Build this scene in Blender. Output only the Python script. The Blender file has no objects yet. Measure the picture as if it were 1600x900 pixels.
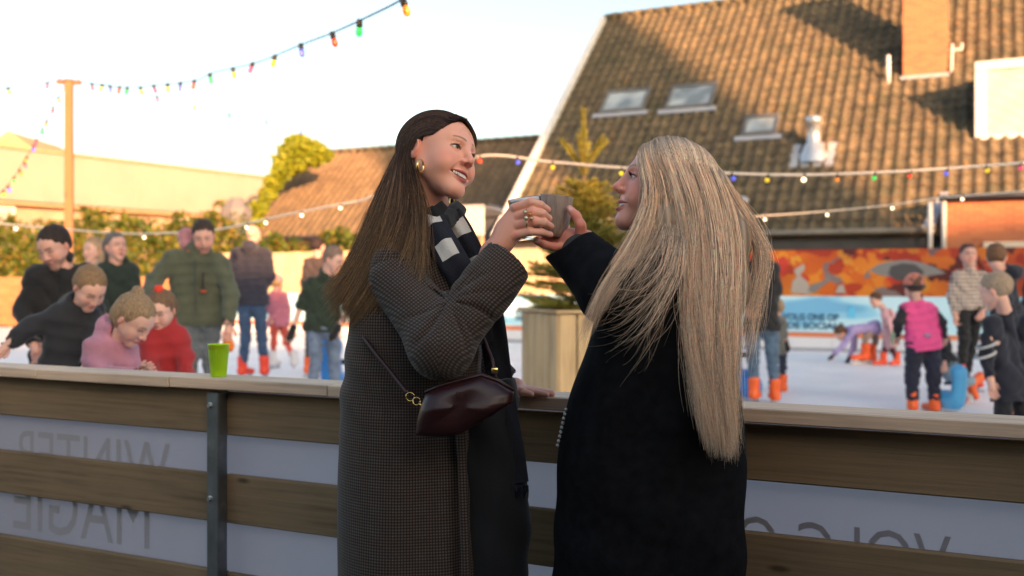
import bpy, bmesh, math, random
import numpy as np
from mathutils import Vector, Matrix, Euler
R = math.radians
rnd = random.Random(7)
nrng = np.random.default_rng(7)
scene = bpy.context.scene
col = scene.collection

# ---------------------------------------------------------------- camera
F = 1555.0          # focal length in photo pixels (35 mm lens on a 36 mm sensor, 1600 px wide)
CAMZ = 1.33
cam_data = bpy.data.cameras.new("camera")
cam = bpy.data.objects.new("camera", cam_data)
col.objects.link(cam)
cam.location = (0, 0, CAMZ)
cam.rotation_euler = (R(90), 0, 0)
cam_data.sensor_width = 36
cam_data.lens = 36 * F / 1600
cam_data.shift_y = -10 / 1600
cam_data.clip_start = 0.05
cam_data.clip_end = 2000
cam_data.dof.use_dof = True
cam_data.dof.focus_distance = 2.22
cam_data.dof.aperture_fstop = 3.0
cam_data.dof.aperture_blades = 0
scene.camera = cam
scene.render.resolution_x = 1024
scene.render.resolution_y = 576

# ---------------------------------------------------------------- light
SUN_EL = 11.0
LH = Vector((-1.589, 3.588, 0)).normalized()        # horizontal direction the light travels
LDIR = (LH * math.cos(R(SUN_EL)) + Vector((0, 0, -math.sin(R(SUN_EL))))).normalized()
sun_data = bpy.data.lights.new("sun", 'SUN')
sun = bpy.data.objects.new("sun", sun_data)
col.objects.link(sun)
sun_data.energy = 5.0
sun_data.angle = R(0.5)
sun_data.color = (1.0, 0.53, 0.25)
sun.rotation_euler = LDIR.to_track_quat('-Z', 'Y').to_euler()
world = bpy.data.worlds.new("World")
scene.world = world
world.use_nodes = True
wn = world.node_tree
bg = wn.nodes["Background"]
sky = wn.nodes.new("ShaderNodeTexSky")
sky.sky_type = 'NISHITA'
sky.sun_disc = False
sky.sun_elevation = R(SUN_EL)
sky.sun_rotation = math.atan2(-LH.x, -LH.y)
sky.air_density = 1.1
sky.dust_density = 3.0
sky.ozone_density = 0.75
sky.altitude = 0
wn.links.new(sky.outputs[0], bg.inputs[0])
bg.inputs[1].default_value = 0.125
scene.view_settings.view_transform = 'Standard'
scene.view_settings.look = 'None'
scene.view_settings.exposure = 1.74
scene.view_settings.gamma = 1
scene.cycles.max_bounces = 7
scene.cycles.diffuse_bounces = 3
scene.cycles.glossy_bounces = 3
scene.cycles.transmission_bounces = 6
scene.cycles.transparent_max_bounces = 8
scene.cycles.sample_clamp_indirect = 6

# ---------------------------------------------------------------- helpers
def P(px, py, D):
    """photo pixel at depth D (metres) -> world point"""
    return Vector(((px - 800) / F * D, D, CAMZ + (440 - py) / F * D))

UD = Vector((0.899, -0.438, 0))     # along the barrier / the farm roof, to the right
ND = Vector((0.438, 0.899, 0))      # away from the camera
UP = Vector((0, 0, 1))

def tag(o, label=None, cat=None, group=None, kind=None):
    if label: o['label'] = label
    if cat: o['category'] = cat
    if group: o['group'] = group
    if kind: o['kind'] = kind
    return o

def empty(name, loc, label, cat, group=None):
    o = bpy.data.objects.new(name, None)
    o.empty_display_size = .1
    o.location = loc
    col.objects.link(o)
    return tag(o, label, cat, group)

def wmat(o):
    if o.parent is None: return o.matrix_basis.copy()
    return wmat(o.parent) @ o.matrix_parent_inverse @ o.matrix_basis

def link(name, me, parent=None, mat=None):
    if mat is not None:
        me.materials.clear()
        for m in (mat if isinstance(mat, (list, tuple)) else [mat]):
            me.materials.append(m)
    o = bpy.data.objects.new(name, me)
    col.objects.link(o)
    if parent is not None:
        o.parent = parent
        o.matrix_parent_inverse = wmat(parent).inverted()
    return o

def mesh_np(name, V, Fc, smooth=True, uv=None, color=None):
    """V (n,3); Fc (m,3|4) ints"""
    me = bpy.data.meshes.new(name)
    V = np.asarray(V, dtype=np.float32); Fc = np.asarray(Fc, dtype=np.int32)
    m, c = Fc.shape
    me.vertices.add(len(V)); me.vertices.foreach_set("co", V.ravel())
    me.loops.add(m * c); me.loops.foreach_set("vertex_index", Fc.ravel())
    me.polygons.add(m)
    me.polygons.foreach_set("loop_start", np.arange(m, dtype=np.int32) * c)
    me.polygons.foreach_set("loop_total", np.full(m, c, dtype=np.int32))
    if uv is not None:
        u = me.uv_layers.new(name="UVMap")
        u.data.foreach_set("uv", np.asarray(uv, dtype=np.float32)[Fc.ravel()].ravel())
    if color is not None:
        ca = me.color_attributes.new("col", 'FLOAT_COLOR', 'POINT')
        cc = np.ones((len(V), 4), dtype=np.float32); cc[:, :3] = color
        ca.data.foreach_set("color", cc.ravel())
    me.update(calc_edges=True)
    if smooth: me.polygons.foreach_set("use_smooth", np.ones(m, dtype=bool))
    return me

class MB:
    """collects simple solids into one mesh"""
    def __init__(s): s.v = []; s.f = []; s.m = []
    def add(s, vs, fs, mi=0):
        b = len(s.v); s.v += [tuple(v) for v in vs]
        s.f += [tuple(b + i for i in f) for f in fs]; s.m += [mi] * len(fs)
    def box(s, c, ax, ay, az, mi=0):
        """centre and three half-axis vectors"""
        c = Vector(c); ax = Vector(ax); ay = Vector(ay); az = Vector(az)
        vs = [c + ax * i + ay * j + az * k for k in (-1, 1) for j in (-1, 1) for i in (-1, 1)]
        fs = [(0, 2, 3, 1), (4, 5, 7, 6), (0, 1, 5, 4), (2, 6, 7, 3), (0, 4, 6, 2), (1, 3, 7, 5)]
        if ax.cross(ay).dot(az) < 0: fs = [f[::-1] for f in fs]
        s.add(vs, fs, mi)
    def bbox(s, c, ax, ay, az, bev, mi=0):
        """box with chamfered edges"""
        c = Vector(c); A = [Vector(ax), Vector(ay), Vector(az)]
        L = [a.length for a in A]; U = [a.normalized() for a in A]
        bm = bmesh.new(); bmesh.ops.create_cube(bm, size=2)
        for v in bm.verts:
            co = v.co.copy(); v.co = c + A[0] * co.x + A[1] * co.y + A[2] * co.z
        bmesh.ops.bevel(bm, geom=bm.edges[:], offset=bev, segments=1, affect='EDGES')
        bmesh.ops.recalc_face_normals(bm, faces=bm.faces)
        bm.verts.index_update()
        s.add([v.co.copy() for v in bm.verts], [tuple(v.index for v in f.verts) for f in bm.faces], mi)
        bm.free()
    def tube(s, pts, r, n=8, mi=0, caps=True):
        pts = [Vector(p) for p in pts]
        rs = r if isinstance(r, (list, tuple)) else [r] * len(pts)
        vs = []; fs = []
        prev = None
        for i, p in enumerate(pts):
            t = (pts[min(i + 1, len(pts) - 1)] - pts[max(i - 1, 0)]).normalized()
            if prev is None:
                a = t.cross(Vector((0, 0, 1)) if abs(t.z) < .9 else Vector((1, 0, 0))).normalized()
            else:
                a = (prev - t * prev.dot(t)).normalized()
            prev = a; b = t.cross(a)
            for k in range(n):
                w = 2 * math.pi * k / n
                vs.append(p + (a * math.cos(w) + b * math.sin(w)) * rs[i])
        for i in range(len(pts) - 1):
            for k in range(n):
                k2 = (k + 1) % n
                fs.append((i * n + k, i * n + k2, (i + 1) * n + k2, (i + 1) * n + k))
        if caps:
            fs.append(tuple(range(n))[::-1]); fs.append(tuple((len(pts) - 1) * n + k for k in range(n)))
        s.add(vs, fs, mi)
    def prism(s, poly, ext, mi=0):
        """poly: list of Vectors (planar), extruded by vector ext"""
        n = len(poly); ext = Vector(ext)
        vs = [Vector(p) for p in poly] + [Vector(p) + ext for p in poly]
        fs = [tuple(range(n))[::-1], tuple(range(n, 2 * n))] + [(i, (i + 1) % n, n + (i + 1) % n, n + i) for i in range(n)]
        s.add(vs, fs, mi)
    def lathe(s, c, prof, n=24, axis=None, mi=0):
        """prof: list (r, h) along axis"""
        c = Vector(c); t = Vector(axis or (0, 0, 1)).normalized()
        a = t.cross(Vector((0, 1, 0)) if abs(t.y) < .9 else Vector((1, 0, 0))).normalized(); b = t.cross(a)
        vs = []; fs = []
        for (r, h) in prof:
            for k in range(n):
                w = 2 * math.pi * k / n
                vs.append(c + t * h + (a * math.cos(w) + b * math.sin(w)) * r)
        for i in range(len(prof) - 1):
            for k in range(n):
                k2 = (k + 1) % n
                fs.append((i * n + k, i * n + k2, (i + 1) * n + k2, (i + 1) * n + k))
        s.add(vs, fs, mi)
    def mesh(s, name, smooth=False):
        me = bpy.data.meshes.new(name)
        me.from_pydata(s.v, [], s.f)
        me.polygons.foreach_set("material_index", s.m)
        if smooth: me.polygons.foreach_set("use_smooth", [True] * len(s.f))
        bm = bmesh.new(); bm.from_mesh(me); bmesh.ops.recalc_face_normals(bm, faces=bm.faces); bm.to_mesh(me); bm.free()
        me.update()
        return me
    def build(s, name, mat, parent=None, smooth=False):
        return link(name, s.mesh(name, smooth), parent, mat)

# ---------------------------------------------------------------- implicit modelling
class G:
    """signed distance grid, meshed by surface nets"""
    def __init__(s, lo, hi, h):
        s.lo = np.array(lo, dtype=np.float32); s.h = h
        s.n = np.maximum(((np.array(hi) - s.lo) / h).astype(int) + 2, 4)
        s.ax = [s.lo[i] + h * np.arange(s.n[i], dtype=np.float32) for i in range(3)]
        s.F = np.full(tuple(s.n), 1.0, dtype=np.float32)
    def _sl(s, lo, hi):
        sl = []
        for i in range(3):
            a = int(max(0, math.floor((lo[i] - s.lo[i]) / s.h))); b = int(min(s.n[i], math.ceil((hi[i] - s.lo[i]) / s.h) + 1))
            if b <= a: return None
            sl.append(slice(a, b))
        sl = tuple(sl)
        return sl, s.ax[0][sl[0]][:, None, None], s.ax[1][sl[1]][None, :, None], s.ax[2][sl[2]][None, None, :]
    def _merge(s, sl, d, k, sub=False):
        A = s.F[sl]
        if sub:
            d = -d
            if k > 0:
                hh = np.maximum(k - np.abs(A - d), 0) / k
                s.F[sl] = np.maximum(A, d) + hh * hh * k * .25
            else: s.F[sl] = np.maximum(A, d)
        else:
            if k > 0:
                hh = np.maximum(k - np.abs(A - d), 0) / k
                s.F[sl] = np.minimum(A, d) - hh * hh * k * .25
            else: s.F[sl] = np.minimum(A, d)
    def cap(s, a, b, ra, rb=None, k=.02, sub=False, fl=None):
        rb = ra if rb is None else rb
        a = np.array(a, dtype=np.float32); b = np.array(b, dtype=np.float32)
        m = max(ra, rb) + k + 3 * s.h
        r = s._sl(np.minimum(a, b) - m, np.maximum(a, b) + m)
        if r is None: return
        sl, X, Y, Z = r
        ab = b - a; L = float(ab @ ab) + 1e-12
        t = np.clip(((X - a[0]) * ab[0] + (Y - a[1]) * ab[1] + (Z - a[2]) * ab[2]) / L, 0, 1)
        d = np.sqrt((X - a[0] - ab[0] * t) ** 2 + (Y - a[1] - ab[1] * t) ** 2 + (Z - a[2] - ab[2] * t) ** 2) - (ra + (rb - ra) * t)
        s._merge(sl, d, k, sub)
    def chain(s, pts, rs, k=.02, sub=False):
        for i in range(len(pts) - 1): s.cap(pts[i], pts[i + 1], rs[i], rs[i + 1], k, sub)
    def ell(s, c, r, rot=None, k=.02, sub=False):
        c = np.array(c, dtype=np.float32); r = np.array(r, dtype=np.float32)
        m = float(r.max()) + k + 3 * s.h
        q = s._sl(c - m, c + m)
        if q is None: return
        sl, X, Y, Z = q
        x, y, z = X - c[0], Y - c[1], Z - c[2]
        if rot is not None:
            M = np.array(Euler(rot).to_matrix().transposed(), dtype=np.float32)
            x, y, z = (M[0, 0] * x + M[0, 1] * y + M[0, 2] * z, M[1, 0] * x + M[1, 1] * y + M[1, 2] * z, M[2, 0] * x + M[2, 1] * y + M[2, 2] * z)
        k0 = np.sqrt((x / r[0]) ** 2 + (y / r[1]) ** 2 + (z / r[2]) ** 2)
        k1 = np.sqrt((x / r[0] ** 2) ** 2 + (y / r[1] ** 2) ** 2 + (z / r[2] ** 2) ** 2) + 1e-6
        s._merge(sl, k0 * (k0 - 1) / k1, k, sub)
    def stack(s, secs, k=.02, sub=False, yaw=0, pw=2.0):
        """secs: list (z, cx, cy, rx, ry) ; elliptical cross-sections, yaw turns the section axes"""
        secs = sorted(secs); A = np.array(secs, dtype=np.float32)
        rm = float(A[:, 3:5].max()) + k + 3 * s.h
        q = s._sl((A[:, 1].min() - rm, A[:, 2].min() - rm, A[0, 0] - 2 * s.h - k), (A[:, 1].max() + rm, A[:, 2].max() + rm, A[-1, 0] + 2 * s.h + k))
        if q is None: return
        sl, X, Y, Z = q
        z = Z.ravel()
        # smooth (catmull-rom like) interpolation through np.interp on a refined table
        zz = np.linspace(A[0, 0], A[-1, 0], 80)
        cols = []
        for j in range(1, 5):
            t = np.interp(zz, A[:, 0], A[:, j]); tp = np.concatenate([[t[0]] * 3, t, [t[-1]] * 3])
            t = np.convolve(tp, np.ones(7) / 7, mode='valid'); cols.append(np.interp(z, zz, t).astype(np.float32)[None, None, :])
        cx, cy, rx, ry = cols
        x = X - cx; y = Y - cy
        if yaw:
            c_, s_ = math.cos(yaw), math.sin(yaw); x, y = x * c_ + y * s_, -x * s_ + y * c_
        if pw == 2.0: q0 = np.sqrt((x / rx) ** 2 + (y / ry) ** 2)
        else: q0 = (np.abs(x / rx) ** pw + np.abs(y / ry) ** pw) ** (1 / pw)
        d = (q0 - 1) * np.minimum(rx, ry)
        d = np.maximum(d, np.maximum(A[0, 0] - Z, Z - A[-1, 0]))
        s._merge(sl, d, k, sub)
    def plane(s, p, n, k=0.0):
        """cut away everything on the side n points to"""
        n = np.array(Vector(n).normalized(), dtype=np.float32)
        d = (s.ax[0][:, None, None] - p[0]) * n[0] + (s.ax[1][None, :, None] - p[1]) * n[1] + (s.ax[2][None, None, :] - p[2]) * n[2]
        if k > 0:
            hh = np.maximum(k - np.abs(s.F - d), 0) / k
            s.F = np.maximum(s.F, d) + hh * hh * k * .25
        else: s.F = np.maximum(s.F, d)
    def cutcyl(s, a, b, r, k=0.0):
        s.cap(a, b, r, r, k, sub=True)
    def disp(s, fn, band=.04):
        """fn(x,y,z) added to the field near the surface"""
        m = np.nonzero(np.abs(s.F) < band)
        s.F[m] += fn(s.ax[0][m[0]], s.ax[1][m[1]], s.ax[2][m[2]]).astype(np.float32)
    def mesh(s):
        Fd = s.F; S = Fd < 0
        nx, ny, nz = Fd.shape
        cnt = np.zeros((nx - 1, ny - 1, nz - 1), dtype=np.int8)
        for dx in (0, 1):
            for dy in (0, 1):
                for dz in (0, 1):
                    cnt += S[dx:nx - 1 + dx, dy:ny - 1 + dy, dz:nz - 1 + dz]
        I, J, K = np.nonzero((cnt > 0) & (cnt < 8))
        pos = np.zeros((len(I), 3), dtype=np.float32); num = np.zeros(len(I), dtype=np.float32)
        cs = [(a, b, c) for a in (0, 1) for b in (0, 1) for c in (0, 1)]
        vals = {c: Fd[I + c[0], J + c[1], K + c[2]] for c in cs}
        for c in cs:
            for ax_ in range(3):
                if c[ax_] == 0:
                    d = list(c); d[ax_] = 1; d = tuple(d)
                    fa, fb = vals[c], vals[d]
                    m = (fa < 0) != (fb < 0)
                    t = fa[m] / (fa[m] - fb[m])
                    p = np.tile(np.array(c, dtype=np.float32), (m.sum(), 1)); p[:, ax_] += t
                    pos[m] += p; num[m] += 1
        pos /= num[:, None]
        V = s.lo + (np.stack([I, J, K], 1) + pos) * s.h
        idx = np.full((nx - 1, ny - 1, nz - 1), -1, dtype=np.int32); idx[I, J, K] = np.arange(len(I))
        quads = []
        for ax_ in range(3):
            sa = [slice(None)] * 3; sb = [slice(None)] * 3
            sa[ax_] = slice(0, -1); sb[ax_] = slice(1, None)
            A_, B_ = S[tuple(sa)], S[tuple(sb)]
            i, j, k = np.nonzero(A_ != B_)
            u, v = [(1, 2), (2, 0), (0, 1)][ax_]
            c = np.stack([i, j, k], 1)
            ok = (c[:, u] > 0) & (c[:, v] > 0) & (c[:, u] < idx.shape[u]) & (c[:, v] < idx.shape[v])
            c = c[ok]; flip = A_[i, j, k][ok]
            def g(du, dv):
                q = c.copy(); q[:, u] -= du; q[:, v] -= dv
                return idx[q[:, 0], q[:, 1], q[:, 2]]
            q = np.stack([g(1, 1), g(0, 1), g(0, 0), g(1, 0)], 1)
            q[~flip] = q[~flip][:, ::-1]
            quads.append(q)
        Q = np.concatenate(quads)
        Q = Q[(Q >= 0).all(1)]
        return V, Q

def relax(V, Q, it=2, w=.5):
    n = len(V)
    for _ in range(it):
        acc = np.zeros((n, 3)); c = np.zeros(n)
        for a in range(4):
            b = (a + 1) % 4
            np.add.at(acc, Q[:, a], V[Q[:, b]]); np.add.at(c, Q[:, a], 1)
            np.add.at(acc, Q[:, b], V[Q[:, a]]); np.add.at(c, Q[:, b], 1)
        V = V * (1 - w) + w * acc / np.maximum(c, 1)[:, None]
    return V.astype(np.float32)

def join_vf(parts):
    """[(V,Q,C)] -> one"""
    Vs, Qs, Cs, b = [], [], [], 0
    for V, Q, C in parts:
        Vs.append(V); Qs.append(Q + b); Cs.append(np.broadcast_to(np.asarray(C, dtype=np.float32), (len(V), 3))); b += len(V)
    return np.concatenate(Vs), np.concatenate(Qs), np.concatenate(Cs)

def tubes_np(paths, radii, n=3):
    """paths (N,S,3), radii (N,S) -> V,Q,strand index per vertex"""
    N, S, _ = paths.shape
    T = np.gradient(paths, axis=1); T /= (np.linalg.norm(T, axis=2, keepdims=True) + 1e-9)
    ref = np.array([0.13, 0.98, 0.11]); A = np.cross(T, ref); A /= (np.linalg.norm(A, axis=2, keepdims=True) + 1e-9)
    B = np.cross(T, A)
    rings = []
    for k in range(n):
        w = 2 * math.pi * k / n + .5
        rings.append(paths + (A * math.cos(w) + B * math.sin(w)) * radii[:, :, None])
    V = np.stack(rings, 2).reshape(-1, 3)
    base = (np.arange(N)[:, None, None] * S + np.arange(S - 1)[None, :, None]) * n
    k = np.arange(n)[None, None, :]; k2 = (k + 1) % n
    Q = np.stack([base + k, base + k2, base + n + k2, base + n + k], -1).reshape(-1, 4)
    sid = np.repeat(np.arange(N), S * n)
    return V.astype(np.float32), Q.astype(np.int32), sid

# ---------------------------------------------------------------- materials
def nt(name, base=(.5, .5, .5), rough=.6, metal=0.0, **kw):
    m = bpy.data.materials.new(name); m.use_nodes = True
    b = m.node_tree.nodes["Principled BSDF"]
    b.inputs["Base Color"].default_value = (*base, 1)
    b.inputs["Roughness"].default_value = rough
    b.inputs["Metallic"].default_value = metal
    for k, v in kw.items(): b.inputs[k.replace('_', ' ')].default_value = v
    return m, m.node_tree, b

def node(t, typ, **kw):
    n = t.nodes.new(typ)
    for k, v in kw.items():
        if k.startswith('i_'): n.inputs[int(k[2:])].default_value = v
        else: setattr(n, k, v)
    return n

def ramp(t, src, stops):
    r = t.nodes.new("ShaderNodeValToRGB")
    e = r.color_ramp.elements
    while len(e) > 1: e.remove(e[-1])
    e[0].position = stops[0][0]; e[0].color = (*stops[0][1], 1)
    for p, c in stops[1:]:
        x = e.new(p); x.color = (*c, 1)
    t.links.new(src, r.inputs[0])
    return r

def coords(t, kind='Object', scale=(1, 1, 1), rot=(0, 0, 0)):
    if kind == 'Position':
        g = t.nodes.new("ShaderNodeNewGeometry"); src = g.outputs["Position"]
    else:
        tc = t.nodes.new("ShaderNodeTexCoord"); src = tc.outputs[kind]
    mp = t.nodes.new("ShaderNodeMapping")
    mp.inputs["Scale"].default_value = scale; mp.inputs["Rotation"].default_value = rot
    t.links.new(src, mp.inputs[0])
    return mp.outputs[0]

def bump(t, b, src, strength=.3, dist=.01):
    n = t.nodes.new("ShaderNodeBump"); n.inputs["Strength"].default_value = strength; n.inputs["Distance"].default_value = dist
    t.links.new(src, n.inputs["Height"]); t.links.new(n.outputs[0], b.inputs["Normal"])
    return n

def noise(t, vec, scale=5, detail=4, rough=.55):
    n = t.nodes.new("ShaderNodeTexNoise"); n.inputs["Scale"].default_value = scale
    n.inputs["Detail"].default_value = detail; n.inputs["Roughness"].default_value = rough
    if vec is not None: t.links.new(vec, n.inputs["Vector"])
    return n

def mat_noise(name, stops, scale=5, rough=.8, sc=(1, 1, 1), bumpy=.2, bd=.01, detail=5, kind='Object', metal=0.0, **kw):
    m, t, b = nt(name, rough=rough, metal=metal, **kw)
    v = coords(t, kind, sc)
    n = noise(t, v, scale, detail)
    r = ramp(t, n.outputs[0], stops); t.links.new(r.outputs[0], b.inputs["Base Color"])
    if bumpy: bump(t, b, n.outputs[0], bumpy, bd)
    return m

def mul(c, k): return tuple(min(1, x * k) for x in c)

def mat_cloth(name, c, rough=.92, scale=90, var=.25, sheen=.15):
    m, t, b = nt(name, c, rough)
    v = coords(t, 'Object')
    n = noise(t, v, 9, 5); r = ramp(t, n.outputs[0], [(.3, mul(c, 1 - var)), (.7, mul(c, 1 + var))])
    t.links.new(r.outputs[0], b.inputs["Base Color"])
    n2 = noise(t, v, scale, 3); bump(t, b, n2.outputs[0], .35, .002)
    b.inputs["Sheen Weight"].default_value = sheen
    return m

_mc = {}
def cloth(c, rough=.92, var=.2):
    c = tuple(x * .78 for x in c)
    key = (tuple(round(x, 3) for x in c), rough)
    if key not in _mc: _mc[key] = mat_cloth("cloth_%d" % len(_mc), c, rough, var=var)
    return _mc[key]

def mat_wood(name, base, dark, along=(1, 0, 0), scale=1.0, knots=True, rough=.75, bd=.004):
    """plank wood: grain stretched along a world direction, with knots"""
    m, t, b = nt(name, base, rough)
    g = t.nodes.new("ShaderNodeNewGeometry")
    oi = t.nodes.new("ShaderNodeObjectInfo")
    al = Vector(along).normalized()
    rot = al.to_track_quat('X', 'Z').inverted().to_euler()
    vr = t.nodes.new("ShaderNodeVectorRotate"); vr.rotation_type = 'EULER_XYZ'
    vr.inputs["Rotation"].default_value = rot
    t.links.new(g.outputs["Position"], vr.inputs["Vector"])
    ad = node(t, "ShaderNodeVectorMath", operation='MULTIPLY_ADD')
    ad.inputs[1].default_value = (1, 1, 1)
    cm = t.nodes.new("ShaderNodeCombineXYZ"); mu = node(t, "ShaderNodeMath", operation='MULTIPLY'); mu.inputs[1].default_value = 37
    t.links.new(oi.outputs["Random"], mu.inputs[0]); t.links.new(mu.outputs[0], cm.inputs[0]); t.links.new(mu.outputs[0], cm.inputs[1])
    t.links.new(vr.outputs[0], ad.inputs[0]); t.links.new(cm.outputs[0], ad.inputs[2])
    mp = t.nodes.new("ShaderNodeMapping"); mp.inputs["Scale"].default_value = (1.6 * scale, 55 * scale, 55 * scale)
    t.links.new(ad.outputs[0], mp.inputs[0])
    n = noise(t, mp.outputs[0], 1.6, 6, .6)
    mp2 = t.nodes.new("ShaderNodeMapping"); mp2.inputs["Scale"].default_value = (1.5 * scale, 3 * scale, 3 * scale)
    t.links.new(ad.outputs[0], mp2.inputs[0])
    n2 = noise(t, mp2.outputs[0], 1.5, 4)
    mx = node(t, "ShaderNodeMath", operation='MULTIPLY_ADD'); mx.inputs[1].default_value = .6
    t.links.new(n.outputs[0], mx.inputs[0])
    m2 = node(t, "ShaderNodeMath", operation='MULTIPLY'); m2.inputs[1].default_value = .45
    t.links.new(n2.outputs[0], m2.inputs[0]); t.links.new(m2.outputs[0], mx.inputs[2])
    r = ramp(t, mx.outputs[0], [(.34, mul(dark, .9)), (.5, base), (.66, mul(base, 1.25))])
    out = r.outputs[0]
    if knots:
        mp3 = t.nodes.new("ShaderNodeMapping"); mp3.inputs["Scale"].default_value = (2.6 * scale, 7.5 * scale, 7.5 * scale)
        t.links.new(ad.outputs[0], mp3.inputs[0])
        vo = t.nodes.new("ShaderNodeTexVoronoi"); vo.inputs["Scale"].default_value = 1.0
        t.links.new(mp3.outputs[0], vo.inputs["Vector"])
        kr = ramp(t, vo.outputs["Distance"], [(.03, (1, 1, 1)), (.085, (0, 0, 0))])
        mixn = node(t, "ShaderNodeMix", data_type='RGBA'); mixn.inputs[7].default_value = (*mul(dark, .35), 1)
        mm = node(t, "ShaderNodeMath", operation='MULTIPLY'); mm.inputs[1].default_value = .8
        t.links.new(kr.outputs[0], mm.inputs[0]); t.links.new(mm.outputs[0], mixn.inputs[0])
        t.links.new(out, mixn.inputs[6]); out = mixn.outputs[2]
    t.links.new(out, b.inputs["Base Color"])
    bump(t, b, n.outputs[0], .3, bd)
    return m

def vcol_mat(name, rough=.5, sss=0.0, spec=.5, aniso=0.0, noise_amt=0.0):
    m, t, b = nt(name, rough=rough)
    a = t.nodes.new("ShaderNodeVertexColor"); a.layer_name = "col"
    out = a.outputs[0]
    t.links.new(out, b.inputs["Base Color"])
    b.inputs["Specular IOR Level"].default_value = spec
    if sss:
        b.inputs["Subsurface Weight"].default_value = sss
        b.inputs["Subsurface Radius"].default_value = (1, .35, .2); b.inputs["Subsurface Scale"].default_value = .006
    if noise_amt:
        v = coords(t, 'Object'); n = noise(t, v, 420, 2); bump(t, b, n.outputs[0], noise_amt, .0006)
    return m
# ================================================================ SETTING
def B(s, n, z):            # barrier frame: s along, n outwards from the rail's front edge
    return Vector((0, 2.62, 0)) + UD * s + ND * n + UP * z
def FB(s, n, z):           # far rink board frame
    return Vector((0, 19.4, 0)) + UD * s + ND * n + UP * z
def H(s, n, z):            # farm house frame, origin under the left eave corner
    return Vector((-.35, 23.5, 0)) + UD * s + ND * n + UP * z
def barrier_hit(px, n=0.0):
    q = (px - 800) / F; D0 = 2.62
    # point (x0 + .899 s, y0 - .438 s)
    x0, y0 = ND.x * n, D0 + ND.y * n
    return (q * y0 - x0) / (.899 + .438 * q)
TR = .954
def roofhit(px, py, lift=0.0):
    """point of the farm roof plane seen at this photo position, as (s, n)"""
    q = (px - 800) / F; v = (440 - py) / F
    a = .438 * q + .899; b = .438 * .35 - .899 * 23.5
    D = (2.39 + lift + TR * b - CAMZ) / (v - TR * a)
    X = q * D
    return ((X + .35) * .899 - .438 * (D - 23.5), (X + .35) * .438 + .899 * (D - 23.5))

# ground: paving outside the rink, to the horizon
m_ground = mat_noise("paving", [(.3, (.05, .048, .045)), (.7, (.085, .08, .074))], 3, .9, bumpy=.3)
mb = MB(); mb.add([(-600, -600, 0), (600, -600, 0), (600, 900, 0), (-600, 900, 0)], [(0, 1, 2, 3)])
tag(mb.build("ground", m_ground), kind='structure')
# the ice
m, t, b = nt("ice", (.74, .76, .80), .42)
v = coords(t, 'Position')
n1 = noise(t, v, 1.1, 6, .65); r = ramp(t, n1.outputs[0], [(.3, (.66, .67, .71)), (.65, (.80, .81, .84))])
t.links.new(r.outputs[0], b.inputs["Base Color"])
mpv = coords(t, 'Position', (30, 4, 1), (0, 0, .5)); n2 = noise(t, mpv, 2, 5, .7)
mpv2 = coords(t, 'Position', (5, 34, 1), (0, 0, -.3)); n3 = noise(t, mpv2, 2, 5, .7)
ad = node(t, "ShaderNodeMath", operation='ADD'); t.links.new(n2.outputs[0], ad.inputs[0]); t.links.new(n3.outputs[0], ad.inputs[1])
bump(t, b, ad.outputs[0], .25, .01)
rr = ramp(t, n2.outputs[0], [(.35, (.3, .3, .3)), (.65, (.6, .6, .6))]); t.links.new(rr.outputs[0], b.inputs["Roughness"])
mb = MB(); mb.prism([B(-26, .16, .02), B(14, .16, .02), FB(14, -.02, .02), FB(-26, -.02, .02)], (0, 0, .13))
tag(mb.build("ice", m), kind='structure')

# ---------------------------------------------------------------- near barrier
m_rail = mat_wood("rail_wood", (.66, .47, .33), (.48, .34, .24), UD, 1.0, True)
m_plank = mat_wood("plank_wood", (.225, .148, .080), (.15, .098, .05), UD, 1.0, True)
m_galv = mat_noise("galvanised", [(.3, (.13, .14, .15)), (.6, (.20, .21, .22)), (.75, (.28, .29, .30))], 14, .45, metal=.7, bumpy=.1, kind='Position')
m_bolt, _, _ = nt("bolt_steel", (.5, .5, .5), .35, 1.0)
bar = empty("rink_barrier", B(0, .06, 0), "wooden plank rink barrier with flat top rail and steel posts beside the women", "barrier")
def seg(s0, s1, n0, n1, z0, z1, name, mat, bev=.003, parent=bar, jit=0):
    mb = MB(); g = .0012
    mb.bbox((B((s0 + s1) / 2, (n0 + n1) / 2, (z0 + z1) / 2)), UD * ((s1 - s0) / 2 - g), ND * ((n1 - n0) / 2), UP * ((z1 - z0) / 2), bev)
    return mb.build(name, mat, parent)
cuts = [-6.08, -5.47, -4.86, -4.25, -3.64, -3.03, -2.425, -1.816, -1.209, -.595, .02, 1.95, 4.2]
for i in range(len(cuts) - 1):
    dz = rnd.uniform(-.0015, .0015)
    seg(cuts[i], cuts[i + 1], rnd.uniform(-.001, .001), .135, .996 + dz, 1.03 + dz, "rail_board", m_rail)
posts = [-1.04 + 1.265 * k for k in range(-3, 4)]
for (z0, z1) in ((.850, .985), (.573, .725), (.270, .418)):
    ed = [-6.5] + [p + .012 for p in posts if -6 < p < 3.5] + [4.2]
    for i in range(len(ed) - 1):
        dz = rnd.uniform(-.002, .002)
        seg(ed[i], ed[i + 1], .056, .080, z0 + dz, z1 + dz, "plank", m_plank, .004)
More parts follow.
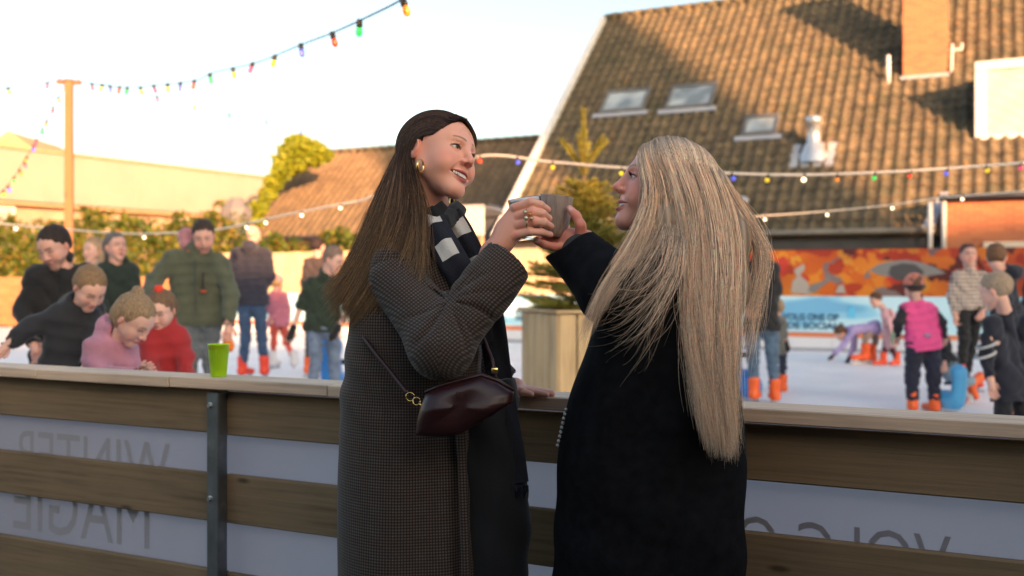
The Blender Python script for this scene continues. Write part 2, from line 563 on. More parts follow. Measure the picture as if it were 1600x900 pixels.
for p in posts:
    mb = MB()
    c = B(p, .033, .49)
    # C profile: web towards us, two flanges
    mb.bbox(B(p, .014, .4935), UD * .0225, ND * .002, UP * .4925, .0015)
    mb.bbox(B(p - .021, .035, .4935), UD * .002, ND * .019, UP * .4925, .0012)
    mb.bbox(B(p + .021, .035, .4935), UD * .002, ND * .019, UP * .4925, .0012)
    po = mb.build("post", m_galv, bar)
    for z in (.945, .655, .35):
        mb = MB(); mb.lathe(B(p - .008, .012, z), [(0, -.009), (.006, -.009), (.0078, -.006), (.0078, -.001), (.011, 0), (.011, .002)], 8, ND)
        mb.build("bolt", m_bolt, po)

def text_mesh(txt, size, bold=.0, ext=.0008):
    cu = bpy.data.curves.new("lettering", 'FONT'); cu.body = txt; cu.size = size
    cu.extrude = ext; cu.offset = bold; cu.align_x = 'LEFT'; cu.resolution_u = 3
    ob = bpy.data.objects.new("tmp_text", cu); col.objects.link(ob)
    dg = bpy.context.evaluated_depsgraph_get()
    me = bpy.data.meshes.new_from_object(ob.evaluated_get(dg))
    bpy.data.objects.remove(ob); bpy.data.curves.remove(cu)
    return me
def place_text(txt, size, origin, ax, ay, mat, parent, name="lettering", bold=0, fit=None, ext=.0008):
    """text with its baseline origin, x along ax, y along ay; fit = wanted width"""
    me = text_mesh(txt, size, bold, ext)
    ax = Vector(ax).normalized(); ay = Vector(ay).normalized(); az = ax.cross(ay)
    sx = 1
    if fit:
        xs = [v.co.x for v in me.vertices]; sx = fit / (max(xs) - min(xs))
    for v in me.vertices:
        c = v.co.copy(); v.co = Vector(origin) + ax * (c.x * sx) + ay * c.y + az * c.z
    me.update()
    return link(name, me, parent, mat)

# white banner behind the planks, printed on its other side so that its letters show through reversed
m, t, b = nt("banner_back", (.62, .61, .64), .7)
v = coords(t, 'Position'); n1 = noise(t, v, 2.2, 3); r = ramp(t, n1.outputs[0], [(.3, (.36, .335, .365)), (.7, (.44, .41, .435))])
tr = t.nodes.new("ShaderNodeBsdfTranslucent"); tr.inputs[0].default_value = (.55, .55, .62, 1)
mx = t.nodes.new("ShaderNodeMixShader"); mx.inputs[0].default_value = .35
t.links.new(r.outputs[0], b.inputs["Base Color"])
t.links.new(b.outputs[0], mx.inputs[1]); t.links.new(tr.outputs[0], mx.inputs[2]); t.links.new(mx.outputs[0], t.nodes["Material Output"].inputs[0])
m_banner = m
def wavy_sheet(fr, s0, s1, z0, z1, n0, amp, name, mat, parent=None, ns=160, nz=14, th=.001):
    V = []; Q = []
    for j in range(nz + 1):
        for i in range(ns + 1):
            s = s0 + (s1 - s0) * i / ns; z = z0 + (z1 - z0) * j / nz
            w = amp * (math.sin(s * 5.1 + z * 3) + .6 * math.sin(s * 11.3 - z * 9) + .3 * math.sin(z * 21 + s * 2))
            V.append(tuple(fr(s, n0 + w, z)))
    for j in range(nz):
        for i in range(ns):
            a = j * (ns + 1) + i; Q.append((a, a + 1, a + ns + 2, a + ns + 1))
    return link(name, mesh_np(name, V, Q), parent, mat)
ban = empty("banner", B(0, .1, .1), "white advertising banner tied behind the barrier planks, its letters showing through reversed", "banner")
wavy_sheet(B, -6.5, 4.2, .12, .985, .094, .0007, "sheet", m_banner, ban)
m_ghost, _, _ = nt("faded_print", (.372, .352, .38), .8)
m_ghost2, _, _ = nt("faded_print_dark", (.30, .288, .32), .8)
def ghost(txt, px0, px1, ztop, size, mat, bold=.004):
    s0 = barrier_hit(px0, .083); s1 = barrier_hit(px1, .083)
    # reversed: the first letter is at the right
    place_text(txt, size, B(s1, .0922, ztop - size * .70), -UD, UP, mat, ban, bold=0, fit=s1 - s0, ext=0)
ghost("MAGIE", 22, 236, .650, .30, m_ghost)
ghost("WINTER", 18, 262, .800, .24, m_ghost)
ghost("VOLG O", 1150, 1486, .758, .16, m_ghost2, .002)

# ---------------------------------------------------------------- green cup on the rail
m_green, t, b = nt("green_plastic", (.42, .72, .0), .35)
b.inputs["Subsurface Weight"].default_value = .15
s = barrier_hit(341, .06)
mb = MB(); c = B(s, .062, 1.031)
mb.lathe(c, [(0, 0), (.0235, 0), (.0245, .002), (.032, .1), (.0335, .1), (.0335, .102), (.0315, .102), (.024, .004), (0, .004)], 32)
for k in range(24):
    w = 2 * math.pi * k / 24
    d = Vector((math.cos(w), math.sin(w), 0))
    mb.tube([c + d * .0247 + UP * .012, c + d * .0312 + UP * .086], .0006, 4)
tag(mb.build("cup", m_green, smooth=True), "lime green plastic cup standing on the barrier rail", "cup")

# ---------------------------------------------------------------- far rink boards with printed banner
m_board = mat_noise("board_white", [(.3, (.55, .57, .64)), (.7, (.66, .67, .72))], 2, .5, bumpy=.05, kind='Position')
m, t, b = nt("banner_blue", (.4, .65, .8), .5)
v = coords(t, 'Position', (.55, .55, 2.2)); w1 = noise(t, v, 1.3, 1.5, .4)
r = ramp(t, w1.outputs[0], [(.36, (.16, .42, .66)), (.44, (.25, .54, .74)), (.50, (.44, .68, .80)), (.62, (.50, .72, .82))]); r.color_ramp.interpolation = 'EASE'
t.links.new(r.outputs[0], b.inputs["Base Color"]); m_blue = m
m_orange, _, _ = nt("orange_strip", (.66, .20, .09), .5)
m_kick, _, _ = nt("kick_strip", (.30, .32, .40), .5)
m_navy, _, _ = nt("navy_print", (.02, .09, .18), .5)
m_cyan, _, _ = nt("cyan_print", (.12, .50, .78), .5)
fb = empty("rink_barrier", FB(0, 0, .15), "low white rink boarding on the far side of the ice with an orange strip", "barrier")
for k in range(-7, 5):
    s0, s1 = k * 2.0, k * 2.0 + 2.0
    for (z0, z1, nm, mt, n) in ((.15, .20, "kick_strip", m_kick, -.012), (.203, .385, "board_panel", m_board, 0), (.388, .465, "orange_strip", m_orange, -.006), (.468, 1.085, "board_panel", m_board, 0)):
        mb = MB(); mb.bbox(FB((s0 + s1) / 2, .03 + n / 2, (z0 + z1) / 2), UD * .997, ND * (.03 - n / 2), UP * ((z1 - z0) / 2), .003)
        mb.build(nm, mt, fb)
fban = empty("banner", FB(4, 0, .47), "pale blue printed banner with dark lettering hung along the far rink boards", "banner")
wavy_sheet(FB, -14, 10, .472, 1.078, -.018, .002, "sheet", m_blue, fban, 300, 6)
def fline(px0, px1, py_base, txt, size, mat=m_navy):
    def hit(px):
        q = (px - 800) / F; return 19.4 * q / (.899 + .438 * q)
    s0, s1 = hit(px0), hit(px1); D = 19.4 - .438 * (s0 + s1) / 2
    z = CAMZ + (440 - py_base) / F * D
    place_text(txt, size, FB(s0, -.028, z), UD, UP, mat, fban, fit=s1 - s0, bold=.006)
fline(1224, 1312, 500, "VOLG ONS OP", .15)
fline(1230, 1318, 513.5, "DE SOCIALS", .145)
fline(1490, 1560, 500, "WINTER", .2)
fline(735, 790, 503, "SCHAATS", .2)
fline(806, 826, 491, "VOLG", .12); fline(806, 828, 500, "ONS OP", .12)
fline(20, 30, 485, "DE", .14)
mb = MB()
for (px, py, w, h) in ((1331, 489, .11, .17),):
    q = (px - 800) / F; s0 = 19.4 * q / (.899 + .438 * q); D = 19.4 - .438 * s0
    mb.bbox(FB(s0, -.030, CAMZ + (440 - py) / F * D), UD * w / 2, ND * .002, UP * h / 2, .0008)
    for k in range(3):
        mb.bbox(FB(s0 - .03 + .03 * k, -.030, CAMZ + (440 - py) / F * D + .11), UD * .01, ND * .002, UP * .016, .0008)
mb.build("emblem", m_cyan, fban)

# ---------------------------------------------------------------- mural fence on the right, timber fences on the left
def MU(s, n, z): return Vector((0, 20.85, 0)) + UD * s + ND * n + UP * z
m, t, b = nt("mural_paint", (.8, .3, .05), .6)
v = coords(t, 'Position', (1.5, 1.5, 1.9))
wv = noise(t, v, 1.3, 3, .6); av = node(t, "ShaderNodeVectorMath", operation='ADD')
t.links.new(v, av.inputs[0]); t.links.new(wv.outputs["Color"], av.inputs[1])
vo = t.nodes.new("ShaderNodeTexVoronoi"); vo.inputs["Scale"].default_value = 2.6; t.links.new(av.outputs[0], vo.inputs["Vector"])
sp = t.nodes.new("ShaderNodeSeparateColor"); t.links.new(vo.outputs["Color"], sp.inputs[0])
r = ramp(t, sp.outputs[0], [(0, (.12, .02, .02)), (.10, (.46, .05, .015)), (.28, (.66, .15, .012)), (.50, (.74, .27, .02)), (.72, (.72, .38, .04)), (.84, (.60, .05, .03)), (.93, (.22, .20, .21))]); r.color_ramp.interpolation = 'CONSTANT'
n4 = noise(t, coords(t, 'Position', (.5, .5, .8)), 1.2, 2)
r2 = ramp(t, n4.outputs[0], [(.42, (1, 1, 1)), (.62, (.55, .13, .16))])
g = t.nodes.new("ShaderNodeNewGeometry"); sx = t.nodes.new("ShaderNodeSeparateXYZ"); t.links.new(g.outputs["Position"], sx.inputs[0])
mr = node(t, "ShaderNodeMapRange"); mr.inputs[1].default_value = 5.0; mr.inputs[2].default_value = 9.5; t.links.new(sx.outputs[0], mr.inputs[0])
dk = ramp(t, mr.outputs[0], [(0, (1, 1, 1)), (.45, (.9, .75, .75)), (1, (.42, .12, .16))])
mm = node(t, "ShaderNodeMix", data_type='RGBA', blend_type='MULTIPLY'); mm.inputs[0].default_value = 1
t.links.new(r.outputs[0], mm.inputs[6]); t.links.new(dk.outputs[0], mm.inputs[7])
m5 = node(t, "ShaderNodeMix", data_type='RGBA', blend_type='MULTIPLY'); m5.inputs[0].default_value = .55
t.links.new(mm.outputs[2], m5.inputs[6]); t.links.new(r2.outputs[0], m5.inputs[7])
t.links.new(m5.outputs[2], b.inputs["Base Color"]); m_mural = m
mur = empty("mural_wall", MU(7, 0, 0), "low wall behind the far boards painted with orange, yellow and red autumn colours", "wall")
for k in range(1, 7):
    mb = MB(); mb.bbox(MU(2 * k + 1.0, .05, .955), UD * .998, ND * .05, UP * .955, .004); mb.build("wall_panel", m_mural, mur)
m_grey, _, _ = nt("mural_grey", (.22, .22, .23), .7); m_grey2, _, _ = nt("mural_pale_grey", (.42, .40, .38), .7); m_gdk, _, _ = nt("mural_dark", (.07, .07, .08), .7)
def mhit(px): q = (px - 800) / F; return 20.85 * q / (.899 + .438 * q)
def mpoly(pts, mat, nn, name="painted_shape"):
    vs = []
    for px, py in pts:
        s = mhit(px); D = 20.85 - .438 * s; vs.append(MU(s, -nn, CAMZ + (440 - py) / F * D))
    mb = MB(); mb.prism(vs, ND * .003, 0); mb.build(name, mat, mur)
mpoly([(1358, 423), (1372, 413), (1392, 408), (1416, 406), (1440, 410), (1462, 418), (1478, 427), (1458, 430), (1430, 434), (1400, 434), (1375, 430)], m_grey, .008)
mpoly([(1388, 428), (1392, 416), (1410, 411), (1430, 413), (1444, 424), (1440, 432), (1425, 438), (1400, 438)], m_gdk, .012)
mpoly([(1236, 458), (1238, 440), (1246, 432), (1240, 422), (1256, 412), (1258, 420), (1250, 430), (1262, 440), (1268, 460)], m_grey2, .009)
mpoly([(1262, 455), (1268, 444), (1284, 440), (1294, 430), (1298, 438), (1284, 448), (1274, 458)], m_grey, .011)
mpoly([(1305, 458), (1310, 446), (1318, 444), (1322, 458)], m_grey2, .010)
# timber fences
m_fence = mat_wood("fence_wood", (.66, .47, .29), (.50, .33, .18), UP, .5, False)
m_fence2 = mat_wood("low_fence_wood", (.40, .20, .09), (.28, .13, .05), UD, .5, False)
fe = empty("board_fence", MU(-4, 0, 0), "pale timber board fence lit by the low sun behind the rink", "fence")
s = -9.2
while s < 1.9:
    w = .16; mb = MB(); h = 2.02 + rnd.uniform(-.012, .012)
    mb.bbox(MU(s + w / 2, rnd.uniform(0, .006) + .012, h / 2), UD * (w / 2 - .006), ND * .011, UP * h / 2, .003)
    mb.build("board", m_fence, fe); s += w
mb = MB()
for z in (.5, 1.7): mb.bbox(MU(-3.6, .05, z), UD * 5.5, ND * .02, UP * .04, .003)
mb.build("cross_rail", m_fence, fe)
fe = empty("low_fence", MU(-16, 0, 0), "low reddish brown plank fence under the hedge at the far left", "fence")
for k in range(6):
    for j in range(5):
        mb = MB(); mb.bbox(MU(-20.6 + 2 * k, .02, .24 + j * .27), UD * .99, ND * .012, UP * .13, .003); mb.build("plank", m_fence2, fe)
for k in range(7):
    mb = MB(); mb.bbox(MU(-21.6 + 2 * k, .07, .75), UD * .04, ND * .03, UP * .75, .003); mb.build("post", m_fence2, fe)

# ---------------------------------------------------------------- farm house on the right
m, t, b = nt("pantile", (.15, .13, .11), .85)
g = t.nodes.new("ShaderNodeNewGeometry")
na = noise(t, g.outputs["Position"], 3.1, 4); ra = ramp(t, na.outputs[0], [(.25, (.052, .042, .030)), (.5, (.115, .088, .056)), (.75, (.19, .142, .084))])
nb = noise(t, g.outputs["Position"], 1.3, 6, .7); rb = ramp(t, nb.outputs[0], [(.50, (0, 0, 0)), (.66, (1, 1, 1))])
nc = noise(t, g.outputs["Position"], 4.5, 3, .6); rc = ramp(t, nc.outputs[0], [(.66, (0, 0, 0)), (.71, (1, 1, 1))])
mx1 = node(t, "ShaderNodeMix", data_type='RGBA'); mx1.inputs[7].default_value = (.065, .060, .036, 1)
t.links.new(rb.outputs[0], mx1.inputs[0]); t.links.new(ra.outputs[0], mx1.inputs[6])
mx2 = node(t, "ShaderNodeMix", data_type='RGBA'); mx2.inputs[7].default_value = (.34, .15, .025, 1)
f_ = node(t, "ShaderNodeMath", operation='MULTIPLY'); f_.inputs[1].default_value = .75; t.links.new(rc.outputs[0], f_.inputs[0])
t.links.new(f_.outputs[0], mx2.inputs[0]); t.links.new(mx1.outputs[2], mx2.inputs[6])
oi = t.nodes.new("ShaderNodeObjectInfo"); mr = node(t, "ShaderNodeMapRange"); mr.inputs[3].default_value = .88; mr.inputs[4].default_value = 1.12; t.links.new(oi.outputs["Random"], mr.inputs[0])
hs = t.nodes.new("ShaderNodeHueSaturation"); t.links.new(mr.outputs[0], hs.inputs["Value"]); t.links.new(mx2.outputs[2], hs.inputs["Color"])
t.links.new(hs.outputs[0], b.inputs["Base Color"]); bump(t, b, na.outputs[0], .3, .02)
m_tile = m
def tile_verts(w, l, A):
    """pantile profile across w, length l up the slope; local axes (across, up, out)"""
    prof = [(0, .0), (.12, -.018), (.38, -.024), (.55, -.006), (.70, .029), (.86, .039), (1.0, .023), (1.05, .003)]
    vs = []
    for (y, lift) in ((-.02, .030), (l, -.004)):
        for (x, z) in prof: vs.append((x * w, y, z + lift))
    for (x, z) in prof: vs.append((x * w, -.02, z + .030 - .018))
    n = len(prof)
    fs = [(i, i + 1, n + i + 1, n + i) for i in range(n - 1)] + [(2 * n + i, 2 * n + i + 1, i + 1, i) for i in range(n - 1)]
    return vs, fs
def tiled_roof(fr, s0, s1, n0, n1, z_e, tr, wt, lt, parent, mat, indiv=0, skip=None, vis=None):
    sl = math.sqrt(1 + tr * tr)
    upv = (fr(0, 1, tr) - fr(0, 0, 0)).normalized(); al = (fr(1, 0, 0) - fr(0, 0, 0)); out = al.cross(upv)
    nr = int((n1 - n0) * sl / lt) + 1; nc_ = int((s1 - s0) / wt)
    vs, fs = tile_verts(wt, lt + .05, 0)
    cells = []
    for j in range(nr):
        n_ = n0 + j * lt / sl
        if n_ > n1 - .1: continue
        for i in range(nc_):
            s_ = s0 + i * wt
            if skip and skip(s_ + wt / 2, n_ + lt / sl / 2): continue
            cells.append((s_, n_))
    pri = []
    if indiv:
        for c in cells:
            p = fr(c[0], c[1], z_e + tr * (c[1] - 0)); px = 800 + F * p.x / p.y; py = 440 - F * (p.z - CAMZ) / p.y
            if px < 1612 and 0 < py < 370 and not (920 < px < 1190 and py > 215): pri.append((p.y, c))
        pri.sort(); pri = {c for _, c in pri[:indiv]}
    me = bpy.data.meshes.new("tile"); base = Matrix((al.to_4d(), upv.to_4d(), out.to_4d(), (0, 0, 0, 1))).transposed()
    for r_ in range(3): base[r_][3] = 0
    base[3][0] = base[3][1] = base[3][2] = 0; base[3][3] = 1
    me.from_pydata([tuple(base @ Vector(v)) for v in vs], [], fs); me.polygons.foreach_set("use_smooth", [True] * len(fs)); me.materials.append(mat)
    VV = []; FF = []; bv = np.array([tuple(base @ Vector(v)) for v in vs], dtype=np.float32); bf = np.array(fs, dtype=np.int32); k = 0
    inv = parent.matrix_basis.inverted()
    for c in cells:
        p = fr(c[0], c[1], z_e + tr * c[1]) + out * rnd.uniform(.0, .008)
        if c in pri:
            o = bpy.data.objects.new("tile", me); col.objects.link(o); o.parent = parent; o.matrix_parent_inverse = inv; o.location = p
            o.rotation_euler = (0, 0, rnd.uniform(-.006, .006))
        else:
            VV.append(bv + np.array(p, dtype=np.float32)); FF.append(bf + k * len(bv)); k += 1
    o = link("roof_tiles", mesh_np("roof_tiles", np.concatenate(VV), np.concatenate(FF)), parent, mat); tag(o, kind='stuff')
    return nr
m_brick, t, b = nt("brick", (.5, .2, .1), .85)
v = coords(t, 'Position', (1, 1, 1), (0, 0, math.atan2(.438, .899)))
br = t.nodes.new("ShaderNodeTexBrick"); mpb = t.nodes.new("ShaderNodeMapping"); mpb.inputs["Rotation"].default_value = (R(90), 0, 0)
t.links.new(v, mpb.inputs[0]); t.links.new(mpb.outputs[0], br.inputs[0])
br.inputs["Color1"].default_value = (.50, .17, .07, 1); br.inputs["Color2"].default_value = (.40, .12, .055, 1); br.inputs["Mortar"].default_value = (.34, .22, .16, 1)
br.inputs["Scale"].default_value = 1; br.inputs["Brick Width"].default_value = .22; br.inputs["Row Height"].default_value = .065; br.inputs["Mortar Size"].default_value = .005
t.links.new(br.outputs[0], b.inputs["Base Color"]); bump(t, b, br.outputs["Fac"], -.4, .004)
m_white = mat_noise("white_paint", [(.3, (.62, .61, .60)), (.7, (.75, .74, .73))], 3, .6, bumpy=.05, kind='Position')
m_dark = mat_noise("dark_cladding", [(.3, (.045, .045, .05)), (.7, (.07, .07, .078))], 2, .6, bumpy=.05, kind='Position')
m_gut = mat_noise("gutter_zinc", [(.3, (.10, .10, .10)), (.7, (.17, .165, .16))], 4, .5, bumpy=.05, kind='Position')
m_lead = mat_noise("lead_flashing", [(.3, (.30, .31, .35)), (.7, (.40, .41, .45))], 4, .6, bumpy=.1, kind='Position')
m_glass, t, b = nt("skylight_glass", (.30, .34, .36), .06); b.inputs["Specular IOR Level"].default_value = 1.0
n_g = noise(t, coords(t, 'Position'), 1.2, 2); rg = ramp(t, n_g.outputs[0], [(.4, (.18, .21, .23)), (.6, (.42, .46, .47))]); t.links.new(rg.outputs[0], b.inputs["Base Color"])
SE = 9.45; SX = 16.0; RN = 7.17; RZ = 2.39 + TR * RN
house = empty("farm_house", H(6, 0, 0), "big farm building with a steep mossy pantile roof reaching down low", "house")
mb = MB()   # body
mb.prism([H(0.05, .25, 0), H(0.05, .25, 2.40), H(.05, RN, RZ - .12), H(.05, 2 * RN - .25, 2.40), H(.05, 2 * RN - .25, 0)], UD * (SX - .1))
mb.build("wall", m_dark, house)
# roof deck under the tiles
mb = MB(); o_ = -.06
mb.prism([H(0.02, 0, 2.33), H(.02, RN, RZ - .06), H(.02, 2 * RN, 2.33), H(.02, 2 * RN, 2.22), H(.02, RN, RZ - .2), H(.02, 0, 2.22)], UD * (SX - .04))
mb.build("roof", m_tile, house)
hits = {}
def skip(s, n):
    z = n
    if s > 9.72 and n < .62: return True
    for (a0, a1, b0, b1) in holes:
        if a0 < s < a1 and b0 < n < b1: return True
    return False
holes = []
sky_px = [((936, 176), (1003, 138)), ((1038, 170), (1110, 129)), ((1158, 211), (1212, 178))]
sk = []
for (a, c) in sky_px:
    s0, n0 = roofhit(*a, .08); s1, n1 = roofhit(a[0] + (c[0] - a[0]), a[1], .08)
    st, n_top = roofhit(c[0], c[1], .08)
    sk.append((s0, s1, n0, n_top)); holes.append((s0 + .03, s1 - .03, n0 + .03, n_top - .03))
tiled_roof(H, .1, SX, -.06, RN, 2.39, TR, .255, .335, house, m_tile, indiv=300, skip=skip)
# ridge caps
mb = MB(); s = 0.0
while s < SX:
    mb.tube([H(s, RN, RZ + .03), H(s + .40, RN, RZ + .05)], [.105, .12], 10); s += .38
tag(mb.build("ridge_tiles", m_tile, house, True), kind='stuff')
# white barge board along the left roof edge
mb = MB(); upv = (H(0, 1, TR) - H(0, 0, 0)).normalized(); outv = UD.cross(upv)
L_ = (H(0, RN, RZ) - H(0, 0, 2.39)).length
mb.bbox((H(-.03, 0, 2.39) + H(-.03, RN, RZ)) / 2 + outv * .0 , UD * .09, upv * (L_ / 2 + .06), outv * .11, .006)
mb.build("barge_board", m_white, house)
# gutter and fascia
mb = MB(); mb.tube([H(.0, -.09, 2.33), H(SE, -.09, 2.33)], .065, 10); mb.build("gutter", m_gut, house, True)
mb = MB(); mb.bbox(H(SE / 2, .12, 2.12), UD * SE / 2, ND * .03, UP * .13, .004); mb.build("fascia", m_dark, house)
# brick wall rising through the low roof at the right
bx = MB(); bx.prism([H(9.74, -.25, 0), H(SX, -.25, 0), H(SX, -.25, 2.86), H(9.74, -.25, 2.86)], ND * .9)
bx.build("brick_wall", m_brick, house)
mb = MB(); mb.bbox(H(9.66 + 3.2, -.10, 2.925), UD * 3.25, ND * .28, UP * .05, .01); mb.build("eaves_board", m_gut, house)
mb = MB(); mb.tube([H(9.6, -.42, 2.93), H(SX, -.42, 2.93)], .05, 10); mb.build("gutter", m_gut, house, True)
mb = MB(); mb.add([H(9.30, -.1, 2.39 + .02), H(9.52, -.1, 2.39 + .02), H(9.75, .66, 2.39 + TR * .66 + .1), H(9.60, .66, 2.39 + TR * .66 + .1), H(9.30, -.1, 2.27), H(9.52, -.1, 2.27), H(9.75, .66, 2.39 + TR * .66 - .05), H(9.60, .66, 2.39 + TR * .66 - .05)],
                  [(0, 1, 2, 3), (4, 7, 6, 5), (0, 4, 5, 1), (1, 5, 6, 2), (2, 6, 7, 3), (3, 7, 4, 0)])
mb.build("flashing", m_lead, house)
for s in (9.46, 9.70):
    mb = MB(); mb.tube([H(s, -.33, 1.7), H(s, -.33, 2.86)], .045, 10); mb.build("downpipe", m_white, house, True)
# chimney
s0, n0 = roofhit(1411, 124); s1, _ = roofhit(1478, 127)
zc = 2.39 + TR * n0
ch = MB(); ch.prism([H(s0, n0, zc - .25), H(s1, n0, zc - .25), H(s1, n0 + .75, zc - .25), H(s0, n0 + .75, zc - .25)], UP * 3.7)
cho = ch.build("chimney", m_brick, house)
mb = MB(); mb.bbox(H((s0 + s1) / 2, n0 + .375, zc + 3.5), UD * ((s1 - s0) / 2 + .06), ND * .435, UP * .08, .01); mb.build("chimney_cap", m_lead, cho)
mb = MB(); mb.bbox(H((s0 + s1) / 2, n0 - .035, zc + .02), UD * ((s1 - s0) / 2 + .06), ND * .03, UP * .045, .008); mb.build("chimney_flashing", m_lead, cho)
# small bracket and pipe beside the chimney
mb = MB(); mb.tube([H(s1 + .1, n0 + .05, zc - .1), H(s1 + .12, n0 + .2, zc + .75)], .03, 8); mb.tube([H(s1 + .02, n0 + .2, zc + .62), H(s1 + .32, n0 + .2, zc + .62), H(s1 + .32, n0 + .2, zc + .75)], .03, 8)
mb.build("bracket", m_white, house, True)
sp_, np_ = roofhit(1388, 128)
mb = MB(); mb.tube([H(sp_, np_, 2.39 + TR * np_ - .05), H(sp_, np_, 2.39 + TR * np_ + .62)], [.05, .045], 8); mb.build("roof_pipe", m_white, house, True)
# skylights
for (a0, a1, b0, b1) in sk:
    za, zb = 2.39 + TR * b0, 2.39 + TR * b1
    cc = (H((a0 + a1) / 2, b0, za) + H((a0 + a1) / 2, b1, zb)) / 2; hl = (H(0, b1, zb) - H(0, b0, za)).length / 2; hw = (a1 - a0) / 2
    fr_ = MB()
    fr_.bbox(cc + upv * (hl - .04) + outv * .05, UD * hw, upv * .05, outv * .07, .008); fr_.bbox(cc - upv * (hl - .05) + outv * .05, UD * hw, upv * .06, outv * .065, .008)
    for sg in (-1, 1): fr_.bbox(cc + UD * (hw - .045) * sg + outv * .05, UD * .045, upv * (hl - .11), outv * .066, .008)
    w_ = fr_.build("skylight", m_gut, house)
    mb = MB(); mb.bbox(cc + outv * .07, UD * (hw - .08), upv * (hl - .10), outv * .012, .003); mb.build("pane", m_glass, w_)
    mb = MB(); mb.bbox(cc - upv * (hl + .09) + outv * .06, UD * (hw + .14), upv * .085, outv * .015, .004); mb.build("apron", m_lead, w_)
# metal flue
m_flue = mat_noise("flue_metal", [(.3, (.55, .56, .58)), (.7, (.72, .73, .75))], 6, .35, metal=.6, bumpy=.05, kind='Position')
sp_, np_ = roofhit(1270, 250); zz = 2.39 + TR * np_
mb = MB(); mb.lathe(H(sp_, np_ + .12, zz - .1), [(.36, .05), (.33, .12), (.20, .45), (.15, .50), (.15, .92), (.18, .93), (.18, 1.06), (.12, 1.08), (0, 1.08)], 20)
fl = mb.build("flue", m_flue, house, True)
mb = MB(); mb.bbox(H(sp_, np_ + .1, zz + .12) , UD * .52, upv * .42, outv * .02, .004); mb.build("flue_flashing", m_lead, fl)
sp_, np_ = roofhit(1158, 338); zz = 2.39 + TR * np_
mb = MB(); mb.lathe(H(sp_, np_ + .05, zz - .05), [(.12, 0), (.12, .32), (.16, .34), (.15, .42), (.08, .48), (0, .49)], 14); mb.build("roof_vent", m_lead, house, True)
# white sheeted dormer at the right
s0, n0 = roofhit(1523, 216); zz = 2.39 + TR * n0; hgt = 1.55; wd = 2.0
dm = MB(); dm.prism([H(s0 + .04, n0 + .05, zz - .1), H(s0 + .04, n0 + .05, zz + hgt - .03), H(s0 + .04, n0 + hgt / TR + .1, zz + hgt - .03)], UD * (wd - .08)); dm = dm.build("dormer", m_dark, house)
mb = MB()
mb.bbox(H(s0 + wd / 2, n0, zz + hgt - .05), UD * wd / 2, ND * .05, UP * .09, .01); mb.bbox(H(s0 + wd / 2, n0, zz), UD * wd / 2, ND * .05, UP * .05, .01)
mb.bbox(H(s0 + .11, n0, zz + hgt / 2 - .05), UD * .11, ND * .048, UP * (hgt / 2 - .095), .01); mb.bbox(H(s0 + wd - .06, n0, zz + hgt / 2 - .05), UD * .06, ND * .048, UP * (hgt / 2 - .095), .01)
mb.build("dormer_frame", m_white, dm)
V = []; Q = []
for j in range(21):
    for i in range(31):
        s = s0 + .22 + (wd - .34) * i / 30; z = zz + .05 + (hgt - .19) * j / 20
        w = .012 * (math.sin((s - z) * 9) + .5 * math.sin((s + z * 1.7) * 15) + .5 * math.sin(z * 7))
        V.append(tuple(H(s, n0 + .0 + w, z)))
for j in range(20):
    for i in range(30): a = j * 31 + i; Q.append((a, a + 1, a + 32, a + 31))
m_sheet, _, _ = nt("white_sheet", (.44, .43, .42), .5)
link("dormer_sheet", mesh_np("dormer_sheet", V, Q), dm, m_sheet)
# pale sign on the brick wall
m_cream, _, _ = nt("cream_panel", (.72, .62, .50), .5)
sg = MB(); sg.bbox(H(11.0, -.31, 1.92), UD * .62, ND * .05, UP * .15, .01); sg.build("wall_box", m_cream, house)

# ---------------------------------------------------------------- low tiled house on the left
def H2(s, n, z): return Vector((-10.507, 38, 0)) + UD * s + ND * n + UP * z
h2 = empty("tiled_house", H2(5, 0, 0), "lower house with a brown tiled roof and white barge, left of the farm building", "house")
ZE, ZR, RN2 = 2.94, 6.585, 3.89; T2 = (ZR - ZE) / RN2
mb = MB(); mb.prism([H2(.1, .3, 0), H2(.1, .3, ZE), H2(.1, RN2, ZR - .2), H2(.1, 2 * RN2 - .3, ZE), H2(.1, 2 * RN2 - .3, 0)], UD * 19)
m_plaster = mat_noise("warm_plaster", [(.3, (.42, .24, .14)), (.7, (.52, .31, .18))], 2, .9, bumpy=.1, kind='Position')
mb.build("wall", m_plaster, h2)
mb = MB(); mb.prism([H2(0, -.1, ZE - .06), H2(0, RN2, ZR - .03), H2(0, 2 * RN2, ZE - .06), H2(0, 2 * RN2, ZE - .2), H2(0, RN2, ZR - .2), H2(0, -.1, ZE - .2)], UD * 19.2)
mb.build("roof", m_tile, h2)
m_tile2 = mat_noise("brown_tile", [(.3, (.12, .080, .050)), (.5, (.18, .120, .072)), (.72, (.25, .17, .10))], 2.2, .85, bumpy=.3, bd=.02, kind='Position')
tiled_roof(H2, .1, 19.2, -.1, RN2, ZE, T2, .3, .30, h2, m_tile2)
mb = MB(); s = 0
while s < 19: mb.tube([H2(s, RN2, ZR + .04), H2(s + .42, RN2, ZR + .06)], [.12, .135], 8); s += .4
tag(mb.build("ridge_tiles", m_tile, h2, True), kind='stuff')
up2 = (H2(0, 1, T2) - H2(0, 0, 0)).normalized(); ou2 = UD.cross(up2); L2 = (H2(0, RN2, ZR) - H2(0, 0, ZE)).length
mb = MB(); mb.bbox((H2(-.1, 0, ZE) + H2(-.1, RN2, ZR)) / 2 + ou2 * .05, UD * .22, up2 * (L2 / 2 + .1), ou2 * .14, .01); mb.build("barge_board", m_white, h2)
mb = MB(); mb.tube([H2(0, -.2, ZE - .02), H2(19, -.2, ZE - .02)], .09, 8); mb.build("gutter", m_dark, h2, True)

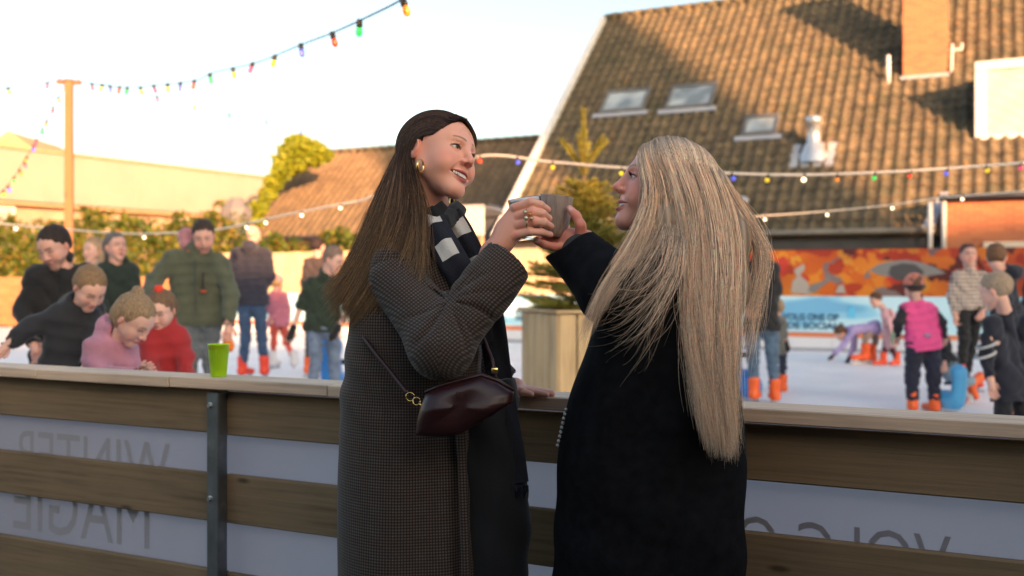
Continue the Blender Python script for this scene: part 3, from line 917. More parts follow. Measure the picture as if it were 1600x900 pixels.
# ---------------------------------------------------------------- white warehouse at the far left
WD = Vector((.545, .839, 0)); WN = Vector((.839, -.545, 0))
def W(t_, n, z): return Vector((-18, 35, 0)) + WD * t_ + WN * n + UP * z
wh = empty("warehouse", W(0, 0, 0), "long low warehouse with a white upper band and brown lower wall at the far left", "warehouse")
m_wh = mat_noise("warehouse_white", [(.3, (.33, .245, .21)), (.7, (.38, .285, .245))], .8, .6, bumpy=.03, kind='Position')
m_wb = mat_noise("warehouse_brown", [(.3, (.30, .21, .155)), (.6, (.38, .27, .20)), (.8, (.44, .33, .25))], 1.2, .85, bumpy=.1, kind='Position')
k = -14.0
while k < 20:      # cladding panels
    mb = MB(); mb.bbox(W(k + .98, -.08, 5.14), WD * .975, WN * .08, UP * .92, .012); mb.build("cladding_panel", m_wh, wh); k += 1.96
mb = MB(); mb.prism([W(-14, -.3, 0), W(20, -.3, 0), W(20, -.3, 4.2), W(-14, -.3, 4.2)], -WN * 14); mb.build("wall", m_wb, wh)
mb = MB(); mb.prism([W(-14, -.17, 4.2), W(20, -.17, 4.2), W(20, -.17, 6.0), W(-14, -.17, 6.0)], -WN * 14); mb.build("upper_wall", m_wh, wh)
mb = MB(); mb.bbox(W(3, -.06, 6.1), WD * 17.02, WN * .14, UP * .045, .01); mb.build("roof_trim", m_plaster, wh)
mb = MB(); mb.bbox(W(3, -.1, 4.12), WD * 17, WN * .16, UP * .05, .01); mb.build("band_trim", m_plaster, wh)
for t_ in (.3, 8.05):
    mb = MB(); mb.bbox(W(t_, -.26, 3.55), WD * .36, WN * .06, UP * .5, .01); f_o = mb.build("window", m_white, wh)
    mb = MB(); mb.bbox(W(t_, -.195, 3.55), WD * .27, WN * .006, UP * .40, .002); mb.build("pane", m_sheet, f_o)
# dark grey cowl-shaped solid
c = P(369, 330, 33)
mb = MB(); mb.lathe(c - UP * .62, [(.18, -2.6), (.18, 0), (.42, .05), (.52, .45), (.5, .7), (.2, 1.05), (0, 1.07)], 8)
m_cowl, _, _ = nt("cowl_grey", (.16, .15, .16), .7)
tag(mb.build("cowl_shape", m_cowl), "dark grey cowl-shaped object above the hedge beside the tiled house", "ventilation cowl")
# far gabled house
c0 = P(17, 233, 60)
fh = empty("gabled_house", (c0.x, c0.y, 0), "small far house with a pointed gable over the warehouse roof", "house")
mb = MB(); mb.bbox((c0.x, c0.y + 3, (c0.z - .1) / 2), (1.25, 0, 0), (0, 3, 0), (0, 0, (c0.z - .1) / 2), .02); mb.build("wall", m_sheet, fh)
mb = MB(); z0 = c0.z - .1
mb.prism([Vector((c0.x - 1.7, c0.y - .4, z0)), Vector((c0.x + 1.7, c0.y - .4, z0)), Vector((c0.x, c0.y - .4, z0 + 1.15))], (0, 6.8, 0)); mb.build("roof", m_plaster, fh)
# sunlit stall panel behind the fence
c = P(737, 345, 22.5)
st = empty("sign_panel", (c.x, c.y, 0), "square cream sign panel on posts, glowing in the sun behind the fence", "sign")
mb = MB(); mb.bbox(c, UD * .32, ND * .04, UP * .36, .03); mb.build("panel", m_sheet, st)
mb = MB(); mb.bbox(c + UP * .0, UD * .27, ND * .046, UP * .31, .01); mb.build("panel_face", m_cream, st)
for sg in (-1, 1):
    mb = MB(); mb.bbox(Vector((c.x, c.y, (c.z - .37) / 2)) + UD * .26 * sg, UD * .04, ND * .04, UP * ((c.z - .37) / 2), .005); mb.build("post", m_plaster, st)
c = P(778, 352, 24)
kb = MB(); kb.bbox(Vector((c.x, c.y + .6, 1.45)), UD * .42, ND * .5, UP * 1.45, .01); kb.prism([Vector((c.x, c.y + .6, 2.9)) - UD * .55 - ND * .6, Vector((c.x, c.y + .6, 2.9)) + UD * .55 - ND * .6, Vector((c.x, c.y + .6, 3.2)) - ND * .6], ND * 1.2)
kb_o = kb.build("shed", m_dark); tag(kb_o, "small dark shed with a low gabled roof beside the cream sign panel", "shed")

# ---------------------------------------------------------------- unseen building behind the photographer, outline shaped to shade rink and roof
m_flat = mat_noise("shade_building_wall", [(.3, (.28, .22, .18)), (.7, (.34, .28, .23))], .6, .85, bumpy=.05, kind='Position')
fl = empty("shade_building", (20, -50, 0), "unseen building with a taller tower behind the viewer, shaped to shade the rink and roof", "building")
for (x0, x1, z1) in ((-45, 28.5, 13.5), (28.5, 33.2, 14.4), (33.2, 36.4, 25.5), (36.4, 70, 16.0)):  # block heights and tower edges follow where their shadows should fall
    mb = MB(); dp = 6 if z1 < 20 else 1.4; mb.box(((x0 + x1) / 2, -45 - dp if z1 < 20 else -44.9 - dp, z1 / 2), ((x1 - x0) / 2, 0, 0), (0, dp, 0), (0, 0, z1 / 2)); mb.build("wall", m_flat, fl)
mb = MB()
for fl_ in range(4):
    x = -43
    while x < 68:
        if not 30 < x < 37: mb.box((x, -44.98, 2.0 + 3.1 * fl_), (.6, 0, 0), (0, .04, 0), (0, 0, .7))
        x += 3
tag(mb.build("windows", m_glass, fl), kind='stuff')

# ---------------------------------------------------------------- foliage
def leaves(cent, size, up=.3, aspect=.6):
    n = len(cent)
    d = nrng.normal(size=(n, 3)); d /= np.linalg.norm(d, axis=1, keepdims=True)
    e = nrng.normal(size=(n, 3)); e -= (e * d).sum(1, keepdims=True) * d; e /= np.linalg.norm(e, axis=1, keepdims=True)
    s = (size * nrng.uniform(.6, 1.3, n))[:, None]
    a = cent - d * s; b_ = cent + e * s * aspect; c = cent + d * s; dd = cent - e * s * aspect
    V = np.stack([a, b_, c, dd], 1).reshape(-1, 3); Q = np.arange(4 * n).reshape(n, 4)
    return V, Q
def mat_leaf(name, stops, tr=.35):
    m, t, b = nt(name, rough=.6)
    g = t.nodes.new("ShaderNodeNewGeometry")
    r = ramp(t, g.outputs["Random Per Island"], stops)
    tl = t.nodes.new("ShaderNodeBsdfTranslucent"); mx = t.nodes.new("ShaderNodeMixShader"); mx.inputs[0].default_value = tr
    t.links.new(r.outputs[0], b.inputs["Base Color"]); t.links.new(r.outputs[0], tl.inputs[0])
    t.links.new(b.outputs[0], mx.inputs[1]); t.links.new(tl.outputs[0], mx.inputs[2]); t.links.new(mx.outputs[0], t.nodes["Material Output"].inputs[0])
    return m
m_hedge = mat_leaf("hedge_leaf", [(0, (.025, .055, .010)), (.4, (.07, .12, .015)), (.75, (.19, .21, .022)), (.96, (.26, .15, .03))])
m_ivy = mat_leaf("ivy_leaf", [(0, (.15, .20, .012)), (.5, (.26, .30, .018)), (1, (.38, .38, .02))])
m_bark = mat_noise("bark", [(.3, (.06, .04, .03)), (.7, (.11, .08, .055))], 20, .9, kind='Position')
def HG(s, n, z): return Vector((0, 23.6, 0)) + UD * s + ND * n + UP * z
hd = empty("hedge", HG(-14, 0, 0), "long yellow green hedge in evening sun behind the rink on the left", "hedge")
pts = []
ns_ = 46000
s_ = nrng.uniform(-25, -3.0, ns_); top = 3.15 + .22 * np.sin(s_ * 1.3) + .16 * np.sin(s_ * 3.7 + 1) + .10 * np.sin(s_ * 8.1)
top = np.where(s_ > -8.4, top - .62, top)
z_ = .3 + (top - .3) * nrng.uniform(0, 1, ns_) ** .8; rr_ = .62 + .1 * np.sin(s_ * 4 + z_ * 5) + .08 * np.sin(s_ * 9 - z_ * 7)
nn = -rr_ * nrng.uniform(.55, 1, ns_) * np.where(nrng.uniform(0, 1, ns_) < .8, 1, -1)
keep = np.sin(s_ * 2.6 + 2 * np.sin(z_ * 2.2)) + np.sin(z_ * 4.4 + s_ * 1.1) > -1.85
cen = np.array([23.6 * 0, 23.6, 0]) + s_[:, None] * np.array(UD) + nn[:, None] * np.array(ND) + z_[:, None] * np.array(UP)
V, Q = leaves(cen[keep], .075); link("foliage", mesh_np("foliage", V, Q, smooth=False), hd, m_hedge)
mb = MB()
for k in range(30):
    s0 = -25 + k * .75; mb.tube([HG(s0, 0, 0), HG(s0 + .05, .05, 1.2), HG(s0 + .2, -.1, 2.2)], [.05, .035, .015], 5)
mb.build("stems", m_bark, hd)
iv = empty("climbing_bush", H2(.5, 0, 0), "bright yellow green climbing bush over the corner of the tiled roof", "bush")
cl = []
for (px, py, rr) in ((468, 240, .78), (452, 254, .62), (488, 240, .62), (503, 242, .42), (440, 270, .42), (428, 285, .38), (468, 226, .5), (418, 305, .32), (405, 325, .35), (398, 345, .35)):
    c = np.array(P(px, py, 37.2 if px > 445 else 36.8)); k = int(1500 * rr)
    q = nrng.normal(size=(k, 3)); q /= np.linalg.norm(q, axis=1, keepdims=True); q *= (rr * nrng.uniform(.5, 1.0, (k, 1)) ** .5) * (1 + .18 * np.sin(q[:, :1] * 9) * np.cos(q[:, 2:] * 8)); q[:, 2] *= .8
    cl.append(c + q)
V, Q = leaves(np.concatenate(cl), .10); link("foliage", mesh_np("foliage", V, Q, smooth=False), iv, m_ivy)
mb = MB(); mb.tube([H2(-.5, -.6, 0), H2(-.4, -.5, 3), H2(.2, 1.0, 4.4), H2(.8, 3, 6)], [.12, .09, .06, .03], 6); mb.build("stem", m_bark, iv)

# ---------------------------------------------------------------- potted spruce
TB = P(912, 500, 9.0); TB.z = .15
m_slat = mat_wood("planter_wood", (.46, .32, .17), (.30, .19, .095), UP, .8, True)
m_soil, _, _ = nt("soil", (.04, .03, .02), .95)
pl = empty("planter", TB, "square planter of pale vertical wooden slats standing on the ice", "planter")
hw = .50; hh = .92
ww = 2 * hw / 6
for side in range(4):
    ang = R(20) + side * math.pi / 2; ax_ = Vector((math.cos(ang), math.sin(ang), 0)); ay_ = Vector((-math.sin(ang), math.cos(ang), 0))
    hwx = .43
    for k in range(5):
        w = 2 * hwx / 5
        mb = MB(); mb.bbox(TB + ay_ * (-hwx + rnd.uniform(-.002, .002)) + ax_ * (-hwx + w * (k + .5)) + UP * (hh / 2 - .01), ax_ * (w / 2 - .008), ay_ * .011, UP * (hh / 2 - .012), .003)
        mb.build("slat", m_slat, pl)
    mb = MB(); mb.bbox(TB + ay_ * -(hwx - .01) + UP * (hh + .003), ax_ * (hwx + .035 if side % 2 == 0 else hwx - .048), ay_ * .045, UP * .014, .004); mb.build("top_trim", m_slat, pl)
mb = MB(); a20 = R(20); mb.box(TB + UP * .42, Vector((math.cos(a20), math.sin(a20), 0)) * .40, Vector((-math.sin(a20), math.cos(a20), 0)) * .40, UP * .41); mb.build("soil", m_soil, pl)
m_needle = mat_leaf("spruce_needle", [(0, (.07, .10, .02)), (.5, (.20, .21, .03)), (1, (.46, .36, .05))], .25)
m_twig, _, _ = nt("spruce_twig", (.30, .20, .06), .8)
tree = empty("spruce_tree", TB + UP * .83, "young spruce christmas tree in the slatted planter, its top glowing in the sun", "tree")
top_z = CAMZ + 270 / F * 9.0
tk = MB(); tk.tube([TB + UP * .5, TB + UP * 1.5, Vector((TB.x, TB.y, top_z - .5)), Vector((TB.x, TB.y, top_z))], [.04, .028, .015, .006], 8)
tk.build("trunk", m_bark, tree)
tw = MB(); needles = []; ndirs = []
def shoot(p0, p1, dens, nl, r=.004):
    p0 = Vector(p0); p1 = Vector(p1)
    tw.tube([p0, p1], [r, r * .6], 4, caps=False)
    L = (p1 - p0).length; k = int(L * dens); d = np.array((p1 - p0).normalized())
    t_ = nrng.uniform(0, 1, k)[:, None]; base = np.array(p0) * (1 - t_) + np.array(p1) * t_
    q = nrng.normal(size=(k, 3)); q -= (q @ d)[:, None] * d; q /= np.linalg.norm(q, axis=1, keepdims=True)
    dr = q * .85 + d * .6; dr /= np.linalg.norm(dr, axis=1, keepdims=True)
    needles.append(base); ndirs.append(dr * (nl * nrng.uniform(.7, 1.2, (k, 1))))
T0 = Vector((TB.x, TB.y, 0))
shoot(T0 + UP * (top_z - .62), T0 + UP * top_z, 2600, .034)
shoot(T0 + UP * (top_z - .62), T0 + UP * (top_z - .20), 2200, .045)
shoot(T0 + UP * 1.2, T0 + UP * (top_z - .6), 500, .025)
def spray(p0, az, el, l_, side_n, seg_l):
    d = Vector((math.cos(az) * math.cos(el), math.sin(az) * math.cos(el), math.sin(el)))
    p1 = p0 + d * l_; shoot(p0 + d * .02, p1, 1000 if side_n else 2400, .024 if side_n else .032, .005)
    sd = Vector((-math.sin(az), math.cos(az), 0))
    for q in range(side_n):
        f = .15 + .8 * q / side_n
        for sg in (-1, 1):
            if rnd.random() < .15: continue
            q0 = p0 + d * l_ * f; l2 = seg_l * l_ * (1.1 - f) + .03
            shoot(q0, q0 + (d * .7 + sd * sg * rnd.uniform(.6, .85) + UP * rnd.uniform(-.05, .3)).normalized() * l2, 620, .021, .003)
for k in range(6):
    a = 2 * math.pi * k / 6 + .25; spray(T0 + UP * (top_z - .56), a, R(52), .35 * rnd.uniform(.85, 1.1), 0, 0)
nbr = 120
for k in range(nbr):
    f = k / nbr; z = top_z - .74 - 1.12 * f + rnd.uniform(-.03, .03)
    ln = (.22 + .46 * f ** .8) * rnd.uniform(.78, 1.15); a = k * 2.399 + rnd.uniform(-.3, .3)
    spray(T0 + UP * z, a, R(30 - 26 * f + rnd.uniform(-8, 8)), ln, 7, .45)
tw.build("branches", m_twig, tree)
b0 = np.concatenate(needles); d0 = np.concatenate(ndirs); k = len(b0)
sv = np.cross(d0, nrng.normal(size=(k, 3))); sv /= np.linalg.norm(sv, axis=1, keepdims=True); sv *= .0022
V = np.stack([b0 - sv, b0 + sv, b0 + d0 + sv * .4, b0 + d0 - sv * .4], 1).reshape(-1, 3); Q = np.arange(4 * k).reshape(k, 4)
tag(link("needles", mesh_np("needles", V, Q, smooth=False), tree, m_needle), kind='stuff')

# ---------------------------------------------------------------- wooden pole and festoon strings
m_pole = mat_wood("pole_wood", (.25, .11, .045), (.18, .075, .03), UP, .6, True)
pt = P(108, 124, 14)
pole = empty("light_pole", (pt.x, pt.y, .15), "tall square wooden pole on the left carrying the coloured light strings", "pole")
mb = MB(); mb.bbox((pt.x, pt.y, (pt.z + .15) / 2), (.052, .012, 0), (-.012, .052, 0), (0, 0, (pt.z - .15) / 2), .006); mb.build("shaft", m_pole, pole)
mb = MB(); mb.bbox((pt.x, pt.y, pt.z - .04), (.16, .03, 0), (-.008, .035, 0), (0, 0, .03), .004); mb.build("crossbar", m_pole, pole)
for sg in (-1, 1):
    mb = MB(); mb.tube([(pt.x + .13 * sg, pt.y, pt.z), (pt.x + .13 * sg, pt.y, pt.z + .07), (pt.x + .16 * sg, pt.y, pt.z + .09)], .008, 6); mb.build("hook", m_galv, pole, True)
cols = {'pink': (.75, .06, .16), 'yellow': (.90, .58, .02), 'blue': (.10, .12, .75), 'red': (.85, .06, .01), 'green': (.03, .60, .10), 'orange': (.9, .25, .02), 'warm': (1.0, .72, .45)}
m_sock, _, _ = nt("bulb_socket", (.015, .015, .015), .5)
m_cable, _, _ = nt("cable_black", (.03, .03, .035), .6)
m_rope, _, _ = nt("cable_pale", (.62, .55, .47), .6)
bulbm = {}
for k_, c_ in cols.items():
    m, t, b = nt("bulb_" + k_, c_, .25); b.inputs["Emission Color"].default_value = (*c_, 1)
    b.inputs["Emission Strength"].default_value = 1.4 if k_ == 'warm' else .22
    bulbm[k_] = m
def cr(pts, n=12):
    out = []; P_ = [pts[0]] + pts + [pts[-1]]
    for i in range(1, len(P_) - 2):
        for j in range(n):
            u = j / n; a, b_, c, d = P_[i - 1], P_[i], P_[i + 1], P_[i + 2]
            out.append(.5 * ((2 * b_) + (c - a) * u + (2 * a - 5 * b_ + 4 * c - d) * u * u + (3 * b_ - a - 3 * c + d) * u ** 3))
    out.append(pts[-1]); return out
bulb_shapes = {}
def festoon(pts, bulbs, label, r=.006, mat=None, bs=1.0, long_=True, socket=True, group="light strings over the rink"):
    wp = cr([P(*p) for p in pts])
    e = empty("festoon_string", wp[0], label, "light string", group)
    mb = MB(); mb.tube(wp, r, 6); mb.build("cable", mat or m_cable, e, True)
    pxs = [(800 + F * p.x / p.y) for p in wp]
    inv = e.matrix_basis.inverted()
    for (bx_, c_) in bulbs:
        i = min(range(len(wp) - 1), key=lambda q: abs((pxs[q] + pxs[q + 1]) / 2 - bx_))
        den = (pxs[i + 1] - pxs[i]) or 1; u = max(0, min(1, (bx_ - pxs[i]) / den)); p = wp[i].lerp(wp[i + 1], u)
        key = (c_, bs, long_)
        if key not in bulb_shapes:
            s1 = MB(); s1.lathe((0, 0, 0), [(0, .01), (.016, .008), (.018, -.03), (.016, -.036), (0, -.036)], 10)
            s2 = MB()
            if long_: s2.lathe((0, 0, -.034), [(.0, .0), (.014, -.001), (.019, -.018), (.019, -.034), (.012, -.048), (0, -.053)], 12)
            else: s2.lathe((0, 0, -.034), [(.0, .0), (.012, -.001), (.022, -.014), (.024, -.026), (.018, -.040), (0, -.047)], 12)
            ms, mg = s1.mesh("socket", True), s2.mesh("bulb", True); ms.materials.append(m_sock); mg.materials.append(bulbm[c_])
            bulb_shapes[key] = (ms, mg)
        ms, mg = bulb_shapes[key]
        rot = (rnd.uniform(-.35, .35), rnd.uniform(-.35, .35), 0)
        ob = bpy.data.objects.new("bulb", mg); col.objects.link(ob); ob.parent = e; ob.matrix_parent_inverse = inv
        ob.location = p; ob.rotation_euler = rot; ob.scale = (bs,) * 3
        os_ = bpy.data.objects.new("socket", ms); col.objects.link(os_); os_.parent = ob
pat = ['pink', 'yellow', 'blue', 'red', 'green', 'yellow', 'pink', 'yellow', 'blue', 'red', 'green', 'yellow', 'pink', 'yellow', 'blue', 'red', 'green', 'orange']
bx = [143, 160, 172, 187, 199, 219, 240, 262, 282, 304, 328, 364, 395, 430, 470, 519, 562, 629]
festoon([(108, 124, 14), (135, 129, 13.4), (200, 136, 12.4), (245, 133, 11.6), (304, 126, 10.6), (335, 113, 10.0), (400, 98, 9.0), (470, 70, 7.8), (520, 51, 7.0), (575, 26, 6.2), (628, -1, 5.6), (720, -60, 4.8)],
        list(zip(bx, pat)), "string of coloured bulbs rising from the wooden pole to the top edge over the women", bs=1.2, r=.006)
festoon([(108, 124, 14), (60, 131, 13.2), (12, 137, 12.4), (-60, 141, 11.4)], [(74, 'pink'), (12, 'yellow')], "light string running left from the wooden pole out of the picture", bs=1.1, r=.006)
festoon([(106, 126, 14), (91, 152, 13.8), (73, 188, 13.6), (55, 222, 13.4), (38, 252, 13.2), (12, 290, 13.0), (-30, 330, 12.8)],
        [(91, 'yellow'), (83, 'pink'), (73, 'orange'), (66, 'green'), (57, 'pink'), (52, 'blue'), (42, 'yellow'), (38, 'pink'), (30, 'orange'), (22, 'green'), (12, 'blue'), (5, 'yellow')],
        "light string dropping steeply from the wooden pole to the lower left", bs=1.05, r=.005)
festoon([(112, 124, 14.2), (180, 138, 16), (245, 150, 18), (303, 165, 20), (358, 177, 22), (415, 188, 25), (472, 203, 28), (528, 214, 31), (600, 226, 35)],
        [(245, 'pink'), (303, 'yellow'), (358, 'green'), (415, 'green'), (470, 'blue'), (528, 'orange')], "faint far light string crossing the pale sky towards the tiled roof", bs=1.5, r=.004)
festoon([(560, 315, 8.6), (650, 282, 8.3), (752, 244, 8.0), (860, 253, 7.8), (970, 262, 7.6), (1120, 270, 7.5), (1250, 273, 7.5), (1400, 268, 7.6), (1520, 260, 7.8), (1600, 254, 8), (1700, 244, 8.2)],
        [(751, 'red'), (809, 'blue'), (865, 'yellow'), (972, 'yellow'), (1143, 'blue'), (1200, 'yellow'), (1257, 'warm'), (1308, 'orange'), (1367, 'green'), (1423, 'red'), (1480, 'blue'), (1540, 'yellow'), (1594, 'pink')],
        "thick pale light rope with coloured bulbs passing behind both women's faces", r=.0115, mat=m_rope, bs=.75, long_=False)
festoon([(-60, 340, 9.5), (0, 349, 9.4), (100, 358, 9.2), (200, 365, 9.0), (300, 362, 8.9), (360, 355, 8.8), (430, 339, 8.7), (500, 325, 8.6), (570, 312, 8.6)],
        [(25, 'warm'), (225, 'warm'), (387, 'warm'), (417, 'warm'), (472, 'warm'), (533, 'warm')], "low sagging cable of warm white bulbs above the skaters on the left", r=.010, mat=m_rope, bs=.62, long_=False)
festoon([(740, 320, 9), (800, 331, 9), (860, 338, 9), (936, 341, 9), (1040, 345, 9.2), (1120, 342, 9.3), (1196, 337, 9.4), (1292, 330, 9.6), (1394, 320, 9.8), (1470, 308, 10), (1505, 306, 10.1), (1700, 290, 10.6)],
        [(936, 'warm'), (1196, 'warm'), (1292, 'warm'), (1394, 'warm'), (1505, 'warm')], "thin lower cable of warm white bulbs in front of the farm roof", r=.007, mat=m_rope, bs=.62, long_=False)
# ================================================================ PEOPLE
SKIN = np.array((.64, .34, .25))
def sm(x, a, b): t_ = np.clip((x - a) / (b - a), 0, 1); return t_ * t_ * (3 - 2 * t_)
def gau(V, c, r): return np.exp(-(((V - np.array(c)) / np.array(r)) ** 2).sum(1))
def head_field(h, smile=0.0, neck=None, ears=True, jawline=1.0):
    """head in its own frame: +Y forward, +Z up, origin between the ears; about 0.225 m tall"""
    g = G((-.092, -.125, -.16 if neck is None else -.30), (.092, .13, .128), h)
    g.ell((0, -.018, .035), (.0735, .092, .079), k=.0)
    g.ell((0, .028, .020), (.064, .062, .068), k=.03)
    g.ell((0, .034, -.040), (.049, .050, .062), k=.03)             # mid face
    for s in (-1, 1):
        g.ell((.040 * s, .052, -.022), (.024, .026, .024), k=.02)      # cheek bones
        g.ell((.040 * s, .026, -.036), (.021, .040, .032), k=.02)
        g.ell((.037 * s, .055, -.045 + .004 * smile), (.020 + .003 * smile, .022 + .004 * smile, .022), k=.02)
        g.cap((.047 * s, -.002, -.036), (.016 * s, .064, -.093), .0120, .0130, k=.025)   # jaw
        g.cap((.053 * s, -.012, -.01), (.047 * s, -.004, -.036), .014, .0125, k=.025)
        g.cap((.012 * s, .083, .0245), (.040 * s, .070, .0265), .0075, .006, k=.014)  # brow
    g.ell((0, .066, -.094), (.020, .017, .016), k=.022)
    g.ell((0, .042, -.066), (.032, .034, .022), k=.02)
    # eye sockets
    for s in (-1, 1): g.ell((.0315 * s, .089, .006), (.0165, .0135, .0105), k=.013, sub=True)
    # nose
    g.cap((0, .083, .018), (0, .1015, -.018), .0075, .0085, k=.012)
    g.ell((0, .1035, -.0245), (.0105, .0105, .0088), k=.008)
    for s in (-1, 1): g.ell((.0125 * s, .0925, -.0285), (.0075, .009, .007), k=.007)
    if h < .003:
        for s in (-1, 1): g.ell((.0062 * s, .0985, -.0345), (.0036, .0055, .004), k=.003, sub=True)
    # eyeballs and lids
    for s in (-1, 1):
        g.ell((.0315 * s, .0705, .004), (.0138, .0135, .0135), k=.004)
        if h < .003:
            op = .0050 - .0018 * smile
            g.ell((.0315 * s, .0845, .0035), (.0128, .010, op), k=.0015, sub=True)
            g.cap((.0190 * s, .0815, .0095), (.0315 * s, .0865, .0125), .0018, .0024, k=.004)
            g.cap((.0315 * s, .0865, .0125), (.0445 * s, .0775, .0085), .0024, .0018, k=.004)
    # mouth
    w = .022 + .0095 * smile; up = .0065 * smile; bk = .006 * smile
    y0 = .0905 - .002 * smile; z0 = -.0610
    N_ = 10
    for i in range(N_):
        a = -1 + 2 * i / N_; b_ = a + 2 / N_
        def lp(q, dz, dy): return (w * q, y0 - (bk + .016) * q * q + dy, z0 + up * q * q + dz * (1 - q * q))
        th = lambda q: .0034 * (1 - .65 * q * q)
        ou = .0055 * smile + .0028; ol = -.0085 * smile - .0032
        g.cap(lp(a, ou, 0), lp(b_, ou, 0), th(a), th(b_), k=.005)
        g.cap(lp(a, ol, -.001), lp(b_, ol, -.001), th(a) * 1.12, th(b_) * 1.12, k=.005)
    for i in range(N_):
        a = -1 + 2 * i / N_; b_ = a + 2 / N_
        def lp(q, dz, dy): return (w * q, y0 - (bk + .016) * q * q + dy, z0 + up * q * q + dz * (1 - q * q))
        if smile > 0 and h < .003:
            m_ = lambda q: max(.0006, .0070 * smile * (1 - q * q) ** .6)
            g.cap(lp(a, -.0018, .004), lp(b_, -.0018, .004), m_(a), m_(b_), k=.0015, sub=True)
            g.cap(lp(a, -.0018, -.004), lp(b_, -.0018, -.004), m_(a), m_(b_), k=.0015, sub=True)
            g.cap(lp(a, -.0012, -.010), lp(b_, -.0012, -.010), m_(a), m_(b_), k=.0015, sub=True)
        elif h < .003: g.cap(lp(a, -.0002, .004), lp(b_, -.0002, .004), .0008, .0008, k=.002, sub=True)
    if smile > 0:    # fold from nose to mouth corner
        for s in (-1, 1): g.cap((.020 * s, .0920, -.036), (.0335 * s, .0760, -.055), .0022, .0016, k=.008, sub=True)
    if ears:
        for s in (-1, 1):
            g.ell((.0765 * s, -.012, -.004), (.0075, .0155, .0265), rot=(R(-12), 0, R(-22 * s)), k=.006)
            if h < .003:
                g.ell((.0845 * s, -.009, .001), (.0065, .010, .018), rot=(R(-12), 0, R(-22 * s)), k=.004, sub=True)
                g.ell((.0795 * s, -.003, -.010), (.004, .005, .006), k=.004)
    if neck is not None:
        a, b_, r0, r1 = neck
        g.cap(a, b_, r0, r1, k=.012)
        for s in (-1, 1): g.cap((.048 * s, -.03, -.06), (b_[0] + .014 * s, b_[1] + .030, b_[2] + .01), .012, .012, k=.02)
    return g
def head_color(V, smile=0.0, skin=SKIN, lip=(.46, .10, .10), blush=.3, brow=(.10, .06, .04), hires=False):
    C = np.tile(np.asarray(skin, dtype=np.float64), (len(V), 1))
    def mixc(w, c): nonlocal C; w = np.clip(w, 0, 1)[:, None]; C = C * (1 - w) + np.array(c) * w
    red = np.array(skin) * np.array((1.06, .66, .62))
    for s in (-1, 1): mixc(blush * 1.6 * gau(V, (.043 * s, .062, -.03), (.022, .03, .018)), red)
    mixc(blush * 1.2 * gau(V, (0, .105, -.024), (.014, .016, .012)), red)
    mixc(.35 * gau(V, (0, .07, -.097), (.014, .02, .01)), red)
    for s in (-1, 1): mixc(.6 * gau(V, (.08 * s, -.01, -.004), (.012, .02, .035)), red)
    w_ = .022 + .0095 * smile; q = V[:, 0] / w_
    zc = -.0610 + .0065 * smile * q * q
    dz = V[:, 2] - zc
    hi = (.0062 + .0055 * smile) * (1 - q * q); lo = -(.0078 + .0085 * smile) * (1 - q * q)
    m_ = (np.abs(q) < 1.02) & (V[:, 1] > .060)
    e = .0016 if hires else .004
    ml = sm(dz, lo - e, lo + e * .3) * (1 - sm(dz, hi - e * .3, hi + e)) * m_
    mixc(ml * .95, lip)
    for s in (-1, 1):
        bx_ = (V[:, 0] * s - .012) / .036; zb = .0268 + .006 * np.sin(np.clip(bx_, 0, 1) * 2.4) - .004 * np.clip(bx_, 0, 1)
        wd = .0034 * (1 - .55 * np.clip(bx_, 0, 1)) if hires else .0052
        mk = np.exp(-((V[:, 2] - zb) / wd) ** 2) * sm(bx_, -.12, .06) * (1 - sm(bx_, .88, 1.05)) * (V[:, 1] > .03)
        mixc(mk * .85, brow)
        # lash line and lid shade
        ex = (V[:, 0] * s - .0315) / .0145
        zl = .0035 + (.0058 - .0018 * smile) * np.sqrt(np.clip(1 - ex * ex, 0, 1))
        mk = np.exp(-((V[:, 2] - zl - .0004) / (.0016 if hires else .0035)) ** 2) * (np.abs(ex) < 1.08) * (V[:, 1] > .066)
        mixc(mk * (.95 if hires else .8), (.02, .012, .01))
        zl2 = .0035 - (.0056 - .0018 * smile) * np.sqrt(np.clip(1 - ex * ex, 0, 1))
        mk = np.exp(-((V[:, 2] - zl2) / .0009) ** 2) * (np.abs(ex) < 1.0) * (V[:, 1] > .066)
        if hires: mixc(mk * .55, (.10, .05, .04))
    return C
def sphere_np(c, r, n=20):
    V = []; Q = []
    for j in range(n + 1):
        for i in range(2 * n):
            a = math.pi * j / n; b_ = math.pi * i / n
            V.append((c[0] + r * math.sin(a) * math.cos(b_), c[1] + r * math.cos(a), c[2] + r * math.sin(a) * math.sin(b_)))
    for j in range(n):
        for i in range(2 * n): Q.append((j * 2 * n + i, j * 2 * n + (i + 1) % (2 * n), (j + 1) * 2 * n + (i + 1) % (2 * n), (j + 1) * 2 * n + i))
    return np.array(V), np.array(Q)
def eyes(gaze=(0, 1, 0), iris=(.13, .20, .26), n=14):
    out = []; gz = np.array(Vector(gaze).normalized())
    for s in (-1, 1):
        c = np.array((.0315 * s, .0705, .004)); V, Q = sphere_np(c, .0128, n)
        d = ((V - c) / .0128) @ gz; C = np.tile(np.array((.62, .57, .55)), (len(V), 1))
        C[d > .86] = iris; C[(d > .84) & (d < .885)] = np.array(iris) * .4; C[d > .965] = (.005, .005, .005)
        out.append((V, Q, C))
    return out
m_skin = vcol_mat("skin", .50, sss=.12, noise_amt=.06)
m_eye = vcol_mat("eye", .08)

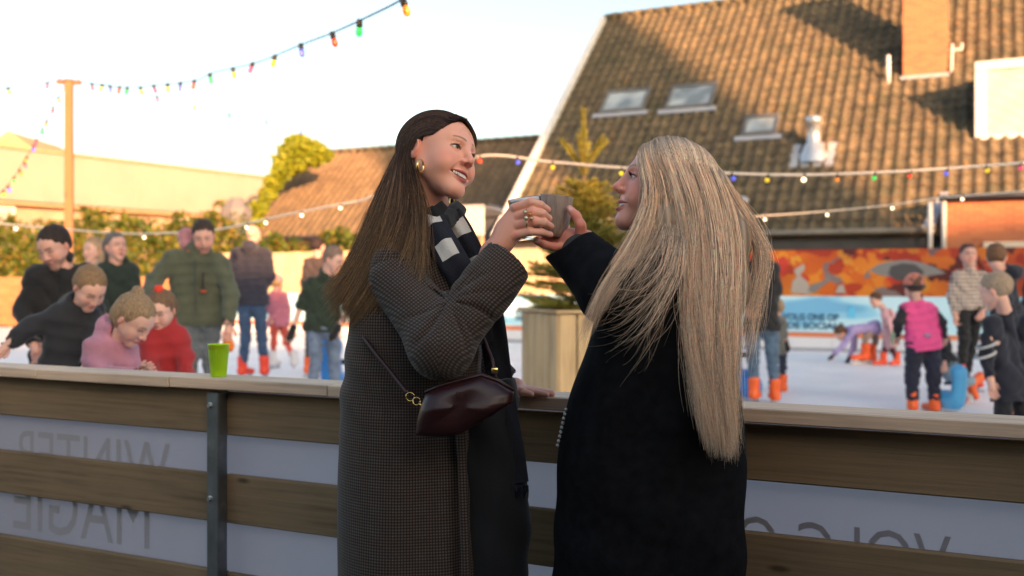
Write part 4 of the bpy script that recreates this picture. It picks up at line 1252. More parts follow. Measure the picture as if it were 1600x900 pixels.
_hf = head_field(.0042); _hv, _hq = _hf.mesh()
LOWHEAD = (_hv, _hq)
def hmat(pos, yaw, pitch=0, roll=0, s=1.0):
    return Matrix.Translation(Vector(pos)) @ Euler((0, 0, math.pi + R(yaw))).to_matrix().to_4x4() @ Euler((-R(pitch), 0, 0)).to_matrix().to_4x4() @ Euler((0, R(roll), 0)).to_matrix().to_4x4() @ Matrix.Scale(s, 4)
def xf(V, M): A = np.array(M); return (V @ A[:3, :3].T + A[:3, 3]).astype(np.float32)

m_hairs = {}
def hair_mat(c):
    k_ = tuple(c)
    if k_ in m_hairs: return m_hairs[k_]
    m, t, b = nt("hair_colour", c, .6, Specular_IOR_Level=.15)
    v = coords(t, 'Object', (240, 240, 40)); n = noise(t, v, 1, 4); r = ramp(t, n.outputs[0], [(.3, mul(c, .5)), (.5, c), (.75, mul(c, 1.6))])
    t.links.new(r.outputs[0], b.inputs["Base Color"]); bump(t, b, n.outputs[0], .8, .004); m_hairs[k_] = m
    return m
def hair_low(style, h=.0055):
    g = G((-.12, -.20, -.30), (.12, .12, .17), h)
    g.ell((0, -.022, .040), (.083, .101, .088), k=0)
    if style in ('long', 'pony', 'bun'):
        g.ell((0, -.045, -.01), (.080, .075, .09), k=.03)
    else:
        g.ell((0, -.050, .0), (.068, .055, .065), k=.03)
    if style == 'long':
        g.cap((0, -.07, -.03), (0, -.075, -.22), .065, .05, k=.04)
        for s in (-1, 1): g.cap((.07 * s, -.02, 0), (.075 * s, 0, -.2), .024, .02, k=.03)
    if style == 'pony':
        g.cap((0, -.10, .06), (0, -.15, .02), .022, .028, k=.01); g.cap((0, -.15, .02), (0, -.155, -.12), .028, .014, k=.02)
    if style == 'bun': g.ell((0, -.075, .112), (.032, .032, .028), k=.01)
    g.ell((0, .098, -.022), (.066, .070, .092), k=.012, sub=True)
    g.ell((0, .06, -.13), (.085, .10, .085), k=.02, sub=True)
    if style == 'short':
        for s in (-1, 1): g.ell((.095 * s, .012, -.030), (.034, .042, .054), k=.01, sub=True); g.ell((.085 * s, .075, .03), (.03, .04, .05), k=.01, sub=True)
        g.plane((0, -.06, -.045), (0, -.25, -1), .02)
    else:
        for s in (-1, 1): g.ell((.088 * s, .005, -.01), (.018, .022, .03), k=.01, sub=True)
        if style != 'long': g.plane((0, 0, -.075), (0, 0, -1), .02)
    ph = rnd.uniform(0, 6)
    g.disp(lambda x, y, z: .0022 * np.sin(x * 70 + y * 40 + ph) * np.sin(z * 60 + y * 30) + .0012 * np.sin(x * 190 + y * 60 + z * 30))
    return g.mesh()
def hat_low(h=.0055, band=True):
    g = G((-.12, -.14, -.08), (.12, .13, .17), h)
    g.ell((0, -.012, .035), (.092, .110, .100), k=0)
    g.plane((0, 0, .02), (0, .25, -1), .012)
    g.ell((0, -.012, .035), (.084, .102, .092), k=.004, sub=True)
    return g.mesh()
_hair_cache = {}
# one ice skate, boot pointing to +Y, sole at z = 0
def _skate():
    g = G((-.07, -.13, -.01), (.07, .2, .30), .008)
    g.cap((0, -.03, .09), (0, -.035, .23), .052, .056, k=.03); g.cap((0, -.03, .085), (0, .12, .075), .045, .036, k=.03)
    g.ell((0, -.06, .09), (.042, .045, .045), k=.02); g.plane((0, 0, .045), (0, 0, -1), .01); g.plane((0, -.03, .27), (0, 0, 1), .01)
    g.cap((0, -.03, .26), (0, -.035, .40), .040, .04, k=.004, sub=True)
    return g.mesh()
SKV, SKQ = _skate()
mbk = MB(); mbk.box((0, .02, .008), (.0022, 0, 0), (0, .14, 0), (0, 0, .012))
for y_ in (-.06, .09): mbk.box((0, y_, .034), (.010, 0, 0), (0, .022, 0), (0, 0, .018))
m_blade, _, _ = nt("skate_blade", (.5, .5, .52), .3, 1.0)
blade_me = mbk.mesh("blade"); blade_me.materials.append(m_blade)
skate_me = {}
def skates(root, an, toe, c, s=1.0):
    key = tuple(c)
    if key not in skate_me:
        me = mesh_np("skate", SKV, SKQ); mt, _, _ = nt("skate_shell", c, .4); me.materials.append(mt); skate_me[key] = me
    for a, d in zip(an, toe):
        o = bpy.data.objects.new("skate", skate_me[key]); col.objects.link(o); o.parent = root; o.matrix_parent_inverse = wmat(root).inverted()
        yaw, pit = d; M = Matrix.Translation(a) @ Euler((0, 0, math.pi + R(yaw))).to_matrix().to_4x4() @ Euler((-R(pit), 0, 0)).to_matrix().to_4x4() @ Matrix.Translation((0, .03 * s, -.13 * s)) @ Matrix.Scale(s, 4)
        o.matrix_basis = M
        b_ = bpy.data.objects.new("blade", blade_me); col.objects.link(b_); b_.parent = o
def fingers_tubes(h, d, s, side):
    """curled fingers from a wrist-end point h along direction d"""
    d = Vector(d).normalized(); a = d.cross(Vector((0, 1, 0)));
    if a.length < .1: a = d.cross(Vector((1, 0, 0)))
    a.normalize(); b_ = d.cross(a); mb = MB()
    for k, (o, l) in enumerate(((-.027, .062), (-.009, .072), (.009, .068), (.026, .054))):
        p = h + d * .075 * s + a * o * s
        mb.tube([p - d * .02 * s, p + d * l * .45 * s, p + d * l * .8 * s + b_ * .018 * s * side, p + d * l * .9 * s + b_ * .034 * s * side], [.009 * s, .0088 * s, .008 * s, .006 * s], 6)
    p = h + d * .03 * s + a * .03 * s
    mb.tube([p, p + d * .03 * s + a * .018 * s + b_ * .01 * s * side, p + d * .055 * s + a * .020 * s + b_ * .022 * s * side], [.011 * s, .0095 * s, .007 * s], 6)
    me = mb.mesh("tmp"); V = np.array([v.co[:] for v in me.vertices]); Q = []
    for f in me.polygons:
        vs = list(f.vertices)
        if len(vs) == 4: Q.append(vs)
        else:
            for i in range(1, len(vs) - 1, 2): Q.append([vs[0], vs[i], vs[i + 1], vs[min(i + 2, len(vs) - 1)]])
    bpy.data.meshes.remove(me)
    return V, np.array(Q)

def person(label, D, J, head=(0, 0, 0), hs=.23, b=1.0, coat=(.05, .05, .06), coat_puff=0, coat_rough=.9, hem=None, pants=(.08, .12, .2), hair=('short', (.12, .08, .05)), hat=None,
           skate=(.8, .12, .02), toes=None, skin=SKIN, glove=None, hood=None, sleeves=1.0, coat_mat=None, group=None, h=.0105, vest=None, skirt=None, beard=None, extra=None, pant_w=1.0, skate_s=None):
    j = {k_: P(v[0], v[1], D + (v[2] if len(v) > 2 else 0)) for k_, v in J.items() if k_ != 'hem'}
    pel = j['pel']
    root = empty("person", (pel.x, pel.y, .15), label, "person", group)
    hd_ = hmat(j['head'], head[0], head[1], head[2], hs / .232)
    side = (j['sB'] - j['sA']); side.normalize()
    axis = (j['neck'] - pel).normalized(); fwd = axis.cross(side)
    if (Vector((math.sin(R(head[0])), -math.cos(R(head[0])), 0))).dot(fwd) < 0: fwd = -fwd
    pw = .085 * b
    hipA, hipB = pel - side * pw, pel + side * pw
    for nm, hp, sg in (('A', hipA, -1), ('B', hipB, 1)):
        if 'a' + nm not in j: j['a' + nm] = Vector((hp.x + side.x * sg * .03, hp.y + .0, .15 + .125 * b))
        if 'k' + nm not in j: j['k' + nm] = (hp + j['a' + nm]) / 2 + Vector((0, -.02, 0))
    pts = [v for v in j.values()] + [hipA, hipB]
    lo = np.min([tuple(p) for p in pts], 0) - .20; hi = np.max([tuple(p) for p in pts], 0) + .20
    # --- body: one figure under the clothes
    g = G(lo, hi, h * 1.1)
    g.cap(j['sA'] * .85 + j['neck'] * .15, hipA, .046 * b, .055 * b, k=.04); g.cap(j['sB'] * .85 + j['neck'] * .15, hipB, .046 * b, .055 * b, k=.04)
    g.cap(j['neck'], pel, .046 * b, .065 * b, k=.04)
    hd_c = hd_ @ Vector((0, -.02, -.06)); g.cap(hd_c, j['neck'] - axis * .03, .050 * b, .056 * b, k=.02)
    for s_, e_, w_ in (('sA', 'eA', 'hA'), ('sB', 'eB', 'hB')):
        g.cap(j[s_], j[e_], .038 * b, .030 * b, k=.02); g.cap(j[e_], j[w_], .030 * b, .022 * b, k=.02)
        d = (j[w_] - j[e_]).normalized(); g.cap(j[w_], j[w_] + d * .06 * b, .026 * b, .027 * b, k=.02)
    for hp, k_, a_ in ((hipA, 'kA', 'aA'), (hipB, 'kB', 'aB')):
        g.cap(hp, j[k_], .066 * b, .046 * b, k=.03); g.cap(j[k_], j[a_], .044 * b, .032 * b, k=.02)
    V, Q = g.mesh(); parts = [(V, Q, np.array(skin))]
    C = head_color(LOWHEAD[0], 0, skin, brow=mul(hair[1], .8) if hair else (.2, .13, .1))
    if beard is not None:
        w = sm(-LOWHEAD[0][:, 2], .045, .06) * sm(LOWHEAD[0][:, 1], -.005, .02) * .55
        C = C * (1 - w[:, None]) + np.array(beard) * w[:, None]
    parts.append((xf(LOWHEAD[0], hd_), LOWHEAD[1], C))
    for (w_, e_, sg) in (('hA', 'eA', 1), ('hB', 'eB', -1)):
        V, Q = fingers_tubes(j[w_], j[w_] - j[e_], b, sg); parts.append((V, Q, np.array(skin)))
    V, Q, C = join_vf(parts)
    link("body", mesh_np("body", V, Q, color=C), root, m_skin)
    # --- coat
    pf = .010 * coat_puff
    g = G(lo, hi, h)
    g.cap(j['sA'] * .80 + j['neck'] * .20, hipA, .061 * b + pf, .073 * b + pf, k=.07); g.cap(j['sB'] * .80 + j['neck'] * .20, hipB, .061 * b + pf, .073 * b + pf, k=.07)
    g.cap(j['neck'] - axis * .04, pel, .064 * b + pf, .080 * b + pf, k=.07)
    hemp = P(J['hem'][0], J['hem'][1], D) if 'hem' in J else pel - axis * .06
    if (pel - hemp).dot(axis) > .02:
        for hp in (hipA, hipB, pel): g.cap(hp, hp - axis * ((pel - hemp).dot(axis) + .05), .10 * b + pf, (.125 if skirt else .105) * b + pf, k=.06)
    tors = g.F.copy()
    for s_, e_, w_ in (('sA', 'eA', 'hA'), ('sB', 'eB', 'hB')):
        if sleeves >= 1:
            g.cap(j[s_], j[e_], .053 * b + pf, .046 * b + pf, k=.035); g.cap(j[e_], j[w_], .050 * b + pf, .038 * b + pf * .6, k=.02)
        else: g.cap(j[s_], j[s_].lerp(j[e_], 1.0), .060 * b, .055 * b, k=.035)
    # cuffs and collar
    g.cap(j['neck'] - axis * .01, j['neck'] + axis * .045 * b, .066 * b + pf * .5, .060 * b + pf * .4, k=.03)
    if hood:
        c = j['neck'] - fwd * .085 * b + axis * .02
        g.ell(c, (.085 * b, .085 * b, .075 * b), k=.04); g.cap(j['neck'] + axis * .05 - side * .05 * b, j['neck'] + axis * .05 + side * .05 * b - fwd * .0, .035 * b, .035 * b, k=.03)
    g.cap(j['neck'] + axis * .02, hd_c, .052 * b, .056 * b, k=.01, sub=True)
    for s_, e_, w_ in (('sA', 'eA', 'hA'), ('sB', 'eB', 'hB')):
        d = (j[w_] - j[e_]).normalized()
        if sleeves >= 1: g.cap(j[w_] - d * .005, j[w_] + d * .12, .033 * b, .045 * b, k=.004, sub=True)
    d = np.array(axis)
    hz = hemp
    cut = (g.ax[0][:, None, None] - hz.x) * d[0] + (g.ax[1][None, :, None] - hz.y) * d[1] + (g.ax[2][None, None, :] - hz.z) * d[2]
    arm = np.full_like(g.F, 1.0); ag = G.__new__(G); ag.__dict__.update(g.__dict__); ag.F = arm
    for s_, e_, w_ in (('sA', 'eA', 'hA'), ('sB', 'eB', 'hB')):
        if sleeves >= 1: ag.cap(j[s_], j[e_], .053 * b + pf, .046 * b + pf, k=.02); ag.cap(j[e_], j[w_], .050 * b + pf, .038 * b + pf * .6, k=.02)
    g.F = np.where(ag.F < .012, g.F, np.maximum(g.F, -cut))
    ph = rnd.uniform(0, 6)
    if coat_puff:
        ax3 = np.array(axis)
        g.disp(lambda x, y, z: .008 * np.abs(np.sin((x * ax3[0] + y * ax3[1] + z * ax3[2]) * 44 + .5 * np.sin(x * 9))) - .004 + .002 * np.sin(x * 60 + ph) * np.sin(z * 35))
    else:
        g.disp(lambda x, y, z: .012 * (1 - np.abs(np.sin(z * 17 + x * 13 + 1.3 * np.sin(x * 19 + y * 11) + ph))) ** 2.5 + .0055 * np.sin(z * 38 + x * 26 + ph) * np.sin(x * 21 - y * 33 + z * 11) + .003 * np.sin(z * 71 - x * 49 + ph) * np.sin(y * 40 + x * 20))
    V, Q = g.mesh()
    if vest is not None:      # body of another colour than the sleeves
        ix = np.clip(((V - g.lo) / h).astype(int), 0, np.array(tors.shape) - 1)
        C = np.where((tors[ix[:, 0], ix[:, 1], ix[:, 2]] < .016)[:, None], np.array(vest), np.array(coat))
        o = link("jacket", mesh_np("jacket", V, Q, color=C), root, m_vc)
    else: o = link("jacket" if not skirt else "coat", mesh_np("jacket", V, Q), root, coat_mat or cloth(coat, coat_rough))
    # --- trousers
    g = G(lo, hi, h)
    g.ell(pel, (.13 * b, .11 * b, .11 * b), k=.02)
    for hp, k_, a_ in ((hipA, 'kA', 'aA'), (hipB, 'kB', 'aB')):
        g.cap(hp, j[k_], .084 * b * pant_w, .062 * b * pant_w, k=.04); g.cap(j[k_], j[a_] + Vector((0, 0, .02)), .060 * b * pant_w, .050 * b * pant_w, k=.02)
    g.disp(lambda x, y, z: .010 * (1 - np.abs(np.sin(z * 21 + x * 12 + 1.2 * np.sin(x * 30) + ph))) ** 2.5 + .004 * np.sin(z * 50 + x * 30 + ph) * np.sin(x * 30 - y * 20 + z * 9) + .003 * np.sin(z * 90 + ph))
    V, Q = g.mesh(); link("trousers", mesh_np("trousers", V, Q), root, cloth(pants, .85, .3))
    sk_s = skate_s or (.6 + .4 * b)
    tz = toes or ((head[0] - 15, 0), (head[0] + 15, 0))
    skates(root, [j['aA'], j['aB']], tz, skate, sk_s)
    if glove is not None:
        for w_, e_ in (('hA', 'eA'), ('hB', 'eB')):
            d = (j[w_] - j[e_]).normalized(); gg = G(np.array(j[w_]) - .14, np.array(j[w_]) + .14, .009)
            gg.cap(j[w_] - d * .01, j[w_] + d * .10 * b, .034 * b, .036 * b, k=.01); gg.cap(j[w_] + d * .10 * b, j[w_] + d * .135 * b, .030 * b, .022 * b, k=.02)
            V, Q = gg.mesh(); link("glove", mesh_np("glove", V, Q), root, cloth(glove))
    if hair:
        V, Q = hair_low(hair[0]); link("hair", mesh_np("hair", xf(V, hd_), Q), root, hair_mat(hair[1]))
    if hat:
        V, Q = hat_low(); link(hat[0], mesh_np(hat[0], xf(V, hd_), Q), root, cloth(hat[1]))
    if hood and not isinstance(hood, bool):   # a hood of another colour standing behind the head
        gg = G(np.array(j['neck']) - .2, np.array(j['neck']) + .2, .009)
        c = j['neck'] - fwd * .07 * b + axis * .05; gg.ell(c, (.09 * b, .085 * b, .08 * b), k=0); gg.ell(c + fwd * .05 * b + axis * .05, (.075 * b, .07 * b, .08 * b), k=.01, sub=True)
        V, Q = gg.mesh(); link("hood", mesh_np("hood", V, Q), root, cloth(hood))
    if extra: extra(root, j, hd_, axis, side, fwd)
    return root, j
m_vc = vcol_mat("two_tone_cloth", .8)
BG = "skaters on the ice rink"
FAIR = np.array((.62, .33, .26)); PALE = np.array((.68, .39, .31))
JEANS = (.055, .10, .20); 
# ---- left half
person("man in a black jacket with short dark hair looking down, furthest left of the adults", 5.6,
       dict(head=(85, 387), neck=(97, 417, .05), sA=(55, 432), sB=(139, 430, .1), eA=(35, 485), hA=(52, 535, -.1), eB=(150, 485, .05), hB=(132, 530, -.1), pel=(98, 522, .12), hem=(98, 535)),
       (-12, 28, 8), .228, 1.06, (.012, .012, .015), 0, pants=(.02, .02, .025), hair=('short', (.035, .025, .022)), group=BG, beard=(.2, .12, .1), skin=FAIR)
person("boy in a dark padded jacket stretching one arm to the left over the rail", 4.85,
       dict(head=(140, 451), neck=(122, 484, .05), sA=(84, 497), sB=(143, 500, .12), eA=(45, 512, -.05), hA=(14, 538, -.12), eB=(152, 545), hB=(135, 572, -.12), pel=(106, 590, .08), hem=(106, 620)),
       (50, 42, 0), .203, .80, (.022, .023, .030), 1, pants=(.03, .03, .04), hair=('short', (.24, .15, .085)), group=BG, hood=True, skin=PALE)
def scrunchie(root, j, hd_, axis, side, fwd):
    mb = MB(); c = [hd_ @ (Vector((0, -.07, .095)) + Vector((math.cos(a) * .026, math.sin(a) * .026, 0))) for a in [2 * math.pi * i / 12 for i in range(13)]]
    mb.tube(c, .006, 6, caps=False); mb.build("hair_tie", cloth((.02, .02, .02)), root, True)
person("small girl in a pink hooded jacket with fair hair tied up, bending over the rail", 4.0,
       dict(head=(209, 500), neck=(183, 533, .05), sA=(148, 548, .0), sB=(196, 556, .12), eA=(160, 592, -.08), hA=(212, 586, -.14), eB=(205, 600, .1), hB=(222, 585, -.02), pel=(165, 640, .05), hem=(165, 680)),
       (72, 44, 0), .195, .72, (.62, .27, .36), 1, pants=(.10, .10, .14), hair=('bun', (.30, .20, .12)), group=BG, hood=(.66, .30, .39), skin=PALE, extra=scrunchie)
def bobble(root, j, hd_, axis, side, fwd):
    mb = MB(); mb.lathe(hd_ @ Vector((0, -.02, .125)), [(0, -.02), (.022, -.01), (.024, .01), (.014, .024), (0, .026)], 10); mb.build("hair_bobble", cloth((.8, .06, .03)), root, True)
person("small child in a red coat with a red hair bobble", 4.75,
       dict(head=(251, 486), neck=(257, 514, .03), sA=(235, 530), sB=(281, 530, .05), eA=(232, 562, -.05), hA=(240, 590, -.14), eB=(290, 558), hB=(289, 583, -.06), pel=(259, 600, .03), hem=(259, 640)),
       (-4, 22, 0), .188, .70, (.42, .022, .025), 1, pants=(.08, .08, .1), hair=('pony', (.17, .10, .06)), group=BG, hood=True, skin=PALE, extra=bobble)
person("woman in a dark green hoodie with greying dark hair looking right", 7.8,
       dict(head=(181, 386), neck=(182, 412, .02), sA=(160, 421), sB=(207, 424, .05), eA=(156, 458), hA=(168, 492, -.1), eB=(216, 460), hB=(214, 498, -.05), pel=(186, 498, .05), hem=(186, 512)),
       (48, -2, 0), .222, .95, (.018, .032, .024), 0, pants=(.03, .03, .035), hair=('pony', (.13, .12, .115)), group=BG, hood=True, skin=FAIR)
person("person with fair hair in a beige coat half hidden behind the man in black", 9.2,
       dict(head=(146, 391), neck=(147, 412), sA=(132, 420), sB=(164, 420), eA=(128, 448), hA=(130, 475), eB=(168, 448), hB=(166, 475), pel=(148, 478)),
       (-25, 5, 0), .225, .85, (.42, .32, .26), 0, hair=('long', (.36, .24, .15)), group=BG, skin=PALE)
def olive_extra(root, j, hd_, axis, side, fwd):
    mb = MB(); c = j['neck'] + axis * .045
    ring = [c + side * math.cos(a) * .075 + fwd * (math.sin(a) * .06 - .0) + axis * (-.018 * math.sin(a)) for a in [2 * math.pi * i / 16 for i in range(17)]]
    mb.tube(ring, .014, 6, caps=False); mb.build("collar_lining", cloth((.62, .09, .04)), root, True)
    mb = MB(); f0 = j['neck'] + fwd * .112 - axis * .0; f1 = j['pel'] + fwd * .118
    mb.tube([f0, (f0 + f1) / 2 + fwd * .01, f1], .005, 6); mb.build("zip", cloth((.05, .06, .05)), root)
    gg = G(np.array(P(291, 369, 7.42)) - .14, np.array(P(291, 369, 7.42)) + .14, .01); gg.ell(P(291, 369, 7.42), (.062, .07, .065), k=0); gg.ell(P(296, 382, 7.40), (.07, .07, .05), k=.03)
    V, Q = gg.mesh(); link("pink_hood", mesh_np("pink_hood", V, Q), root, cloth((.60, .26, .30)))
    mb = MB(); p = f0 - axis * .16 + side * .055; mb.bbox(p, side * .006, fwd * .01, axis * .06, .003); mb.build("pocket_zip", cloth((.02, .02, .02)), root)
    mb = MB(); p = f0 - axis * .24 + side * .055; mb.bbox(p, side * .018, fwd * .01, axis * .006, .003); mb.build("chest_mark", cloth((.7, .1, .04)), root)
    mb = MB(); hB = j['hB']; mb.lathe(hB - UP * .17, [(0, -.04), (.03, -.035), (.045, .0), (.035, .05), (0, .06)], 8); mb.build("orange_mitten", cloth((.9, .22, .01)), root, True)
person("tall bearded man in an olive green padded jacket", 7.3,
       dict(head=(318, 370), neck=(309, 400, .04), sA=(268, 406, 0), sB=(346, 414, .06), eA=(240, 440, -.1), hA=(231, 468, -.28), eB=(361, 460, -.02), hB=(357, 505, -.08), pel=(310, 496, .1), hem=(310, 511),
            kA=(300, 545, .05), kB=(328, 548, .1)),
       (16, 24, 4), .228, 1.08, (.095, .105, .068), 1, pants=(.12, .14, .16), hair=('short', (.05, .035, .028)), group=BG, hood=True, beard=(.16, .08, .06), skin=FAIR, extra=olive_extra)
person("bald man in a navy padded jacket and blue jeans standing with his back turned", 11.5,
       dict(head=(396, 367), neck=(393, 388), sA=(368, 397), sB=(417, 399), eA=(359, 430), hA=(366, 457, -.12), eB=(423, 432), hB=(410, 455, .18), pel=(393, 470), hem=(393, 477), kA=(384, 528, -.03), kB=(409, 528, .03), aA=(379, 574), aB=(413, 574)),
       (168, 0, 0), .225, 1.05, (.028, .028, .050), 1, pants=(.035, .075, .165), hair=None, group=BG, hood=True, skin=np.array((.60, .36, .28)), skate=(.75, .05, .02))
person("child in a pink jacket and helmet with coral trousers skating away", 12.3,
       dict(head=(433, 443), neck=(433, 456), sA=(425, 463), sB=(444, 463), eA=(421, 480), hA=(424, 497, -.05), eB=(449, 481), hB=(450, 500), pel=(435, 504), hem=(435, 511), kA=(428, 535), kB=(447, 535), aA=(426, 562), aB=(459, 562)),
       (170, 5, 0), .20, .66, (.55, .18, .27), 1, pants=(.68, .10, .07), hair=('short', (.3, .2, .1)), hat=("helmet", (.72, .30, .34)), group=BG, skate=(.6, .6, .65), skin=PALE)
person("dark haired man in a grey jacket partly hidden behind the boy in green", 12.4,
       dict(head=(497, 386), neck=(497, 402), sA=(480, 411), sB=(514, 411), eA=(475, 440), hA=(478, 465), eB=(519, 440), hB=(517, 465), pel=(497, 466)),
       (150, 0, 0), .225, 1.0, (.055, .04, .045), 0, pants=(.05, .05, .06), hair=('short', (.03, .02, .02)), group=BG, skin=FAIR)
person("boy in a dark green sweater, light jeans and black gloves behind the brown haired woman", 8.8,
       dict(head=(521, 406), neck=(508, 431, .03), sA=(482, 445), sB=(534, 446, .05), eA=(470, 478), hA=(458, 513, -.04), eB=(545, 484, -.05), hB=(528, 512, -.14), pel=(504, 508, .04), hem=(504, 519), kA=(494, 560), kB=(522, 560)),
       (66, 26, 0), .225, .92, (.022, .038, .024), 0, pants=(.16, .22, .34), hair=('short', (.22, .15, .12)), group=BG, sleeves=.5, glove=(.01, .01, .012), skin=PALE)
# ---- right half
person("man in a black hoodie and blue jeans standing behind the long blonde hair", 9.6,
       dict(head=(1187, 388), neck=(1188, 408), sA=(1166, 419), sB=(1210, 420), eA=(1158, 452), hA=(1168, 482, -.14), eB=(1215, 455), hB=(1205, 482, .14), pel=(1190, 508), hem=(1190, 517), kA=(1177, 562), kB=(1207, 562), aA=(1178, 610), aB=(1211, 612)),
       (165, 0, 0), .23, 1.0, (.018, .018, .020), 0, pants=(.10, .17, .27), hair=('short', (.10, .07, .05)), group=BG, hood=True, skin=FAIR)
person("child in dark clothes and a grey cap half behind the man in the black hoodie", 10.7,
       dict(head=(1214, 482), neck=(1213, 495), sA=(1203, 502), sB=(1224, 502), eA=(1203, 520), hA=(1208, 532, -.05), eB=(1226, 520), hB=(1229, 536, -.04), pel=(1214, 545), aA=(1208, 600), aB=(1223, 601)),
       (185, 0, 0), .20, .66, (.16, .16, .15), 0, pants=(.022, .03, .06), hair=('short', (.3, .2, .12)), hat=("knitted_cap", (.32, .29, .25)), group=BG, glove=(.01, .01, .012), skin=PALE)
person("girl in a lilac jacket bending down with both gloved hands on the ice", 14.3,
       dict(head=(1314, 521), neck=(1328, 514), sA=(1333, 517, -.12), sB=(1336, 516, .13), eA=(1318, 539, -.14), hA=(1303, 554, -.14), eB=(1334, 542, .14), hB=(1327, 558, .14), pel=(1366, 512), hem=(1372, 512), kA=(1352, 530, -.1), kB=(1368, 534, .08), aA=(1352, 552, -.08), aB=(1362, 553, .1)),
       (-80, 55, 0), .215, .74, (.42, .33, .62), 1, pants=(.34, .24, .2), hair=('short', (.10, .055, .035)), group=BG, glove=(.015, .01, .03), skin=PALE, toes=((-90, 0), (-90, 0)), skate=(.82, .10, .015), skate_s=1.15)
person("small girl in a pale pink coat with a green bag standing by the far boards", 14.1,
       dict(head=(1368, 469), neck=(1381, 481), sA=(1381, 487, -.11), sB=(1394, 487, .11), eA=(1390, 505, -.14), hA=(1392, 522, -.2), eB=(1397, 505, .14), hB=(1390, 520, .2), pel=(1389, 520), hem=(1389, 543), kA=(1383, 547), kB=(1395, 548), aA=(1380, 562), aB=(1401, 562)),
       (-70, 28, 0), .21, .70, (.68, .38, .42), 0, pants=(.08, .015, .03), hair=('short', (.09, .05, .035)), group=BG, skirt=True, skate=(.75, .08, .02), skin=PALE,
       extra=lambda root, j, hd_, axis, side, fwd: (lambda mb: (mb.bbox(j['hA'] + Vector((.03, -.06, -.05)), (.05, 0, 0), (0, .02, 0), (0, 0, .09), .01), mb.build("bag", cloth((.22, .33, .24)), root)))(MB()))
def logo(root, j, hd_, axis, side, fwd):
    mb = MB(); c = j['pel'].lerp(j['neck'], .12) - fwd * .118; mb.bbox(c, side * .028, fwd * .012, axis * .014, .004); mb.build("reflector", cloth((.35, .32, .5)), root)
    mb = MB(); ring = [hd_ @ Vector((math.cos(a) * .087, -.012 + math.sin(a) * .103, .012 + .025 * math.sin(a))) for a in [2 * math.pi * i / 20 for i in range(21)]]
    mb.tube(ring, .014, 6, caps=False); mb.build("cap_band", cloth((.02, .02, .03)), root, True)
person("child in a bright pink padded vest, coral cap and navy snow trousers seen from behind", 9.0,
       dict(head=(1428, 449), neck=(1433, 471), sA=(1413, 484), sB=(1456, 485), eA=(1404, 503, -.03), hA=(1402, 522, .06), eB=(1471, 504), hB=(1474, 526, .05), pel=(1442, 530), hem=(1442, 547), kA=(1425, 592), kB=(1459, 592), aA=(1426, 628), aB=(1460, 629)),
       (178, 8, 0), .225, .80, (.015, .015, .02), 1, pants=(.014, .016, .042), hair=('short', (.12, .07, .05)), hat=("cap", (.78, .24, .17)), vest=(.74, .08, .27), group=BG, skin=PALE, extra=logo, pant_w=1.35, coat_rough=.4)
person("child in light blue jeans fallen on one knee behind the pink vest", 9.5,
       dict(head=(1461, 508, .2), neck=(1464, 526, .1), sA=(1452, 535, .1), sB=(1478, 535, 0), eA=(1450, 555), hA=(1455, 580), eB=(1478, 550), hB=(1476, 568, -.1), pel=(1474, 566), hem=(1476, 572), kA=(1499, 603, -.1), kB=(1490, 592, .15), aA=(1521, 597, .1), aB=(1506, 620, .25)),
       (120, 20, 0), .20, .76, (.02, .022, .03), 0, pants=(.20, .31, .40), hair=('short', (.1, .06, .04)), group=BG, toes=((100, 60), (60, 50)), skin=PALE, skate_s=.9)
m, t, b_n = nt("striped_knit", (.6, .5, .42), .95)
v = coords(t, 'Position', (1, 1, 1)); wv = t.nodes.new("ShaderNodeTexWave"); wv.wave_type = 'BANDS'; wv.bands_direction = 'Z'; wv.inputs["Scale"].default_value = 7.5; wv.inputs["Distortion"].default_value = .6
t.links.new(v, wv.inputs[0]); wx = t.nodes.new("ShaderNodeTexWave"); wx.bands_direction = 'X'; wx.inputs["Scale"].default_value = 9; t.links.new(v, wx.inputs[0])
mm_ = node(t, "ShaderNodeMath", operation='MULTIPLY'); t.links.new(wv.outputs[0], mm_.inputs[0]); t.links.new(wx.outputs[0], mm_.inputs[1])
r = ramp(t, mm_.outputs[0], [(.12, (.52, .42, .36)), (.42, (.08, .075, .085))]); t.links.new(r.outputs[0], b_n.inputs["Base Color"]); m_stripe = m
def scarf_red(root, j, hd_, axis, side, fwd):
    mb = MB(); mb.tube([hd_ @ Vector((-.05, -.06, .06)), hd_ @ Vector((-.09, -.09, 0)), j['sB'] + Vector((.0, -.03, .03))], [.03, .035, .03], 8); mb.build("ponytail", hair_mat((.20, .04, .03)), root, True)
person("woman in a cream and black patterned sweater and black trousers facing the camera", 10.4,
       dict(head=(1513, 399), neck=(1516, 420), sA=(1494, 432), sB=(1540, 432), eA=(1486, 460), hA=(1492, 490, -.05), eB=(1548, 460), hB=(1536, 485, -.12), pel=(1514, 478), hem=(1514, 484), kA=(1507, 530, -.1), kB=(1520, 530, .05), aA=(1500, 588, -.12), aB=(1508, 592, .2)),
       (-8, 0, 0), .235, .97, (.4, .3, .2), 0, coat_mat=m_stripe, pants=(.008, .008, .010), hair=('short', (.09, .04, .035)), group=BG, skin=FAIR, extra=scarf_red, toes=((-30, 0), (60, 0)), skate=(.7, .04, .02))
person("brown haired boy in a navy coat cut by the right edge of the picture", 8.4,
       dict(head=(1557, 403), neck=(1572, 430, .03), sA=(1560, 448, -.08), sB=(1620, 446, .08), eA=(1556, 490), hA=(1562, 530), eB=(1630, 492), hB=(1628, 535), pel=(1594, 530), hem=(1594, 560)),
       (150, 12, 0), .225, .96, (.018, .020, .034), 0, pants=(.01, .01, .016), hair=('short', (.16, .085, .05)), group=BG, skin=PALE, hood=True)
